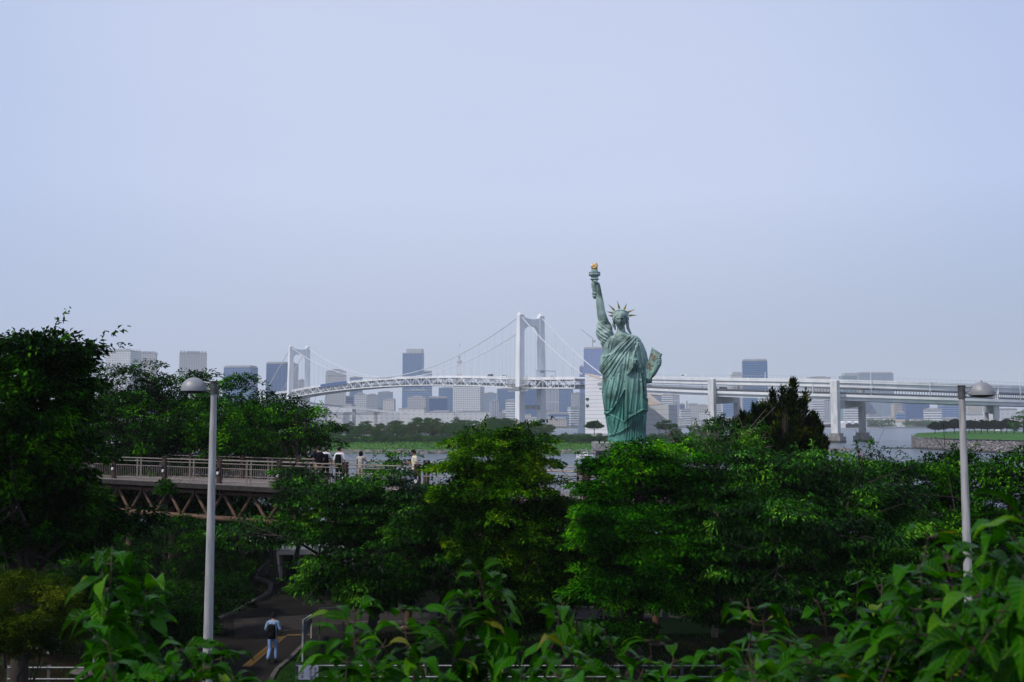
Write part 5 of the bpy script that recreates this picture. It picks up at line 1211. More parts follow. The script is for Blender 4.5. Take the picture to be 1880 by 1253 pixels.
# ================================================================ PEDESTRIAN WALKWAY
WA = Vector((-21.4, 53.0, 0)); WB = Vector((-3.9, 42.0, 0)); WD_ = (WB - WA).normalized(); WN = Vector((WD_.y * -1, WD_.x, 0))   # WN points away from the camera
if WN.y < 0: WN = -WN
DZ = 10.9; WW = 3.4
def wp(s, o, z): p = WA + WD_ * s + WN * o; return Vector((p.x, p.y, z))
S0, S1 = -16, 32.0
walk = thing('pedestrian_bridge', tuple(wp(8, 1.7, GZ)), 'raised pedestrian walkway with slim railings on a tan steel truss among the trees', 'footbridge')
mb = MB(); mb.hexa([wp(S0, -.12, DZ - .28), wp(S1, -.12, DZ - .28), wp(S1, WW + .12, DZ - .28), wp(S0, WW + .12, DZ - .28)], [wp(S0, -.12, DZ), wp(S1, -.12, DZ), wp(S1, WW + .12, DZ), wp(S0, WW + .12, DZ)])
mb.obj('deck', MAT['deck'], walk)
mb = MB(); mb.beam(wp(S0, -.16, DZ - .17), wp(S1, -.16, DZ - .17), .075, .22); mb.beam(wp(S0, WW + .16, DZ - .17), wp(S1, WW + .16, DZ - .17), .075, .22); mb.obj('fascia', MAT['fascia'], walk)
def post(s, o, sgn, h=1.18, lamp=True, par=None):
    c = wp(s, o, 0); a = math.atan2(WD_.y, WD_.x); mb = MB()
    for d in (-.115, .115): mb.box((c.x + WD_.x * d, c.y + WD_.y * d, DZ + (h - .5) / 2), (.03, .15, h + .48), a)
    mb.box((c.x, c.y, DZ + h * .78), (.19, .17, .34), a); mb.box((c.x, c.y, DZ + h * .2), (.19, .17, .62), a); mb.box((c.x, c.y, DZ + h + .01), (.26, .18, .04), a)
    p = mb.obj('post', MAT['brown_post'], par)
    if lamp:
        mb = MB(); q = c + Vector((0, 0, DZ + .5)) - WN * (.1 * sgn); mb.tube([q, q - WN * .05 * sgn], .075, 12); mb.obj('marker_disc', MAT['truckw'], p)
for side, o in (('near', 0.0), ('far', WW)):
    rl = thing('railing', (0, 0, 0), None, None); rl.parent = walk
    mb = MB()
    for z, r in ((1.1, .03), (.95, .022), (.72, .02), (.1, .022)): mb.tube([wp(S0, o, DZ + z), wp(S1, o, DZ + z)], r, 6)
    mb.obj('handrail', MAT['rail'], rl)
    mb = MB(); s = S0 + .1
    while s < S1: mb.beam(wp(s, o, DZ + .1), wp(s, o, DZ + .72), .016); s += .145
    mb.obj('balusters', MAT['rail'], rl)
    s = S0 + .6 + (1.9 if side == 'far' else 0); 
    while s < S1:
        post(s, o, 1 if side == 'near' else -1, par=rl)
        mb = MB()
        for d in (-.14, .14): mb.beam(wp(s + 2.0 + d, o, DZ - .3), wp(s + 2.0 + d, o, DZ + 1.1), .035, .07)
        mb.obj('slim_post', MAT['rail'], rl)
        s += 4.0
mb = MB(); TB = DZ - 1.72; TT = DZ - .5
for o in (.35,):
    mb.tube([wp(S0, o, TT), wp(S1, o, TT)], .1, 10); mb.tube([wp(S0, o, TB), wp(S1, o, TB)], .135, 12)
    s = S0 + .5; i = 0
    while s < S1 - 1:
        mb.tube([wp(s, o, TT), wp(s + 1.0, o, TB), ], .075, 8); mb.tube([wp(s + 1.0, o, TB), wp(s + 2.0, o, TT)], .075, 8); s += 2.0
s = S0 + .5
while s < S1: mb.beam(wp(s, .2, TT), wp(s, WW - .2, TT), .15, .2); s += 2.0
mb.obj('truss', MAT['truss_brown'], walk, smooth=40)
def scol(px, Y, name='column'):
    c = at(px, 1100, Y); mb = MB(); mb.tube([(c.x, c.y, GZ - .2), (c.x, c.y, TB + .1)], .16, 14); mb.lathe([(.34, 0), (.34, .06), (.2, .1)], (c.x, c.y, GZ + .02), 14); mb.obj(name, MAT['truss_brown'], walk, smooth=40)
c = wp(17.6, .35, 0); 
for s in (1.5, 19.9, 30.0):
    for o in (.35, WW - .35):
        c = wp(s, o, 0); mb = MB(); mb.tube([(c.x, c.y, GZ - .2), (c.x, c.y, TB + .05)], .15, 14); mb.lathe([(.34, 0), (.34, .06), (.2, .1)], (c.x, c.y, GZ + .02), 14); mb.obj('column', MAT['truss_brown'], walk, smooth=40)

# ================================================================ STREET LAMPS
def street_lamp(ptop, pbot, Y, sgn, label):
    a = at(ptop[0], ptop[1], Y); X = a.x; t = thing('street_lamp', (X, Y, GZ), label, 'street lamp', 'domed park street lamps')
    s_ = Y / FPX
    mb = MB(); mb.tube([(X, Y, GZ), (X, Y, GZ + 4), (X, Y, a.z - .24)], [.115, .095, .062], 24); mb.lathe([(.2, 0), (.2, .04), (.13, .08), (.12, .3)], (X, Y, GZ), 20); mb.obj('pole', MAT['lamp_pole'], t, smooth=40)
    mb = MB(); mb.tube([(X, Y, a.z - .24), (X, Y, a.z)], [.075, .07], 20); mb.lathe([(.082, 0), (.082, .03)], (X, Y, a.z - .25), 20); mb.lathe([(.082, 0), (.08, .02), (.01, .03)], (X, Y, a.z - .01), 20); mb.obj('pole_cap', MAT['lamp_dark'], t, smooth=40)
    hx = X + sgn * 26 * s_ * 1.42; zb = a.z - .19; R_ = .248
    mb = MB()
    for z in (a.z - .035, a.z - .165): mb.tube([(X, Y, z), (X + sgn * .15, Y, z + .012), (hx - sgn * R_ * .8, Y, z + .03)], .017, 8)
    mb.obj('arm', MAT['lamp_pole'], t, smooth=40)
    mb = MB(); pr = [(R_ * 1.0, 0), (R_ * 1.01, .012), (R_, .026)] + [(R_ * math.cos(q), .03 + R_ * .98 * math.sin(q)) for q in np.linspace(.04, 1.54, 14)] + [(.012, R_ + .035), (.01, R_ + .06)]
    mb.lathe(pr, (hx, Y, zb), 40); dm = mb.obj('shade', MAT['lamp_dome'], t, smooth=50)
    mb = MB(); mb.tube([(hx, Y - R_ - .004, zb + .02), (hx, Y - R_ * .72, zb + R_ * .68), (hx, Y - .02, zb + R_ + .034)], .004, 6)
    mb.lathe([(R_ * .93, 0), (R_ * .8, -.03), (.02, -.045)], (hx, Y, zb), 24); mb.obj('rim', MAT['lamp_dark'], t, smooth=50)
street_lamp((393, 701), (380, 1155), 20, -1, 'grey street lamp with domed shade at left beside the walkway')
street_lamp((1765, 709), (1775, 1000), 20.4, 1, 'grey street lamp with domed shade at right above the water')

# ================================================================ SMALL PARK STRUCTURES
MAT['cream'] = surf('cream_render', (.6, .55, .46, 1), (.48, .44, .37, 1), 1.5, .85, bump=.01)
MAT['glass_d'] = surf('dark_glazing', (.015, .017, .02, 1), rough=.2)
g = thing('gateway_building', tuple(gat(560, 1064, GZ)), 'low cream gateway building with dark opening at the end of the path', 'building')
Yg = 55
def gb(x0, y0, x1, y1, d, name, mt, dy=0.0):
    a = at(x0, y0, Yg); b = at(x1, y1, Yg); m = MB(); m.box(((a.x + b.x) / 2, Yg + dy + d / 2, (a.z + b.z) / 2), (abs(b.x - a.x), d, abs(a.z - b.z))); m.obj(name, MAT[mt], g)
gb(499, 1009, 640, 1019, 3.0, 'lintel', 'cream'); gb(500, 1019.2, 511, 1066, .9, 'pillar', 'cream', .1); gb(536, 1019.2, 546, 1040, .6, 'pillar', 'cream', .3); gb(598, 1019.2, 640, 1066, 2.4, 'wall', 'cream', .2)
gb(511, 1019.2, 598, 1064, .2, 'glazing', 'glass_d', 1.8); gb(546, 1025, 598, 1040, .2, 'panel', 'beige_slope', 1.0)
gb(542, 1026, 549, 1035, .05, 'blue_notice', 'bluesign', .28) if 'bluesign' in MAT else None
# retaining wall left of it
m = MB(); a = gat(474, 1064, GZ); b = gat(498, 1052, GZ); m.hexa([(a.x, a.y, GZ), (b.x, b.y, GZ), (b.x + .2, b.y + .3, GZ), (a.x - .2, a.y + .3, GZ)], [(a.x, a.y, GZ + .4), (b.x, b.y, GZ + .9), (b.x + .2, b.y + .3, GZ + .9), (a.x - .2, a.y + .3, GZ + .4)])
tag(m.obj('retaining_wall', MAT['kerb']), 'low sloping concrete wall left of the gateway building', 'wall')
c = gat(499, 1070, GZ); m = MB(); m.tube([(c.x, c.y, GZ), (c.x, c.y, GZ + 1.9)], .04, 8); m.box((c.x, c.y, GZ + 1.95), (.12, .12, .1))
tag(m.obj('post', MAT['lamp_dark']), 'thin dark post standing in front of the gateway pillar', 'post')
# pale building glimpsed through the trees behind
t = thing('pavilion', tuple(at(560, 990, 66)), 'pale pavilion roof glimpsed between trees under the walkway', 'pavilion')
t.location.z = GZ
m = MB(); a = at(440, 985, 66); b = at(570, 985, 66); 
m.hexa([(a.x, 65, a.z - .2), (b.x, 65, a.z - .2), (b.x, 70, a.z - .2), (a.x, 70, a.z - .2)], [(a.x + 1, 66, a.z + .5), (b.x - 1, 66, a.z + .5), (b.x - 1, 69, a.z + .5), (a.x + 1, 69, a.z + .5)]); m.obj('roof', MAT['white_panel'], t)
m = MB(); m.box(((a.x + b.x) / 2, 67.5, (a.z - .2 + GZ) / 2 - .1), (b.x - a.x - 1, 3.6, a.z - .2 - GZ)); m.obj('wall', MAT['cream'], t)
# white tensile canopy
MAT['fabric_w'] = surf('white_canopy_fabric', (.6, .6, .58, 1), (.5, .5, .48, 1), 2, .8)
t = thing('canopy', tuple(gat(1270, 1075, GZ)), 'white tented canopy glimpsed between the trees at right of centre', 'canopy'); Yc = t.location.y
pk = at(1262, 1012, Yc); e0 = at(1195, 1052, Yc); e1 = at(1312, 1038, Yc); n = 10; V = []; F = []
rx = (e1.x - e0.x) / 2; cx = (e1.x + e0.x) / 2; zc = e1.z
for i in range(9):
    f = i / 8
    for k in range(24):
        th = 2 * math.pi * k / 24; sc4 = 1 + .12 * abs(math.cos(2 * th)) * f
        V.append((pk.x + (cx - pk.x) * f + rx * f * math.cos(th) * sc4, Yc + 2.4 * f * math.sin(th) * sc4, zc + (pk.z - zc) * (1 - f) ** 1.25 + .12 * abs(math.cos(2 * th)) * f * -1))
F = [(i * 24 + k, i * 24 + (k + 1) % 24, (i + 1) * 24 + (k + 1) % 24, (i + 1) * 24 + k) for i in range(8) for k in range(24)]
o = mesh_obj('roof', V, F, MAT['fabric_w'], t, smooth=180)
m = MB(); m.tube([(pk.x, Yc, GZ), (pk.x, Yc, pk.z + .45)], .045, 10)
for sx in (-1, 1): m.tube([(cx + sx * rx * .8, Yc, GZ), (cx + sx * rx * .8, Yc, zc + .1)], .04, 8)
m.obj('pole', MAT['lamp_pole'], t)
m = MB(); c = at(1250, 1008, Yc + 3); m.lathe([(.36, 0), (.36, .04)] + [(.36 * math.cos(q), .04 + .34 * math.sin(q)) for q in np.linspace(.05, 1.5, 8)], (c.x, c.y, c.z - .3), 20); lt = thing('street_lamp', (c.x, c.y, GZ), 'pale domed lamp showing behind the white canopy', 'street lamp')
m.obj('shade', MAT['white_panel'], lt, smooth=50); m = MB(); m.tube([(c.x + .6, c.y, GZ), (c.x + .6, c.y, c.z + .1)], .06, 10); m.obj('pole', MAT['lamp_pole'], lt); m = MB(); m.tube([(c.x + .6, c.y, c.z), (c.x + .2, c.y, c.z)], .02, 6); m.obj('arm', MAT['lamp_pole'], lt)
# rocks under the canopy
rs = np.random.RandomState(9)
for i, (x, y, r) in enumerate(((1293, 1078, .42), (1302, 1072, .5), (1262, 1072, .3))):
    c = gat(x, y, GZ); m = MB().ell((0, 0, 0), (r, r * .8, r * .7), 12, 8); Vv = [tuple(np.array(v) * (1 + .14 * math.sin(v[0] * 9 + i) * math.cos(v[2] * 8)) + [c.x, c.y, GZ + r * .4]) for v in m.V]
    tag(mesh_obj('boulder', Vv, m.F, MAT['rock'], smooth=50), ('brown boulder behind the road below the white canopy', 'taller brown boulder just right of its neighbour below the canopy', 'small boulder left of the two below the canopy')[i], 'boulder')
# concrete bollard
c = gat(1221, 1139, GZ); m = MB(); m.box((c.x, c.y, GZ + .28), (.2, .2, .62)); m.box((c.x, c.y, GZ + .61), (.16, .16, .05))
tag(m.obj('bollard', MAT['kerb']), 'grey concrete bollard beside the cross road below the canopy', 'bollard')
# slatted barrier panel right of the path
t = thing('slatted_barrier', tuple(gat(562, 1205, GZ)), 'tall steel frame with slatted panel right of the walker', 'barrier')
A = gat(555, 1219, GZ); Bp = gat(571, 1175, GZ)
m = MB()
za = at(555, 1140, A.y).z; zb2 = at(571, 1130, Bp.y).z
for q, z in ((A, za), (Bp, zb2)): m.beam((q.x, q.y, GZ), (q.x, q.y, z), .055)
m.beam((A.x, A.y, za), (Bp.x, Bp.y, zb2), .06)
m.obj('frame', MAT['lamp_pole'], t)
m = MB(); 
for i in range(11):
    f = i / 10; z0_ = GZ + .75 + (za - GZ - .85) * f; z1_ = GZ + .75 + (zb2 - GZ - .85) * f; m.beam((A.x + .03, A.y, z0_), (Bp.x + .03, Bp.y, z1_), .02, .075)
m.obj('slat_panel', MAT['fence_dark'], t)
m = MB(); c = gat(586, 1178, GZ); m.beam((c.x, c.y, GZ), (c.x, c.y, GZ + 1.3), .05); m.beam((c.x + .02, c.y, GZ + 1.28), (c.x + .7, c.y + .2, GZ + 1.28), .04)
tag(m.obj('gate_post', MAT['lamp_dark']), 'dark rail post behind the slatted barrier by the path', 'post')
# low pipe fence along the foreground lawn, with the white rules sign
MAT['pipe'] = surf('fence_pipe', (.34, .33, .33, 1), (.26, .26, .26, 1), 10, .5, metal=.3)
MAT['fpost'] = surf('fence_post_dark', (.06, .055, .05, 1), (.09, .08, .07, 1), 10, .7)
YF = 33
def pipe_fence(x0, x1, posts, label, y0=1222.5, y1=1243):
    a = at(x0, y0, YF); b = at(x1, y0, YF); z1 = a.z; z2 = at(x0, y1, YF).z
    t = thing('pipe_fence', ((a.x + b.x) / 2, YF, GZ), label, 'fence')
    m = MB(); m.tube([(a.x, YF, z1), (b.x, YF, z1)], .022, 8); m.tube([(a.x, YF, z2), (b.x, YF, z2)], .022, 8); m.obj('rail', MAT['pipe'], t)
    for px in posts:
        q = at(px, 1200, YF); m = MB(); m.box((q.x, YF + .05, GZ + (z1 - GZ) / 2), (.1, .07, z1 - GZ + .06)); m.box((q.x, YF + .05, z1 + .04), (.12, .09, .04)); m.obj('post', MAT['fpost'], t)
pipe_fence(543, 1330, (545, 662, 780, 898, 1016, 1134, 1252, 1328), 'low two-rail pipe fence running behind the foreground leaves right of the path')
pipe_fence(14, 160, (16, 90, 158), 'short two-rail pipe fence at the bottom left corner', 1226, 1247)
pipe_fence(1340, 1900, (1345, 1460, 1575, 1690, 1805), 'low two-rail pipe fence mostly hidden by leaves at lower right')
MAT['sign'] = surf('white_sign_face', (.6, .58, .6, 1), (.52, .5, .52, 1), 6, .5)
MAT['ink'] = surf('sign_ink', (.05, .045, .06, 1), rough=.6)
MAT['inkred'] = surf('sign_red', (.42, .06, .07, 1), rough=.6)
t = thing('rules_sign', (at(566, 1235, YF).x, YF - .08, GZ), 'small white sign with rows of round prohibition pictograms on the pipe fence', 'sign')
a = at(548, 1223, YF - .05); b = at(584, 1248, YF - .05)
m = MB(); m.box(((a.x + b.x) / 2, YF - .05, (a.z + b.z) / 2), (b.x - a.x, .02, a.z - b.z)); m.obj('panel', MAT['sign'], t)
mi = MB(); mr_ = MB()
def ringm(mbx, cx, cz, r, wd, y, n=18):
    b_ = len(mbx.V)
    for k in range(n):
        th = 2 * math.pi * k / n
        for rr in (r, r - wd): mbx.V.append((cx + rr * math.cos(th), y, cz + rr * math.sin(th)))
    for k in range(n): q = (k + 1) % n; mbx.F.append((b_ + 2 * k, b_ + 2 * q, b_ + 2 * q + 1, b_ + 2 * k + 1))
Wp = b.x - a.x; Hp = a.z - b.z
for j in range(3):
    for i in range(4):
        cx = a.x + Wp * (.2 + .22 * i); cz = a.z - Hp * (.22 + .28 * j); 
        if i in (1,): continue
        ringm(mi, cx, cz, .05, .014, YF - .063)
        # little figure in each ring and a slash
        mi.add([(cx - .012, YF - .0632, cz - .028), (cx + .014, YF - .0632, cz - .028), (cx + .01, YF - .0632, cz + .01), (cx - .01, YF - .0632, cz + .01)], [(0, 1, 2, 3)])
        mi.add([(cx - .01, YF - .0632, cz + .014), (cx + .01, YF - .0632, cz + .014), (cx + .01, YF - .0632, cz + .03), (cx - .01, YF - .0632, cz + .03)], [(0, 1, 2, 3)])
        mr_.add([(cx - .036, YF - .0645, cz + .03), (cx - .03, YF - .0645, cz + .036), (cx + .036, YF - .0645, cz - .03), (cx + .03, YF - .0645, cz - .036)], [(0, 1, 2, 3)])
mi.obj('pictogram', MAT['ink'], t); mr_.obj('slash', MAT['inkred'], t)
# white cube-like kiosk and signboard at lower left
t = thing('service_box', tuple(gat(85, 1204, GZ)), 'pale grey box with sloping side under the yellow-green shrub', 'box')
MAT['pale_box'] = surf('pale_box_paint', (.3, .3, .31, 1), (.2, .2, .21, 1), 2.5, .7)
P = [gat(30, 1202, GZ), gat(92, 1203, GZ), gat(122, 1190, GZ), gat(60, 1188, GZ)]; H_ = at(92, 1150, P[1].y).z
m = MB(); m.hexa([(p.x, p.y, GZ) for p in P], [(p.x + .1, p.y + (.15 if i < 2 else -.3), H_) for i, p in enumerate(P)]); m.obj('body', MAT['pale_box'], t)
m = MB(); m.hexa([(p.x + (-.04 if i in (0, 3) else .14), p.y + (.1 if i < 2 else -.25), H_ + .003) for i, p in enumerate(P)], [(p.x + (-.04 if i in (0, 3) else .14), p.y + (.1 if i < 2 else -.25), H_ + .07) for i, p in enumerate(P)]); m.obj('lid', MAT['pale_box'], t)
t = thing('notice_board', tuple(gat(190, 1225, GZ)), 'blue-grey notice board on a dark post behind the left foreground twig', 'notice board'); yb = t.location.y
MAT['board'] = surf('blue_grey_panel', (.11, .115, .15, 1), (.08, .085, .11, 1), 4, .5)
a = at(174, 1130, yb); b = at(212, 1190, yb); m = MB(); m.box(((a.x + b.x) / 2, yb, (a.z + b.z) / 2), (b.x - a.x, .06, a.z - b.z)); m.obj('panel', MAT['board'], t)
m = MB(); m.box((a.x - .03, yb + .06, (a.z + GZ) / 2), (.07, .06, a.z - GZ)); m.box((b.x + .03, yb + .06, (a.z + GZ) / 2), (.07, .06, a.z - GZ)); m.obj('post', MAT['fpost'], t)
# flat boulder bottom left
c = gat(178, 1240, GZ); m = MB().ell((0, 0, 0), (.85, .4, .16), 18, 8); Vv = [tuple(np.array(v) * (1 + .12 * math.sin(v[0] * 6)) + [c.x, c.y, GZ + .1]) for v in m.V]
tag(mesh_obj('flat_stone', Vv, m.F, MAT['kerb'], smooth=60), 'pale flat stone right of the short corner fence', 'stone')
m = MB(); c = gat(171, 1232, GZ); m.tube([(c.x, c.y, GZ), (c.x, c.y, GZ + .42)], .035, 8); tag(m.obj('marker_stake', MAT['truckw']), 'short white stake behind the flat stone', 'stake')
m = MB(); c = at(158, 1252, YF - .1); m.box((c.x, YF - .1, GZ + .08), (.2, .05, .16)); tag(m.obj('orange_tag', surf('orange_plate', (.4, .08, .03, 1), rough=.6)), 'small orange plate at the foot of the corner fence post', 'plate')
# a bit of leaf litter and rough grass under the trees
def tufts(name, n, xr, yr, mat, seed, L_, label, cat, excl=None):
    rs_ = np.random.RandomState(seed); x = rs_.uniform(*xr, n); y = rs_.uniform(*yr, n); z = np.array([mound(a_, b_) for a_, b_ in zip(x, y)])
    p = np.stack([x, y, z], 1); 
    if excl is not None: p = p[[not excl(a_, b_) for a_, b_ in zip(x, y)]]
    d = rs_.randn(len(p), 3) * .5 + [0, 0, 1]; V, F = leaves(rs_, p, d, L_, L_ * .22, fold=.05, droop=.2)
    tag(fast_obj(name, V, F, mat, None), label, cat, kind='stuff')
def inpath(x, y):
    pts = kerbL + kerbR[::-1]; ins = False; n_ = len(pts); j = n_ - 1
    for i in range(n_):
        xi, yi = pts[i]; xj, yj = pts[j]
        if (yi > y) != (yj > y) and x < (xj - xi) * (y - yi) / (yj - yi) + xi: ins = not ins
        j = i
    return ins or (42 < y < 47.5)
LF['grass'] = leafmat('grass_blade', (.012, .04, .006, 1), (.035, .09, .014, 1), (.07, .1, .03, 1), nscale=.8, rough=.6)
tufts('grass', 16000, (-8.3, 12), (31.5, 41.5), LF['grass'], 5, .16, 'rough grass under the trees beside the path', 'grass', inpath)
tufts('grass', 9000, (-30, -9), (30, 62), LF['grass'], 6, .22, 'dark rough grass on the bank left of the path', 'grass', inpath)
tufts('grass', 9000, (-12, 30), (47.5, 64), LF['grass'], 7, .22, 'rough grass beyond the cross road', 'grass', inpath)
# ================================================================ STATUE
def patina():
    m, t, p = newmat('verdigris_bronze'); N = t.nodes; L = t.links
    tcn = N.new('ShaderNodeTexCoord'); mp_ = N.new('ShaderNodeMapping'); mp_.inputs['Scale'].default_value = (2.2, 2.2, .35)
    L.new(tcn.outputs['Object'], mp_.inputs['Vector'])
    n1 = N.new('ShaderNodeTexNoise'); n1.inputs['Scale'].default_value = 2.2; n1.inputs['Detail'].default_value = 7; n1.inputs['Roughness'].default_value = .6; L.new(mp_.outputs['Vector'], n1.inputs['Vector'])
    n2 = N.new('ShaderNodeTexNoise'); n2.inputs['Scale'].default_value = .8; n2.inputs['Detail'].default_value = 5; L.new(tcn.outputs['Object'], n2.inputs['Vector'])
    geo = N.new('ShaderNodeNewGeometry'); sp = N.new('ShaderNodeSeparateXYZ'); L.new(geo.outputs['Position'], sp.inputs[0])
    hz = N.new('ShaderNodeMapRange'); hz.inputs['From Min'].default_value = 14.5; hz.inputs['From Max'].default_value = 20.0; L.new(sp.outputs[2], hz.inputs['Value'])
    def mix(a, b, f):
        x = N.new('ShaderNodeMix'); x.data_type = 'RGBA'
        for k, v in (('A', a), ('B', b)):
            if isinstance(v, tuple): x.inputs[k].default_value = v
            else: L.new(v, x.inputs[k])
        if isinstance(f, float): x.inputs['Factor'].default_value = f
        else: L.new(f, x.inputs['Factor'])
        return x.outputs['Result']
    def rng_(v, a, b):
        r = N.new('ShaderNodeMapRange'); r.inputs['From Min'].default_value = a; r.inputs['From Max'].default_value = b; L.new(v, r.inputs['Value']); return r.outputs['Result']
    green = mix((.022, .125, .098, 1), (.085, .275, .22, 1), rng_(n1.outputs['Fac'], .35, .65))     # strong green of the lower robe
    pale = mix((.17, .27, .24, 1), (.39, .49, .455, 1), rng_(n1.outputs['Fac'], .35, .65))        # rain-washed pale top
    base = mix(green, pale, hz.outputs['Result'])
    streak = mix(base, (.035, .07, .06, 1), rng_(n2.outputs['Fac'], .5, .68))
    fleck = N.new('ShaderNodeTexNoise'); fleck.inputs['Scale'].default_value = 9; fleck.inputs['Detail'].default_value = 4; L.new(tcn.outputs['Object'], fleck.inputs['Vector'])  # fine dark flecks scattered at random over the patina
    fin = mix(streak, (.03, .06, .05, 1), rng_(fleck.outputs['Fac'], .6, .85))
    L.new(fin, p.inputs['Base Color']); p.inputs['Roughness'].default_value = .62; p.inputs['Metallic'].default_value = .0
    b = N.new('ShaderNodeBump'); b.inputs['Distance'].default_value = .035; b.inputs['Strength'].default_value = .8; L.new(n1.outputs['Fac'], b.inputs['Height']); L.new(b.outputs['Normal'], p.inputs['Normal'])
    return m
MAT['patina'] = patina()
MAT['gold'] = surf('gilt', (.6, .44, .22, 1), (.34, .2, .08, 1), 8, .42, metal=.75, lo=.4, hi=.6)
MAT['gold_dull'] = surf('dull_gilt', (.42, .3, .05, 1), (.14, .13, .05, 1), 4, .5, metal=.3)
MAT['gold_ink'] = surf('worn_gilt_letters', (.4, .2, .07, 1), (.25, .16, .08, 1), 9, .6)
MAT['granite'] = surf('granite', (.3, .29, .28, 1), (.2, .2, .2, 1), 8, .7)
SY = 65.0; SC = 95.2
B_ = at(1040 + 345 / 3.386, 460 + 1140 / 3.386, SY)
def S(zx, zy, y=0.0):
    """statue-local metres from the enlarged crop of the photograph"""
    return Vector(((zx - 345) / SC, y, (1140 - zy) / SC))
statue = thing('statue', (B_.x, SY, B_.z), 'verdigris robed statue with spiked crown raising a gilt-flamed torch and holding a tablet', 'statue', rz=0)
def crop(ax, ay): return (101.6 + ax * .5407, 474 + ay * .5407)
def A2(ax, ay):
    zx, zy = crop(ax, ay); return ((zx - 345) / SC, (1140 - zy) / SC)
def build_robe():
    tab = [(1190, 258, 494, 1.02, 1.0), (1145, 261, 493, 1.0, .98), (1080, 250, 494, .98, .95), (1010, 240, 499, .95, .92), (950, 231, 497, .94, .9), (900, 225, 490, .93, .88), (850, 224, 485, .9, .86), (800, 229, 481, .84, .82), (750, 228, 479, .8, .8),
           (700, 230, 478, .76, .78), (650, 233, 476, .74, .74), (610, 232, 470, .74, .72), (580, 236, 462, .72, .68), (560, 246, 452, .66, .62), (545, 258, 440, .58, .54), (532, 278, 420, .48, .46), (522, 305, 394, .38, .38), (514, 316, 378, .31, .33), (500, 320, 371, .29, .32), (480, 322, 369, .29, .3), (462, 324, 366, .25, .26)]
    T = np.array(tab)[::-1]           # ascending zy
    zy = np.concatenate([np.linspace(1190, 560, 430), np.linspace(559, 462, 90)])
    Lx = np.interp(zy, T[:, 0], T[:, 1]); Rx = np.interp(zy, T[:, 0], T[:, 2]); Df = np.interp(zy, T[:, 0], T[:, 3]); Db = np.interp(zy, T[:, 0], T[:, 4])
    k = np.ones(13) / 13
    sm = lambda a: np.convolve(np.pad(a, 6, 'edge'), k, 'valid')
    Lx, Rx, Df, Db = map(sm, (Lx, Rx, Df, Db))
    nf, nb = 330, 90
    th = np.concatenate([np.linspace(math.pi, 2 * math.pi, nf, endpoint=False), np.linspace(0, math.pi, nb, endpoint=False)])
    TH, ZY = np.meshgrid(th, zy); n_e = .86
    cs, sn = np.cos(TH), np.sin(TH)
    ex = np.sign(cs) * np.abs(cs) ** n_e; ey = np.sign(sn) * np.abs(sn) ** n_e
    cxr = ((Lx + Rx) / 2 - 345) / SC; rx = (Rx - Lx) / 2 / SC
    X = cxr[:, None] + rx[:, None] * ex; Yv = np.where(sn < 0, Df[:, None], Db[:, None]) * ey; Z = (1140 - ZY) / SC
    front = np.clip(-sn * 3.0, 0, 1)
    D = np.zeros_like(X)
    P = np.stack([X, Z], -1)
    def dist(poly):
        best = np.full(X.shape, 9.); 
        for a, b in zip(poly[:-1], poly[1:]):
            a = np.array(a); b = np.array(b); d = b - a; L2 = (d ** 2).sum() + 1e-9
            t = np.clip(((P - a) @ d) / L2, 0, 1); q = P - (a + t[..., None] * d); best = np.minimum(best, np.sqrt((q ** 2).sum(-1)))
        return best
    def smoothpoly(pts, n=6):
        pv = [Vector((p[0], p[1], 0)) for p in pts]
        return [(q.x, q.y) for q in catmull(pv, n)] if len(pts) > 2 else pts
    def ridge(pts, s=.06, h=.085):
        nonlocal D
        pl = smoothpoly([A2(*p) for p in pts]); d = dist(pl)
        e0 = np.array(pl[0]); e1 = np.array(pl[-1])
        D += h * (np.exp(-(d / s) ** 2) - .55 * np.exp(-(d / (s * 2.1)) ** 2)) * front
    def inside(poly):
        ins = np.zeros(X.shape, bool); n = len(poly); j = n - 1
        for i in range(n):
            xi, yi = poly[i]; xj, yj = poly[j]
            c = ((yi > Z) != (yj > Z)) & (X < (xj - xi) * (Z - yi) / (yj - yi + 1e-12) + xi); ins ^= c; j = i
        return ins
    def layer(pts, h, soft=.035, curl=.05):
        nonlocal D
        pl = [A2(*p) for p in pts]; ins = inside(pl); d = dist(pl + [pl[0]]); sd = np.where(ins, d, -d)
        D += (h / (1 + np.exp(-sd / soft * 2)) + curl * np.exp(-((sd - .06) / .05) ** 2)) * front
    # garments, underneath to top
    layer([(250, 980), (300, 1000), (470, 1095), (560, 1060), (520, 1150), (410, 1225), (300, 1260), (230, 1300), (150, 1200), (180, 980)], .09, .04, .025)
    layer([(600, 60), (520, 120), (430, 200), (330, 320), (150, 380), (150, 720), (200, 900), (262, 1010), (300, 1005), (340, 960), (400, 865), (440, 800), (472, 738), (476, 1075), (655, 968), (735, 985), (1000, 985), (900, 500), (800, 60)], .15, .035, .035)
    layer([(520, 500), (480, 570), (470, 740), (462, 1096), (540, 1050), (660, 965), (655, 800), (640, 560), (600, 440), (545, 370)], .17, .026, .07)
    layer([(532, 380), (600, 388), (575, 430), (520, 545), (478, 573), (492, 535), (545, 470)], .12, .024, .05)
    layer([(560, 80), (600, 180), (560, 330), (545, 378), (585, 390), (620, 470), (640, 565), (665, 545), (660, 800), (715, 870), (735, 985), (1000, 985), (1000, 60)], .09, .028, .05)
    # body masses
    def bump(ax, ay, rx_, ry_, h):
        nonlocal D
        x0, z0 = A2(ax, ay); D += h * np.exp(-((X - x0) / (rx_ * .5407 / SC)) ** 2 - ((Z - z0) / (ry_ * .5407 / SC)) ** 2) * front
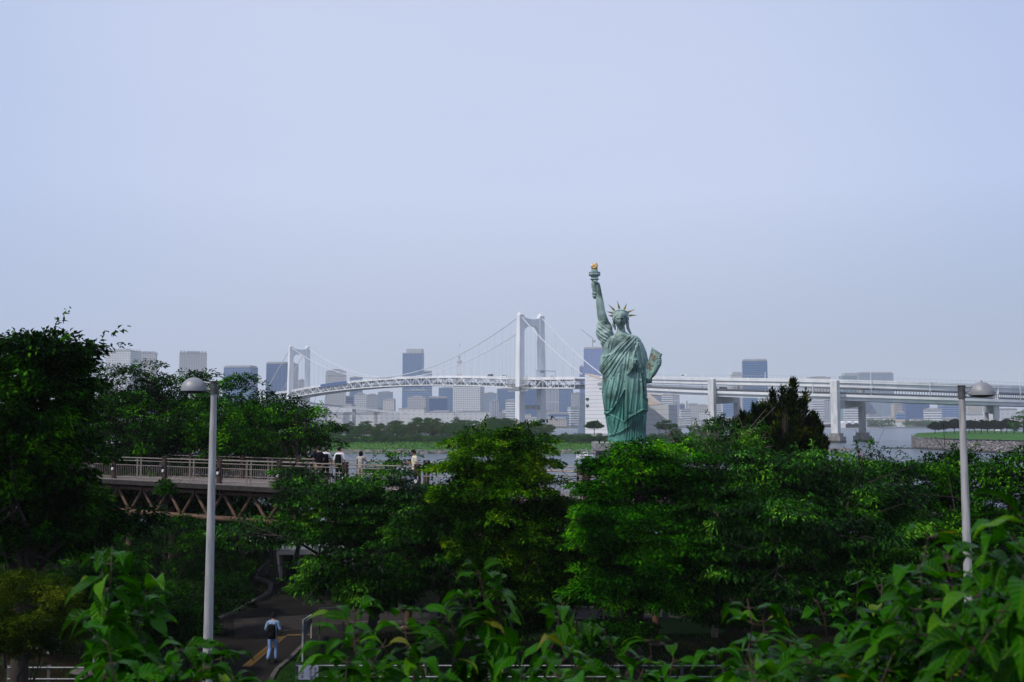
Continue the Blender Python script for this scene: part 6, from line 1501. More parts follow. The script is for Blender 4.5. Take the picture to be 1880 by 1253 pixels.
    bump(345, 190, 75, 75, .2); bump(530, 190, 80, 80, .2); bump(430, 430, 120, 110, .1); bump(340, 760, 70, 190, .16); bump(560, 640, 60, 120, .08); bump(430, 320, 70, 40, -.08)
    Rg = [([(255, 545), (330, 430), (430, 270), (565, 120)], .055, .09), ([(285, 580), (370, 440), (470, 285), (590, 140)], .05, .08), ([(235, 470), (320, 360), (420, 245), (530, 125)], .05, .09), ([(225, 520), (300, 410), (400, 290), (500, 180)], .05, .08),
          ([(330, 600), (400, 450), (500, 300), (600, 170)], .055, .06), ([(245, 430), (300, 340), (390, 245), (470, 160)], .04, .06),
          ([(300, 620), (268, 780), (275, 960)], .06, .10), ([(350, 600), (320, 770), (296, 960)], .06, .10), ([(410, 560), (385, 720), (330, 925)], .06, .10), ([(455, 480), (440, 620), (385, 855)], .055, .09), ([(480, 300), (468, 440), (462, 640)], .05, .06),
          ([(255, 620), (238, 760)], .05, .08), ([(520, 300), (505, 400), (480, 545)], .05, .06),
          ([(620, 200), (655, 350), (690, 560), (700, 800)], .055, .11), ([(660, 180), (705, 330), (705, 520), (725, 760)], .05, .1), ([(598, 200), (612, 330), (655, 500), (672, 740)], .05, .09), ([(575, 180), (595, 300), (640, 480)], .045, .08), ([(690, 560), (690, 760), (720, 960)], .05, .08),
          ([(560, 400), (570, 470), (552, 545)], .045, .09), ([(600, 440), (600, 520), (625, 640)], .045, .09), ([(560, 545), (535, 800), (505, 1050)], .06, .06), ([(600, 560), (592, 800), (570, 1015)], .06, .07), ([(632, 620), (640, 860), (640, 960)], .05, .06), ([(510, 560), (490, 760), (480, 1040)], .05, .05),
          ([(420, 870), (400, 1060), (360, 1215)], .06, .09), ([(450, 800), (440, 1060)], .05, .08), ([(370, 940), (345, 1100)], .05, .07), ([(292, 1040), (300, 1150), (340, 1250)], .06, .1), ([(335, 1030), (352, 1140), (400, 1220)], .05, .07), ([(275, 1100), (290, 1180), (310, 1260)], .05, .08),
          ([(385, 90), (430, 150), (500, 110)], .03, .045), ([(370, 110), (425, 185), (520, 130)], .035, .05), ([(395, 70), (440, 115), (490, 85)], .03, .04),
          ([(290, 250), (330, 130), (350, 60)], .045, .06), ([(310, 300), (350, 180), (380, 90)], .04, .04), ([(600, 110), (640, 150), (690, 280)], .05, .08), ([(560, 95), (620, 105), (680, 190)], .05, .08)]
    for p, s, h in Rg: ridge(p, s * 1.0, h * 1.25)
    for p, s, h in (([(462, 750), (455, 1085)], .05, -.16), ([(690, 640), (655, 600), (660, 800)], .05, -.1), ([(640, 560), (655, 640), (668, 960)], .045, -.12), ([(395, 885), (330, 990)], .05, -.1)): ridge(p, s, h)
    for i, x in enumerate(range(480, 740, 27)):
        ridge([(x + (8 if i % 2 else -4), 1020 + abs(x - 600) * .1), (x + 4, 1150), (x + (x - 600) * .06, 1300)], .05 + .012 * (i % 3), .13)
    for i, x in enumerate(range(670, 740, 22)): ridge([(x - 6, 820), (x, 960)], .04, .08)
    # shadowed opening between the two front edges
    # back folds
    bk = np.clip(sn * 2, 0, 1); D += bk * .05 * np.sin(TH * 26 + Z * .8) * np.clip((9 - Z) / 4, 0, 1)
    D *= np.clip((6.95 - Z) / .6, .0, 1)
    nx_, ny_ = ex * .35 + cs * .15, ey
    ln = np.sqrt(nx_ ** 2 + ny_ ** 2) + 1e-6
    X2 = X + D * nx_ / ln * .8; Y2 = Yv + D * ny_ / ln
    h, w_ = X.shape; V = np.stack([X2, Y2, Z], -1).reshape(-1, 3)
    i = np.arange(h - 1)[:, None] * w_; j = np.arange(w_)[None, :]; j2 = (j + 1) % w_
    F = np.stack([i + j, i + j2, i + w_ + j2, i + w_ + j], -1).reshape(-1, 4)
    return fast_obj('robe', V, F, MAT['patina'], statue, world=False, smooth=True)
build_robe()
def loftfold(name, rows, mat, par, nth=72, fold=.05, nf=7, tw=1.5, seed=0, ph=0):
    """rows: (centre Vector, half width, half depth) along a path, sleeve-like bunched folds"""
    rs_ = np.random.RandomState(seed); C = [r[0] for r in rows]; n = 70; V = []; m_ = len(rows) - 1
    pts = catmull(C, 14); k = len(pts); hw_ = np.interp(np.linspace(0, m_, k), range(m_ + 1), [r[1] for r in rows]); hd = np.interp(np.linspace(0, m_, k), range(m_ + 1), [r[2] for r in rows])
    for i, p in enumerate(pts):
        d = (pts[min(i + 1, k - 1)] - pts[max(0, i - 1)]).normalized(); a = d.cross(Vector((0, 1, 0))).normalized(); b = d.cross(a).normalized()
        for q in range(nth):
            th = 2 * math.pi * q / nth; f = 1 + fold * (abs(math.sin((th * nf + i * tw / 6 + ph) / 2)) * 1.6 - .8 + .22 * math.sin(i * .42 + 2.6 * math.sin(th + ph)) + .5 * math.sin(th * 3 - i * .2))
            V.append(p + a * math.cos(th) * hw_[i] * f + b * math.sin(th) * hd[i] * f)
    F = [(i * nth + q, i * nth + (q + 1) % nth, (i + 1) * nth + (q + 1) % nth, (i + 1) * nth + q) for i in range(k - 1) for q in range(nth)]
    F.append(tuple(range(nth))); F.append(tuple(reversed(range((k - 1) * nth, k * nth))))
    return mesh_obj(name, V, F, mat, par, world=False, smooth=180)
def skinned(name, joints, edges, mat, par, sub=2, voxel=None, extra=None, world=False):
    """one continuous surface grown over a skeleton: joints [(pos, radius)], edges [(i, j)]"""
    me = bpy.data.meshes.new(name); me.from_pydata([tuple(j[0]) for j in joints], edges, []); o = bpy.data.objects.new(name, me); COL.objects.link(o)
    md = o.modifiers.new('skin', 'SKIN'); md.use_smooth_shade = True
    for i, j in enumerate(joints):
        r = j[1] if hasattr(j[1], '__len__') else (j[1], j[1]); me.skin_vertices[0].data[i].radius = r; me.skin_vertices[0].data[i].use_root = (i == 0)
    s_ = o.modifiers.new('sub', 'SUBSURF'); s_.levels = sub; s_.render_levels = sub
    dg = bpy.context.evaluated_depsgraph_get(); ev = o.evaluated_get(dg); m2 = bpy.data.meshes.new_from_object(ev)
    o.modifiers.clear(); old = o.data; o.data = m2; bpy.data.meshes.remove(old)
    if extra is not None:
        V = [v.co.copy() for v in m2.vertices]; F = [tuple(p.vertices) for p in m2.polygons]
        k = len(V); V += [Vector(v) for v in extra.V]; F += [tuple(i + k for i in f) for f in extra.F]
        m3 = bpy.data.meshes.new(name); m3.from_pydata([tuple(v) for v in V], [], F); o.data = m3; bpy.data.meshes.remove(m2); m2 = m3
    if voxel:
        r = o.modifiers.new('rm', 'REMESH'); r.mode = 'VOXEL'; r.voxel_size = voxel
        q = o.modifiers.new('sm', 'SMOOTH'); q.iterations = 2; q.factor = .4
        dg = bpy.context.evaluated_depsgraph_get(); m4 = bpy.data.meshes.new_from_object(o.evaluated_get(dg)); o.modifiers.clear(); o.data = m4; bpy.data.meshes.remove(m2); m2 = m4
    m2.name = name; m2.materials.clear(); m2.materials.append(mat); m2.shade_smooth(); o.parent = par; o.name = name
    return o
# raised arm with the hand closed round the torch
J = []; E = []
def chain(pts, start=None):
    prev = start
    for p, r in pts:
        r = tuple(q * 1.2 for q in r) if hasattr(r, '__len__') else r * (1.2 if r > .1 else 1.12)
        J.append((p, r)); i = len(J) - 1
        if prev is not None: E.append((prev, i))
        prev = i
    return prev
last = chain([(S(252, 500, 0), .34), (S(240, 460, -.02), .33), (S(224, 405, -.04), .275), (S(219, 370, -.05), .245), (S(213, 320, -.05), .235), (S(209, 285, -.05), .2), (S(208, 258, -.04), .155), (S(204, 236, -.02), (.13, .17)), (S(201, 214, 0), (.12, .2))])
palm = last
for dz_, ln, rr in ((-8, 1.0, .062), (3, 1.06, .066), (14, 1.0, .064), (25, .86, .055)):      # fingers go behind the handle, curl round its far side and show their tips
    chain([(S(200, 200 + dz_, .17), rr), (S(188, 199 + dz_, .27), rr), (S(172, 200 + dz_, .2), rr), (S(164, 202 + dz_, .05), rr * .95), (S(169, 204 + dz_, -.1 * ln), rr * .85)], palm)
chain([(S(203, 205, -.16), .085), (S(192, 196, -.24), .075), (S(180, 190, -.25), .065), (S(171, 188, -.2), .05)], palm)
ex_ = MB().ell(tuple(S(201, 215, .02)), (.13, .22, .24), 14, 10)
skinned('raised_arm', J, E, MAT['patina'], statue, 2, .03, ex_)
# sleeve bunched round the shoulder
loftfold('sleeve', [(S(231, 428, 0), .24, .3), (S(233, 450, 0), .40, .4), (S(237, 480, 0), .50, .48), (S(243, 515, 0), .54, .52), (S(254, 550, .02), .46, .5), (S(262, 585, .04), .40, .46), (S(262, 620, .06), .28, .4), (S(262, 660, .08), .16, .3)], MAT['patina'], statue, 120, .09, 11, 3.4, 3)
loftfold('cloak_end', [(S(246, 640, .1), .12, .2), (S(236, 670, .05), .22, .3), (S(229, 705, 0), .2, .32), (S(227, 745, 0), .19, .3), (S(231, 772, 0), .08, .14)], MAT['patina'], statue, 60, .05, 5, .8, 4)
# left arm, draped, and forearm carrying the tablet
loftfold('draped_arm', [(S(432, 552, .0), .24, .36), (S(452, 590, -.02), .3, .4), (S(470, 640, -.06), .32, .42), (S(482, 690, -.1), .3, .42), (S(496, 745, -.14), .28, .4), (S(507, 790, -.2), .27, .36), (S(512, 826, -.26), .2, .26)], MAT['patina'], statue, 84, .055, 6, 1.0, 5, 1.0)
J = []; E = []
e_ = chain([(S(500, 770, -.2), .22), (S(520, 785, -.38), .22), (S(538, 765, -.52), .19), (S(552, 738, -.6), .16), (S(560, 722, -.6), (.13, .16))])
for i_, (dx, dy2, ln) in enumerate(((0, -30, 1), (1, -17, 1.05), (1, -5, 1), (-2, 8, .85))):
    chain([(S(576 + dx, 716 + dy2, -.5), .062), (S(583 + dx, 706 + dy2, -.62), .06), (S(574 + dx, 706 + dy2, -.82), .056), (S(560, 707 + dy2, -.86), .048)], e_)
chain([(S(548, 716, -.35), .075), (S(560, 690, -.24), .065), (S(572, 672, -.26), .05)], e_)
skinned('forearm', J, E, MAT['patina'], statue, 2, .03, MB().ell(tuple(S(566, 712, -.52)), (.15, .12, .2), 12, 8))
# tablet
TA, TB_, TC_, TD_ = S(531, 606, -.42), S(586, 648, -.62), S(514, 808, -.68), S(474, 795, -.5)
nn_ = (TB_ - TA).cross(TD_ - TA).normalized(); 
if nn_.y > 0: nn_ = -nn_
dpt = -nn_ * .2 + Vector((.05, .03, 0))
m = MB(); m.hexa([TD_ + dpt, TC_ + dpt, TB_ + dpt, TA + dpt], [TD_, TC_, TB_, TA]); tb = m.obj('tablet', MAT['patina'], statue, world=False)
m = MB()
def tp_(u, v, o=.012): return (TA.lerp(TB_, u)).lerp(TD_.lerp(TC_, u), v) + nn_ * o
for (u0, v0), (u1, v1) in (((.06, .04), (.94, .04)), ((.94, .04), (.94, .96)), ((.94, .96), (.06, .96)), ((.06, .96), (.06, .04))): m.beam(tp_(u0, v0, .008), tp_(u1, v1, .008), .045, .03, up=nn_)
bv_ = m.obj('rim', MAT['patina'], tb, world=False)
def text_mesh(body, size):
    cu = bpy.data.curves.new('t', 'FONT'); cu.body = body; cu.size = size; cu.align_x = 'CENTER'; cu.extrude = .012; cu.resolution_u = 2
    o = bpy.data.objects.new('t', cu); COL.objects.link(o); dg = bpy.context.evaluated_depsgraph_get(); me = bpy.data.meshes.new_from_object(o.evaluated_get(dg))
    V = [v.co.copy() for v in me.vertices]; F = [tuple(p.vertices) for p in me.polygons]; bpy.data.objects.remove(o); bpy.data.meshes.remove(me); return V, F
ux = (TB_ - TA).normalized(); uy = (TA - TD_).normalized()
m = MB()
for body, v, sz in (('JULY', .26, .27), ('IV', .37, .27), ('MDCC', .58, .27), ('LXXVI', .69, .25)):
    V, F = text_mesh(body, sz); o = tp_(.5, v, .004); m.add([o + ux * p.x + uy * p.y + nn_ * (p.z + .012) for p in V], F)
m.obj('inscription', MAT['gold_ink'], tb, world=False)
# torch
tor = thing('torch', tuple(S(182, 210, 0)), None, None); tor.parent = statue
k_ = 1 / SC; pr = [(r * k_, (210 - z) * k_) for r, z in ((3, 301), (7, 297), (13, 290), (15, 283), (11, 279), (16, 272), (17, 265), (12, 259), (14, 250), (15, 235), (17, 200), (19, 184), (20, 180), (29, 177), (27, 173), (20, 170), (20, 163), (27, 158), (36, 153), (38, 148), (34, 146), (33, 137), (35, 135), (35, 133), (31, 133), (31, 137), (20, 137), (19, 128), (21, 126), (21, 117), (5, 117))]
m = MB(); m.lathe(pr, (0, 0, 0), 36); m.obj('handle', MAT['patina'], tor, world=False, smooth=35)
m = MB()
for i in range(20):
    th = 2 * math.pi * i / 20; m.box((34 * k_ * math.cos(th), 34 * k_ * math.sin(th), (210 - 141) * k_), (.03, .03, .1))
m.lathe([(36 * k_, 0), (36 * k_, .035)], (0, 0, (210 - 135.5) * k_), 32); m.obj('gallery', MAT['patina'], tor, world=False)
m = MB(); m.ell((0, 0, (210 - 107) * k_), (.215, .215, .15), 18, 10)
rs = np.random.RandomState(2)
for i, (dx, dy, hh, rr) in enumerate(((-.15, 0, .32, .075), (-.06, -.06, .28, .07), (.03, -.02, .42, .08), (.13, 0, .36, .075), (0, .1, .32, .08), (.09, -.1, .24, .06), (-.12, .09, .3, .07), (-.1, -.12, .2, .06))):
    z0_ = (210 - 104) * k_; P_ = [Vector((dx, dy, z0_)), Vector((dx * 1.15, dy, z0_ + hh * .35)), Vector((dx * 1.05 + .02, dy, z0_ + hh * .7)), Vector((dx * .9 + .05 * (-1) ** i, dy, z0_ + hh))]
    m.tube(P_, [rr * 1.1, rr, rr * .6, .006], 9)
m.obj('flame', MAT['gold'], tor, world=False, smooth=60)
# head
def head_mesh(wd, hh, dp, n=72, mrows=64, amp=1.0):
    """head with brow, sockets, nose, lips and chin; origin at its centre, face towards -y"""
    V = []; 
    for j in range(mrows + 1):
        ph = -math.pi / 2 + math.pi * j / mrows
        for i in range(n):
            th = 2 * math.pi * i / n
            x = math.cos(ph) * math.sin(th); y = -math.cos(ph) * math.cos(th); z = math.sin(ph)
            jaw = 1 - .28 * max(0, -z) ** 1.3 * (1 if y < .3 else .6)
            X = x * wd * jaw; Y = y * dp * (1 - .1 * max(0, -z)); Z = z * hh
            if y > 0: Y *= 1.05
            if z < -.3 and y > -.1: Y *= 1 - .35 * min(1, (-.3 - z) * 1.6)
            u = X / wd; v = Z / hh; f = max(0, -y) ** .8
            g = lambda cx, cz, sx, sz: math.exp(-((u - cx) / sx) ** 2 - ((v - cz) / sz) ** 2)
            d = 0
            d += .17 * dp * math.exp(-(u / .1) ** 2) * (1 / (1 + math.exp((v - .06) * 22))) * (1 / (1 + math.exp(-(v + .34) * 26))) * (.35 + .9 * max(0, min(1, (.1 - v) / .42)))
            d -= .1 * dp * (g(-.33, .02, .17, .09) + g(.33, .02, .17, .09)); d += .045 * dp * (g(-.33, .0, .1, .045) + g(.33, .0, .1, .045))
            d += .05 * dp * (g(-.33, .17, .25, .05) + g(.33, .17, .25, .05))
            d += .05 * dp * (g(0, -.47, .19, .035) + g(0, -.56, .16, .035)) - .03 * dp * g(0, -.515, .22, .018) - .03 * dp * g(0, -.66, .2, .05)
            d += .09 * dp * g(0, -.82, .24, .12) + .03 * dp * (g(-.5, -.22, .22, .2) + g(.5, -.22, .22, .2))
            V.append((X, Y - d * f * amp, Z))
    F = [(j * n + i, j * n + (i + 1) % n, (j + 1) * n + (i + 1) % n, (j + 1) * n + i) for j in range(mrows) for i in range(n)]
    mb = MB(); mb.add(V, F)
    for s_ in (-1, 1):
        mb.ell((s_ * wd * 1.0, .05 * dp, -.06 * hh), (wd * .1, dp * .16, hh * .19), 10, 8)
    return mb
hc = S(341, 434, -.14); hd = thing('head', tuple(hc), None, None); hd.parent = statue; hd.rotation_euler = (R(4), 0, R(-9))
hf = head_mesh(.39, .63, .56, 96, 84, 1.7); hf.V = [(v[0], v[1] - .06, v[2]) for v in hf.V]; hf.obj('face', MAT['patina'], hd, world=False, smooth=180)
# hair: parted waves over the brow, side rolls, hanging locks
m = MB(); m.ell((0, .12, .16), (.47, .52, .52), 28, 18)
for s_ in (-1, 1):
    for r_, dz_, dy_ in ((.085, 0, 0), (.08, .09, .05), (.075, .17, .1)):
        m.tube([(0, -.44 + dy_, .37 + dz_), (s_ * .13, -.42 + dy_, .35 + dz_), (s_ * .27, -.33 + dy_, .25 + dz_), (s_ * .37, -.2 + dy_, .1 + dz_), (s_ * .43, -.05 + dy_, -.08 + dz_), (s_ * .41, .1, -.2)], [r_ * .6, r_, r_ * 1.15, r_ * 1.1, r_, r_ * .8], 10)
m.ell((0, .5, -.05), (.25, .2, .25), 16, 10)
for (x, y, z, r) in ((-.42, .05, -.18, .12), (-.46, .06, -.32, .1), (-.4, .02, -.42, .09), (.42, .05, -.16, .13), (.45, .02, -.3, .11)): m.ell((x, y, z), (r, r, r * 1.1), 12, 8)
m.tube([(.44, .02, -.28), (.47, -.02, -.5), (.55, -.04, -.72), (.68, -.02, -.93)], [.1, .1, .09, .06], 10); m.tube([(-.42, 0, -.35), (-.38, -.04, -.5), (-.34, -.06, -.66)], [.09, .07, .04], 10)
m.obj('hair', MAT['patina'], hd, world=False, smooth=60)
# diadem and rays
n = 48; V = []; prd = [(.51, .50, .10), (.545, .53, .11), (.535, .52, .17), (.52, .50, .42), (.53, .515, .46), (.515, .49, .49), (.46, .44, .44)]
for (rx_, ry_, z_) in prd:
    for i in range(n):
        th = 2 * math.pi * i / n; fr = max(0, -math.sin(th)); zz = z_ + .25 * fr - (.25 * max(0, math.sin(th)))
        V.append((rx_ * math.cos(th), .15 + ry_ * math.sin(th), zz - .06))
k = len(prd); F = [(j * n + i, j * n + (i + 1) % n, ((j + 1) % k) * n + (i + 1) % n, ((j + 1) % k) * n + i) for j in range(k) for i in range(n)]
mesh_obj('diadem', V, F, MAT['patina'], hd, world=False, smooth=40)
for bx, by, tx, ty, yb in ((292, 407, 263, 407, .0), (291, 389, 252, 382, -.1), (303, 374, 262, 337, -.22), (333, 365, 317, 314, -.32), (362, 370, 380, 329, -.3), (386, 386, 432, 367, -.18), (397, 405, 450, 404, -.04)):
    a = S(bx, by, yb + .02); b = S(tx, ty, yb - .12); m = MB(); d = (b - a).normalized(); sd = d.cross(Vector((0, 1, 0))).normalized(); fw = d.cross(sd).normalized(); w2 = .075
    m.add([a + sd * w2, a + fw * w2 * .8, a - sd * w2, a - fw * w2 * .8, b], [(0, 1, 4), (1, 2, 4), (2, 3, 4), (3, 0, 4), (3, 2, 1, 0)])
    m.obj('crown_ray', MAT['gold_dull'], statue, world=False)
# pedestal below the trees
ph_ = B_.z - GZ - .55
ped = thing('pedestal', (B_.x, SY, GZ), 'stone pedestal under the robed statue hidden by the round tree', 'pedestal')
m = MB(); m.box((0, 0, ph_ - .25), (3.7, 3.3, .5)); m.box((0, 0, (ph_ - .5) / 2 + .3), (3.2, 2.8, ph_ - 1.1)); m.box((0, 0, .15), (4.2, 3.8, .34)); m.obj('plinth', MAT['granite'], ped, world=False)
# ================================================================ PEOPLE
CL = {}
def cloth(k, c, c2=None, sc_=9): CL[k] = surf('cloth_' + k, c, c2 or tuple(v * .75 for v in c[:3]) + (1,), sc_, .9, bump=.012, bscale=11, spec=.12)
cloth('navy', (.007, .008, .022, 1)); cloth('khaki', (.3, .21, .13, 1)); cloth('white', (.68, .67, .68, 1), (.6, .6, .63, 1)); cloth('black', (.0045, .0045, .006, 1)); cloth('cream', (.6, .55, .42, 1), (.52, .47, .36, 1)); cloth('denim', (.1, .17, .32, 1), (.06, .1, .21, 1)); cloth('beige', (.46, .41, .36, 1)); cloth('stone', (.4, .36, .28, 1)); cloth('paleblue', (.26, .35, .5, 1), (.12, .19, .33, 1), 7); cloth('lightdenim', (.2, .3, .5, 1), (.12, .2, .38, 1), 5); cloth('shoe', (.03, .03, .03, 1)); cloth('shoew', (.6, .6, .6, 1)); cloth('brown', (.16, .06, .03, 1))
def person(loc, rz, label, H=1.72, hips=None, la=None, ra=None, legs=None, headturn=0, nod=0, lean=0, shirt='white', trousers='black', shoes='shoe', sleeve='short', hair='short', untuck=.0, fem=False):
    """la/ra: elbow, wrist offsets from the shoulder (metres at H 1.72); legs: knee, ankle for left and right. Facing -y in local space."""
    k = H / 1.72; t = thing('person', loc, label, 'person', None, rz)
    V3 = lambda x, y, z: Vector((x * k, y * k, z * k))
    sw = .165 if fem else .185
    L = lean
    pel = V3(0, 0, .93); spine = V3(0, -.01 - L * .3, 1.12); chest = V3(0, -L * .8, 1.3); nb = V3(0, -L, 1.44); nk = V3(0, -L * 1.1 - .01, 1.5)
    legs = legs or (((-.1, -.01, .5), (-.105, .02, .09)), ((.1, -.01, .5), (.105, .02, .09)))
    la = la or ((-.05, .02, -.28), (-.04, -.04, -.52)); ra = ra or ((.05, .02, -.28), (.04, -.04, -.52))
    JJ = [(pel, (.15 * k, .115 * k)), (spine, (.135 * k, .1 * k)), (chest, (.15 * k, .11 * k)), (nb, (.09 * k, .075 * k)), (nk, (.055 * k, .058 * k)), (nk + V3(0, -.01, .06), (.052 * k, .055 * k))]; EE = [(0, 1), (1, 2), (2, 3), (3, 4), (4, 5)]
    arm = []; leg = []
    for s_, ar in ((-1, la), (1, ra)):
        sh = V3(s_ * sw, -L * .95, 1.4); el = sh + Vector(ar[0]) * k; wr = sh + Vector(ar[1]) * k
        b0 = len(JJ); JJ += [(sh, .056 * k), (sh.lerp(el, .5), .047 * k), (el, .04 * k), (el.lerp(wr, .4), .037 * k), (wr, (.026 * k, .021 * k))]; EE += [(2 if False else 3, b0), (b0, b0 + 1), (b0 + 1, b0 + 2), (b0 + 2, b0 + 3), (b0 + 3, b0 + 4)]
        d = (wr - el).normalized(); sd = d.cross(Vector((0, 1, 0))); sd = sd.normalized() if sd.length > .1 else Vector((1, 0, 0)); fw = d.cross(sd).normalized()
        pm = wr + d * .05 * k; JJ.append((pm, (.032 * k, .016 * k))); pi = len(JJ) - 1; EE.append((b0 + 4, pi))
        for fi, (o_, ln) in enumerate(((-.026, .062), (-.009, .072), (.009, .068), (.026, .054))):
            q0 = pm + d * .035 * k + sd * o_ * k; q1 = q0 + d * ln * .5 * k + fw * .008 * k; q2 = q1 + (d * .8 + fw * .6) * ln * .5 * k
            b1 = len(JJ); JJ += [(q0, .0085 * k), (q1, .008 * k), (q2, .007 * k)]; EE += [(pi, b1), (b1, b1 + 1), (b1 + 1, b1 + 2)]
        b1 = len(JJ); q0 = wr + d * .02 * k - sd * .03 * k * s_ + fw * .01 * k; q1 = q0 + (d * .8 - sd * s_ * .5 + fw * .4) * .035 * k; q2 = q1 + (d + fw * .3) * .025 * k
        JJ += [(q0, .011 * k), (q1, .0095 * k), (q2, .008 * k)]; EE += [(b0 + 4, b1), (b1, b1 + 1), (b1 + 1, b1 + 2)]
        arm.append((sh, el, wr, d))
    for s_, lg in ((-1, legs[0]), (1, legs[1])):
        hp = V3(s_ * .095, 0, .88); kn = V3(*lg[0]); an = V3(*lg[1]); b0 = len(JJ)
        JJ += [(hp, .088 * k), (hp.lerp(kn, .5), .075 * k), (kn, .056 * k), (kn.lerp(an, .35), .054 * k), (an, .036 * k), (an + V3(0, -.05, -.045), (.036 * k, .03 * k)), (an + V3(0, -.15, -.06), (.034 * k, .02 * k))]
        EE += [(0, b0)] + [(b0 + i, b0 + i + 1) for i in range(6)]; leg.append((hp, kn, an))
    hcn = nk + V3(0, -.025 - nod * .04, .135 - nod * .015)
    Mh = Matrix.Rotation(headturn, 3, 'Z') @ Matrix.Rotation(nod, 3, 'X')
    hm = head_mesh(.074 * k, .115 * k, .094 * k, 32, 28); hm.V = [tuple(hcn + Mh @ Vector(v)) for v in hm.V]
    for s_ in (-1, 1): pass
    body = skinned('body', JJ, EE, MAT['skin'], t, 2, .0085 * k, hm)
    # eyes
    m = MB()
    for s_ in (-1, 1): m.ell(tuple(hcn + Mh @ Vector((s_ * .026 * k, -.082 * k, .003 * k))), (.009 * k, .006 * k, .005 * k), 8, 6)
    m.obj('eyes', MAT['hair'], t, world=False, smooth=60)
    # hair cap
    m = MB(); rs_ = np.random.RandomState(int(abs(loc[0]) * 100) % 999); long_ = hair == 'curly'
    V = []; n_ = 30; mm = 20
    for j in range(mm + 1):
        ph = -math.pi / 2 + math.pi * j / mm
        for i in range(n_):
            th = 2 * math.pi * i / n_; x = math.cos(ph) * math.sin(th); y = -math.cos(ph) * math.cos(th); z = math.sin(ph)
            r_ = 1.1 + .08 * rs_.rand()
            lim = .32 if y < -.35 else (-.25 if y < .25 else -.62)
            zz = z if z > lim else lim + (z - lim) * .12; sh_ = r_ if z > lim else .93
            if long_: 
                sh_ = (1.3 + .12 * rs_.rand()) if y > -.5 else (1.12 if z > .3 else .9); zz = z * (1.35 if z < 0 and y > -.4 else 1.05)
            V.append(hcn + Mh @ Vector((x * .078 * k * sh_, (y * .1 + (.018 if long_ else .004)) * k * sh_, zz * .118 * k * (1.06 if z > 0 else 1))))
    F = [(j * n_ + i, j * n_ + (i + 1) % n_, (j + 1) * n_ + (i + 1) % n_, (j + 1) * n_ + i) for j in range(mm) for i in range(n_)]
    mesh_obj('hair', V, F, MAT['hair'], t, world=False, smooth=60)
    # shirt
    e_ = .016 * k; Jc = [(V3(0, 0, .9 - untuck), (.158 * k + e_, .122 * k + e_)), (V3(0, 0, .98), (.15 * k + e_, .115 * k + e_)), (spine, (.142 * k + e_, .105 * k + e_)), (chest, (.158 * k + e_, .118 * k + e_)), (nb, (.088 * k + e_, .072 * k + e_)), (nb + V3(0, -.004, .035), (.06 * k, .06 * k))]
    Ec = [(0, 1), (1, 2), (2, 3), (3, 4), (4, 5)]
    for (sh, el, wr, d) in arm:
        b0 = len(Jc); end = sh.lerp(el, .72) if sleeve == 'short' else (el if sleeve == 'elbow' else wr)
        Jc += [(sh, .066 * k + e_ * .6), (sh.lerp(el, .45), .062 * k)] + ([(end, .062 * k)] if sleeve != 'long' else [(el, .053 * k), (el.lerp(wr, .5), .05 * k), (wr, .036 * k)])
        Ec += [(4, b0), (b0, b0 + 1), (b0 + 1, b0 + 2)] + ([(b0 + 2, b0 + 3), (b0 + 3, b0 + 4)] if sleeve == 'long' else [])
    so_ = skinned('shirt', Jc, Ec, CL[shirt], t, 2, .012 * k)
    Jt = [(V3(0, 0, .96), (.148 * k, .115 * k)), (V3(0, 0, .89), (.155 * k, .122 * k))]; Et = [(0, 1)]
    for hp, kn, an in leg:
        b0 = len(Jt); Jt += [(hp, .098 * k), (hp.lerp(kn, .5), .09 * k), (kn, .074 * k), (kn.lerp(an, .5), .07 * k), (an + V3(0, 0, .01), .062 * k)]; Et += [(1, b0)] + [(b0 + i, b0 + i + 1) for i in range(4)]
    skinned('trousers', Jt, Et, CL[trousers], t, 2, .012 * k)
    for hp, kn, an in leg:
        m = MB(); sc4 = an + V3(0, -.06, -.048); m.ell(tuple(sc4), (.048 * k, .135 * k, .042 * k), 14, 8); m.box((sc4.x, sc4.y, sc4.z - .03 * k), (.08 * k, .24 * k, .022 * k)); m.ell(tuple(an + V3(0, .015, -.02)), (.042 * k, .055 * k, .045 * k), 12, 8)
        m.obj('shoe', CL[shoes], t, world=False, smooth=50)
    t['_hc'] = 0; del t['_hc']
    return t, chest, k
def local(t, v): 
    v = Vector(v); v.rotate(t.rotation_euler); return Vector(t.location) + v
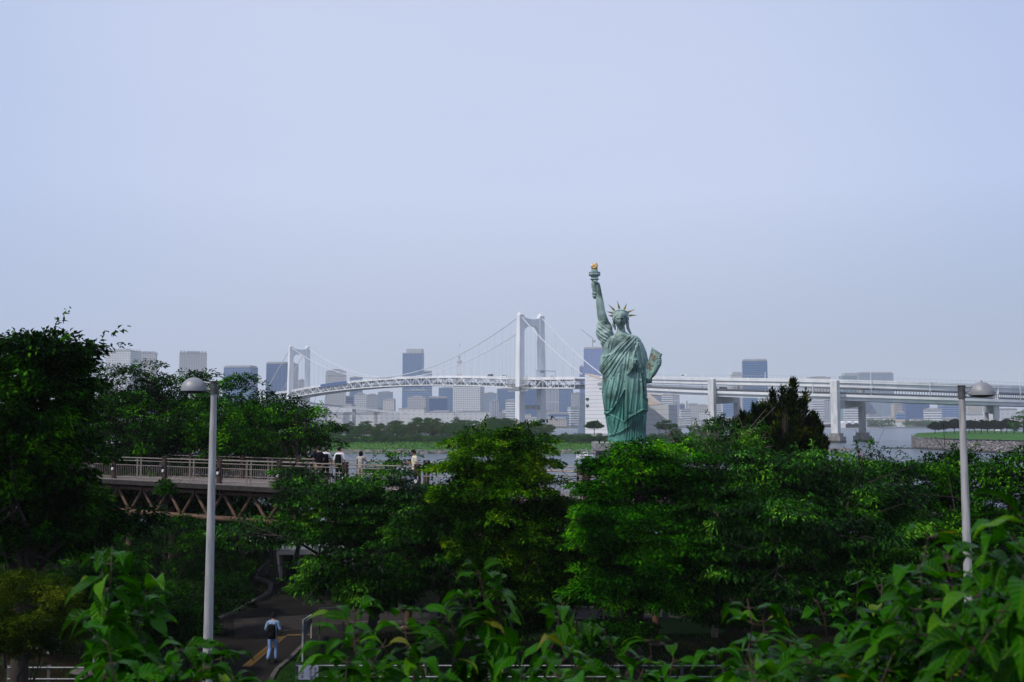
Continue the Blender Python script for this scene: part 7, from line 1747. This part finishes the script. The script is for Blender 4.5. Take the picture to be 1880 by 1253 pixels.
def backpack(t, chest, k, label, mt='black', low=0):
    b = thing('backpack', tuple(local(t, chest + Vector((0, .17 * k, -.2 * k - low)))), label, 'backpack', None, t.rotation_euler.z)
    V = []; n = 20
    for j in range(15):
        f = j / 14; z = (f - .5) * .5 * k + .06 * k; w_ = .15 * k * (1 - .28 * max(0, f - .6) / .4 - .1 * (1 - f) ** 4); d_ = .1 * k * (.8 + .3 * math.sin(math.pi * (1 - f) ** .8)) * (1 - .5 * max(0, f - .85) / .15) * (1 - .4 * max(0, .08 - f) / .08)
        for i in range(n):
            th = 2 * math.pi * i / n; c_, s_ = math.cos(th), math.sin(th); V.append((math.copysign(abs(c_) ** .55, c_) * w_, math.copysign(abs(s_) ** .6, s_) * d_ * (1 if s_ > 0 else .6), z))
    F = [(j * n + i, j * n + (i + 1) % n, (j + 1) * n + (i + 1) % n, (j + 1) * n + i) for j in range(14) for i in range(n)] + [tuple(reversed(range(n))), tuple(range(14 * n, 15 * n))]
    mesh_obj('bag', V, F, CL[mt], b, world=False, smooth=50)
    m = MB(); m.ell((0, .1 * k, -.06 * k), (.11 * k, .045 * k, .12 * k), 14, 8); m.obj('pocket', CL[mt], b, world=False, smooth=60)
    m = MB()
    for s_ in (-1, 1): m.tube([(s_ * .1 * k, -.06 * k, -.12 * k), (s_ * .14 * k, -.2 * k, -.05 * k), (s_ * .13 * k, -.31 * k, .13 * k), (s_ * .11 * k, -.26 * k, .29 * k), (s_ * .09 * k, -.13 * k, .335 * k), (s_ * .08 * k, -.03 * k, .27 * k)], .017 * k, 6)
    m.tube([(-.03 * k, 0, .3 * k), (0, .01 * k, .335 * k), (.03 * k, 0, .3 * k)], .008, 6); m.obj('strap', CL[mt], b, world=False, smooth=60)
    return b
def phone(loc, rz, tilt, label):
    m = MB(); Mt = Matrix.Rotation(tilt, 3, 'X'); m.box((0, 0, 0), (.075, .009, .15), 0, Mt); o = m.obj('phone', MAT['carglass'], None, world=False); o.location = loc; o.rotation_euler = (0, 0, rz); return tag(o, label, 'phone')
def wpos(px, o):
    """point on the walkway deck whose photo column is px"""
    u = (px - 940) / FPX; a = wp(0, o, DZ); s = (u * a.y - a.x) / (WD_.x - u * WD_.y); return wp(s, o, DZ)
# facing: local -y; rz rotates. The people look away over the bay (towards +y): rz = pi
g_ = wpos(587, 2.25)
t, ch, k = person(tuple(g_), R(205), 'man in dark navy tee and khaki trousers standing at the walkway rail with arms forward', 1.76, shirt='navy', trousers='khaki', untuck=.08, headturn=R(35), la=((-.06, -.02, -.28), (.04, -.24, -.36)), ra=((.07, 0, -.28), (.02, -.24, -.36)))
backpack(t, ch, k, 'black backpack worn by the man in navy tee and khaki trousers')
t, ch, k = person(tuple(wpos(600, 2.9)), R(190), 'man in white shirt and dark trousers half hidden behind the man in navy', 1.72, shirt='white', trousers='black', untuck=.04, headturn=R(20), la=((-.06, -.02, -.28), (.02, -.22, -.38)))
backpack(t, ch, k, 'dark backpack of the white-shirted man half hidden behind the man in navy')
t, ch, k = person(tuple(wpos(625, 2.3)), R(172), 'man in white shirt and black trousers standing apart with his head turned right', 1.75, shirt='white', trousers='black', untuck=.02, headturn=R(-55), la=((-.06, 0, -.28), (-.02, -.2, -.38)), sleeve='elbow')
backpack(t, ch, k, 'large black backpack of the white-shirted man standing apart')
t, ch, k = person(tuple(wpos(664, 2.6)), R(165), 'woman with curly dark hair in beige top photographing the bay with her phone', 1.56, shirt='beige', trousers='stone', hair='curly', untuck=.03, la=((-.05, -.16, -.18), (.06, -.3, .02)), ra=((.07, -.14, -.2), (.0, -.28, .02)), sleeve='elbow')
phone(tuple(local(t, ch + Vector((.1, -.32, .18)))), R(165), R(5), 'dark phone held up by the woman with curly hair')
gm = wpos(763, 1.25)
t, ch, k = person(tuple(gm), R(-70), 'young man in cream tee and blue jeans walking left and looking at his phone', 1.74, shirt='cream', trousers='denim', shoes='shoew', untuck=.06, nod=R(28), lean=.02, la=((.02, -.1, -.27), (.12, -.36, -.22)), ra=((.04, .06, -.27), (.03, .0, -.52)), legs=(((-.09, -.14, .5), (-.09, -.24, .1)), ((.09, .0, .48), (.09, .2, .12))))
phone(tuple(local(t, ch + Vector((-.05, -.45, -.1)))), R(-70), R(-35), 'pale phone in the hand of the young man in cream tee')
gw = gat(500, 1217, GZ + .07)
t, ch, k = person((gw.x, gw.y, GZ + .07), R(176), 'man in pale blue shirt and light jeans walking away along the path', 1.74, shirt='paleblue', trousers='lightdenim', untuck=.03, sleeve='elbow', headturn=R(15), la=((-.09, .0, -.27), (.02, -.18, -.4)), ra=((.09, 0, -.27), (.02, -.2, -.38)), legs=(((-.1, -.08, .5), (-.1, -.03, .1)), ((.09, .02, .49), (.1, .24, .16))))
backpack(t, ch, k, 'long black backpack of the man walking away along the path', low=.05)
# ================================================================ FOREGROUND CHERRY BRANCHES
def cherry_leaf_mat():
    m, t, p = newmat('cherry_leaf'); N = t.nodes; L = t.links
    g = N.new('ShaderNodeNewGeometry'); at_ = N.new('ShaderNodeUVMap'); at_.uv_map = 'leaf'; sp = N.new('ShaderNodeSeparateXYZ'); L.new(at_.outputs['UV'], sp.inputs[0])
    cr = N.new('ShaderNodeValToRGB'); e = cr.color_ramp.elements; e[0].position = 0; e[0].color = (.002, .026, .0001, 1); e[1].position = .9; e[1].color = (.013, .1, .0003, 1)
    k = e.new(.975); k.color = (.06, .17, .002, 1); k = e.new(.9985); k.color = (.16, .1, .02, 1)
    L.new(g.outputs['Random Per Island'], cr.inputs['Fac'])
    def mth(op, a, b=None):
        q = N.new('ShaderNodeMath'); q.operation = op
        for i, v in enumerate((a, b)):
            if v is None: continue
            if isinstance(v, (int, float)): q.inputs[i].default_value = v
            else: L.new(v, q.inputs[i])
        return q.outputs[0]
    # side veins slanting off the midrib: u along the leaf, v = distance from the midrib
    au = mth('ABSOLUTE', mth('SUBTRACT', sp.outputs[1], .5))
    ph = mth('SUBTRACT', mth('MULTIPLY', sp.outputs[0], 9.0), mth('MULTIPLY', au, 5.0))
    w_ = mth('POWER', mth('ABSOLUTE', mth('SINE', mth('MULTIPLY', ph, 3.14159))), .6)
    mid = mth('MINIMUM', mth('MULTIPLY', au, 14.0), 1.0)
    hgt = mth('MULTIPLY', w_, mid)
    b = N.new('ShaderNodeBump'); b.inputs['Distance'].default_value = .0025; b.inputs['Strength'].default_value = .9; L.new(hgt, b.inputs['Height']); L.new(b.outputs['Normal'], p.inputs['Normal'])
    vc = N.new('ShaderNodeMix'); vc.data_type = 'RGBA'; vc.inputs['A'].default_value = (.06, .15, .001, 1); L.new(mth('ADD', mth('MULTIPLY', hgt, .45), .55), vc.inputs['Factor']); L.new(cr.outputs['Color'], vc.inputs['B'])
    L.new(vc.outputs['Result'], p.inputs['Base Color']); p.inputs['Roughness'].default_value = .31; p.inputs['Specular IOR Level'].default_value = .06
    tr = N.new('ShaderNodeBsdfTranslucent'); hs = N.new('ShaderNodeMix'); hs.data_type = 'RGBA'; hs.blend_type = 'MULTIPLY'; hs.inputs['Factor'].default_value = 1; hs.inputs['B'].default_value = (1.6, 1.7, .4, 1)
    L.new(vc.outputs['Result'], hs.inputs['A']); L.new(hs.outputs['Result'], tr.inputs['Color']); mx_ = N.new('ShaderNodeMixShader'); mx_.inputs['Fac'].default_value = .28
    L.new(p.outputs['BSDF'], mx_.inputs[1]); L.new(tr.outputs['BSDF'], mx_.inputs[2]); L.new(mx_.outputs['Shader'], N['Material Output'].inputs['Surface'])
    return m
MAT['cleaf'] = cherry_leaf_mat()
MAT['cherry_twig'] = surf('cherry_twig_bark', (.07, .045, .033, 1), (.03, .018, .012, 1), 30, .7, bump=.001, stretch=(1, 1, .3))
NU, NV = 9, 5
def cherry_leaves(rs, pos, dr, ln, wd):
    """curved, folded, pointed leaves as 9x5 grids"""
    n = len(pos); dr = dr / np.linalg.norm(dr, axis=1, keepdims=True)
    side = np.cross(dr, np.tile([0., 0, 1], (n, 1)) + rs.randn(n, 3) * .3); side /= np.linalg.norm(side, axis=1, keepdims=True); nrm = np.cross(side, dr)
    u = np.linspace(0, 1, NU); prof = np.array([.03, .45, .8, .98, 1.0, .88, .62, .28, .0]); v = np.linspace(-1, 1, NV)
    arch = (.15 + .8 * rs.rand(n)); fold = .12 + .3 * rs.rand(n); wave = rs.randn(n) * .05; phs = rs.rand(n) * 6
    P = np.empty((n, NU, NV, 3)); UV = np.empty((n, NU, NV, 2))
    for i, a in enumerate(u):
        bend = arch * (a - .0) ** 1.8; pt = a ** 1.0
        cen = pos + dr * (ln * (a * (1 - .25 * bend)))[:, None] + nrm * (ln * .12 * math.sin(math.pi * a))[:, None] - np.array([0, 0, 1]) * (ln * bend * .55)[:, None]
        for j, b in enumerate(v):
            hw_ = wd * .5 * prof[i]
            P[:, i, j] = cen + side * (hw_ * b)[:, None] + nrm * (hw_ * abs(b) * fold * 1.2 + ln * wave * abs(b) * np.sin(a * 9 + phs))[:, None]
            UV[:, i, j, 0] = a; UV[:, i, j, 1] = .5 + b * .5 * prof[i] * .8
    idx = np.arange(NU * NV).reshape(NU, NV); q = np.stack([idx[:-1, :-1], idx[1:, :-1], idx[1:, 1:], idx[:-1, 1:]], -1).reshape(-1, 4)
    F = (np.arange(n)[:, None, None] * (NU * NV) + q[None]).reshape(-1, 4)
    return P.reshape(-1, 3), F, UV.reshape(-1, 2)
def shoot_points(tip, root, rs, bow=.06):
    d = root - tip; n = 8; s_ = Vector((rs.randn() * bow, rs.randn() * bow, 0)) * d.length
    return [tip + d * (i / n) + s_ * math.sin(math.pi * i / n) + Vector(rs.randn(3) * .006) for i in range(n + 1)]
def outline(px):
    return np.interp(px, [120, 150, 205, 300, 380, 440, 480, 520, 560, 600, 650, 700, 740, 790, 830, 880, 920, 960, 1000, 1035, 1070, 1110, 1150, 1200, 1250, 1310, 1360, 1390, 1440, 1500, 1560, 1610, 1650, 1680, 1720, 1780, 1830, 1880, 1930],
                     [1130, 1010, 985, 1050, 1150, 1200, 1235, 1250, 1150, 1110, 1090, 1085, 1080, 1110, 1090, 1010, 1110, 1165, 1150, 1075, 1120, 1130, 1160, 1150, 1175, 1165, 1110, 1085, 1120, 1090, 1075, 1060, 1040, 980, 965, 990, 970, 940, 940])
def cherry(px0, px1, tips, label, seed, trunkpx, YT, extra, yr=(2.5, 4.2), lf=1.0):
    rs = np.random.RandomState(seed); b = at(trunkpx, 1200, YT); base = Vector((b.x, YT, GZ))
    t = thing('cherry_tree', tuple(base), label, 'tree')
    fork = Vector((b.x, YT, 10.6)); mb = MB(); mb.tube([base, base.lerp(fork, .5) + Vector((.06, .05, 0)), fork], [.19, .15, .12], 12)
    allp = []; alld = []; alll = []; roots = []
    shoots = list(tips)
    for _ in range(extra):
        px = rs.uniform(px0, px1); px = px + 70 if 560 < px < 625 else px; py = outline(px) + 85 + rs.rand() * 150 * (1 if rs.rand() < .8 else .4); shoots.append((px, py, rs.uniform(*yr), 0))
    for (px, py, Y, big) in shoots:
        tip = at(px, py + (8 if px > 1340 else (28 if px > 500 else 34)), Y); ln = rs.uniform(.45, .75) if not big else big
        root = tip + Vector((rs.uniform(-.12, .12) * (1 if px0 > 500 else .5) + (b.x - tip.x) * (.08 if px0 > 500 else .0), rs.uniform(-.12, .12), -ln)); pts = shoot_points(tip, root, rs)
        mb.tube(pts[::-1], list(np.linspace(.0046, .0015, 9) * (Y / 2.8)), 6); roots.append(root)
        npt = int(ln / .036); 
        for i in range(npt):
            f = (i + rs.rand() * .6) / npt * (1 if big else .95); p = pts[0].lerp(pts[-1], f) if False else pts[min(8, int(f * 8))].lerp(pts[min(8, int(f * 8) + 1)], (f * 8) % 1)
            nl_ = 3 if i < 3 else (2 if rs.rand() < .6 else 1)
            for _ in range(nl_):
                th = rs.rand() * 6.283; upz = rs.uniform(-.35, .75 - .2 * i) if i < 3 else rs.uniform(-1.2, .0)
                d = Vector((math.cos(th), math.sin(th) * .9, upz)).normalized(); fresh_ = i < 2
                pet = .012 + .012 * rs.rand(); q = p + d * pet; mb.tube([p, q], .0012, 4, caps=False)
                L_ = lf * rs.uniform(.10, .165) * (.78 if i < 2 else 1); allp.append(q); alld.append(d); alll.append(L_)
    # limbs gather the shoots back to the trunk fork
    K = max(4, len(roots) // 9); R_ = np.array([tuple(r) for r in roots]); cen = R_[rs.choice(len(R_), K, replace=False)]
    for _ in range(5):
        a_ = ((R_[:, None] - cen[None]) ** 2).sum(-1).argmin(1); cen = np.array([R_[a_ == i].mean(0) if (a_ == i).any() else cen[i] for i in range(K)])
    for i in range(K):
        c = Vector(cen[i]) - Vector((0, 0, .28)); mb.tube([fork, fork.lerp(c, .5) + Vector((0, 0, -.15)), c], [.045, .022, .012], 8)
        for r in R_[a_ == i]:
            r = Vector(r); mb.tube([c, c.lerp(r, .5) + Vector((0, 0, -.04)), r], [.007, .006, .0045], 6)
            for f in (.3, .6, .85):
                for _ in range(3):
                    p = c.lerp(r, f); d = Vector((rs.randn(), rs.randn(), rs.uniform(-.6, .5))).normalized(); allp.append(p + d * .02); alld.append(d); alll.append(rs.uniform(.10, .16))
    mb.obj('branches', MAT['cherry_twig'], t, smooth=60)
    ln = np.array(alll); V, F, UV = cherry_leaves(rs, np.array([tuple(p) for p in allp]), np.array([tuple(d) for d in alld]), ln, ln * (.33 + .11 * rs.rand(len(ln))))
    o = fast_obj('leaves', V, F, MAT['cleaf'], t, smooth=True)
    uv = o.data.uv_layers.new(name='leaf'); uv.data.foreach_set('uv', UV[F.ravel()].ravel().astype(np.float32))
    return t
cherry(140, 480, [(205, 975, 3.0, .6), (180, 1000, 3.0, .4), (262, 1045, 3.1, .4), (225, 1100, 3.0, .45), (205, 1150, 2.9, .4), (330, 1155, 3.0, .3), (352, 1150, 3.0, .35), (385, 1160, 3.1, .4), (408, 1170, 3.0, .35), (375, 1185, 2.9, .35), (430, 1205, 3.0, .4), (465, 1238, 3.0, .35), (300, 1190, 2.8, .4), (355, 1215, 3.0, .4), (405, 1240, 3.0, .4), (270, 1225, 2.9, .4)],
       'near cherry branch with large glossy leaves rising at lower left', 501, 150, 3.1, 4, (2.4, 3.2), .95)
cherry(560, 1330, [(655, 1092, 2.8, .6), (640, 1112, 2.9, .4), (735, 1085, 3.0, .55), (880, 1012, 3.2, .8), (850, 1060, 3.2, .5), (905, 1055, 3.2, .5), (830, 1105, 3.1, .5), (650, 1150, 2.8, .35), (700, 1150, 2.7, .5), (760, 1150, 3, .5), (960, 1170, 2.4, .5), (1060, 1158, 2.2, .5), (1035, 1075, 3.6, .5), (1060, 1110, 3.6, .4), (1195, 1150, 3.5, .4), (1180, 1195, 3.3, .4), (1240, 1180, 3.3, .4), (1310, 1170, 3.2, .4), (900, 1160, 3.2, .5), (1110, 1135, 3.6, .4)],
       'near cherry crown with large glossy leaves along the bottom centre', 502, 860, 3.2, 40, (2.3, 3.8), .88)
cherry(1355, 1930, [(1372, 1092, 2.5, .45), (1400, 1120, 3, .5), (1500, 1092, 3.3, .5), (1575, 1065, 3.6, .4), (1620, 1062, 3.4, .4), (1705, 975, 2.3, .5), (1735, 1000, 2.2, .5), (1690, 1030, 2.2, .4), (1790, 1015, 2.0, .4), (1850, 965, 1.9, .4), (1885, 950, 1.8, .4), (1640, 1130, 2.2, .4), (1450, 1170, 2.9, .5), (1550, 1180, 2.8, .4), (1800, 1080, 1.9, .4), (1860, 1100, 1.8, .4), (1750, 1120, 2.0, .4)],
       'near cherry crown with dense glossy leaves filling the lower right corner', 503, 1660, 3.0, 96, (2.0, 3.7), .86)
# ================================================================ HAZE
hm = bpy.data.materials.new('haze'); hm.use_nodes = True; ht = hm.node_tree; ht.nodes.clear()
ho = ht.nodes.new('ShaderNodeOutputMaterial'); hv = ht.nodes.new('ShaderNodeVolumePrincipled'); hv.inputs['Color'].default_value = (.9, .93, .98, 1); hv.inputs['Density'].default_value = .00013; hv.inputs['Anisotropy'].default_value = 0.0
ht.links.new(hv.outputs['Volume'], ho.inputs['Volume'])
mb = MB(); mb.box((0, 4230, 158), (10700, 8760, 325)); hz_ = mb.obj('haze', hm); tag(hz_, kind='stuff')
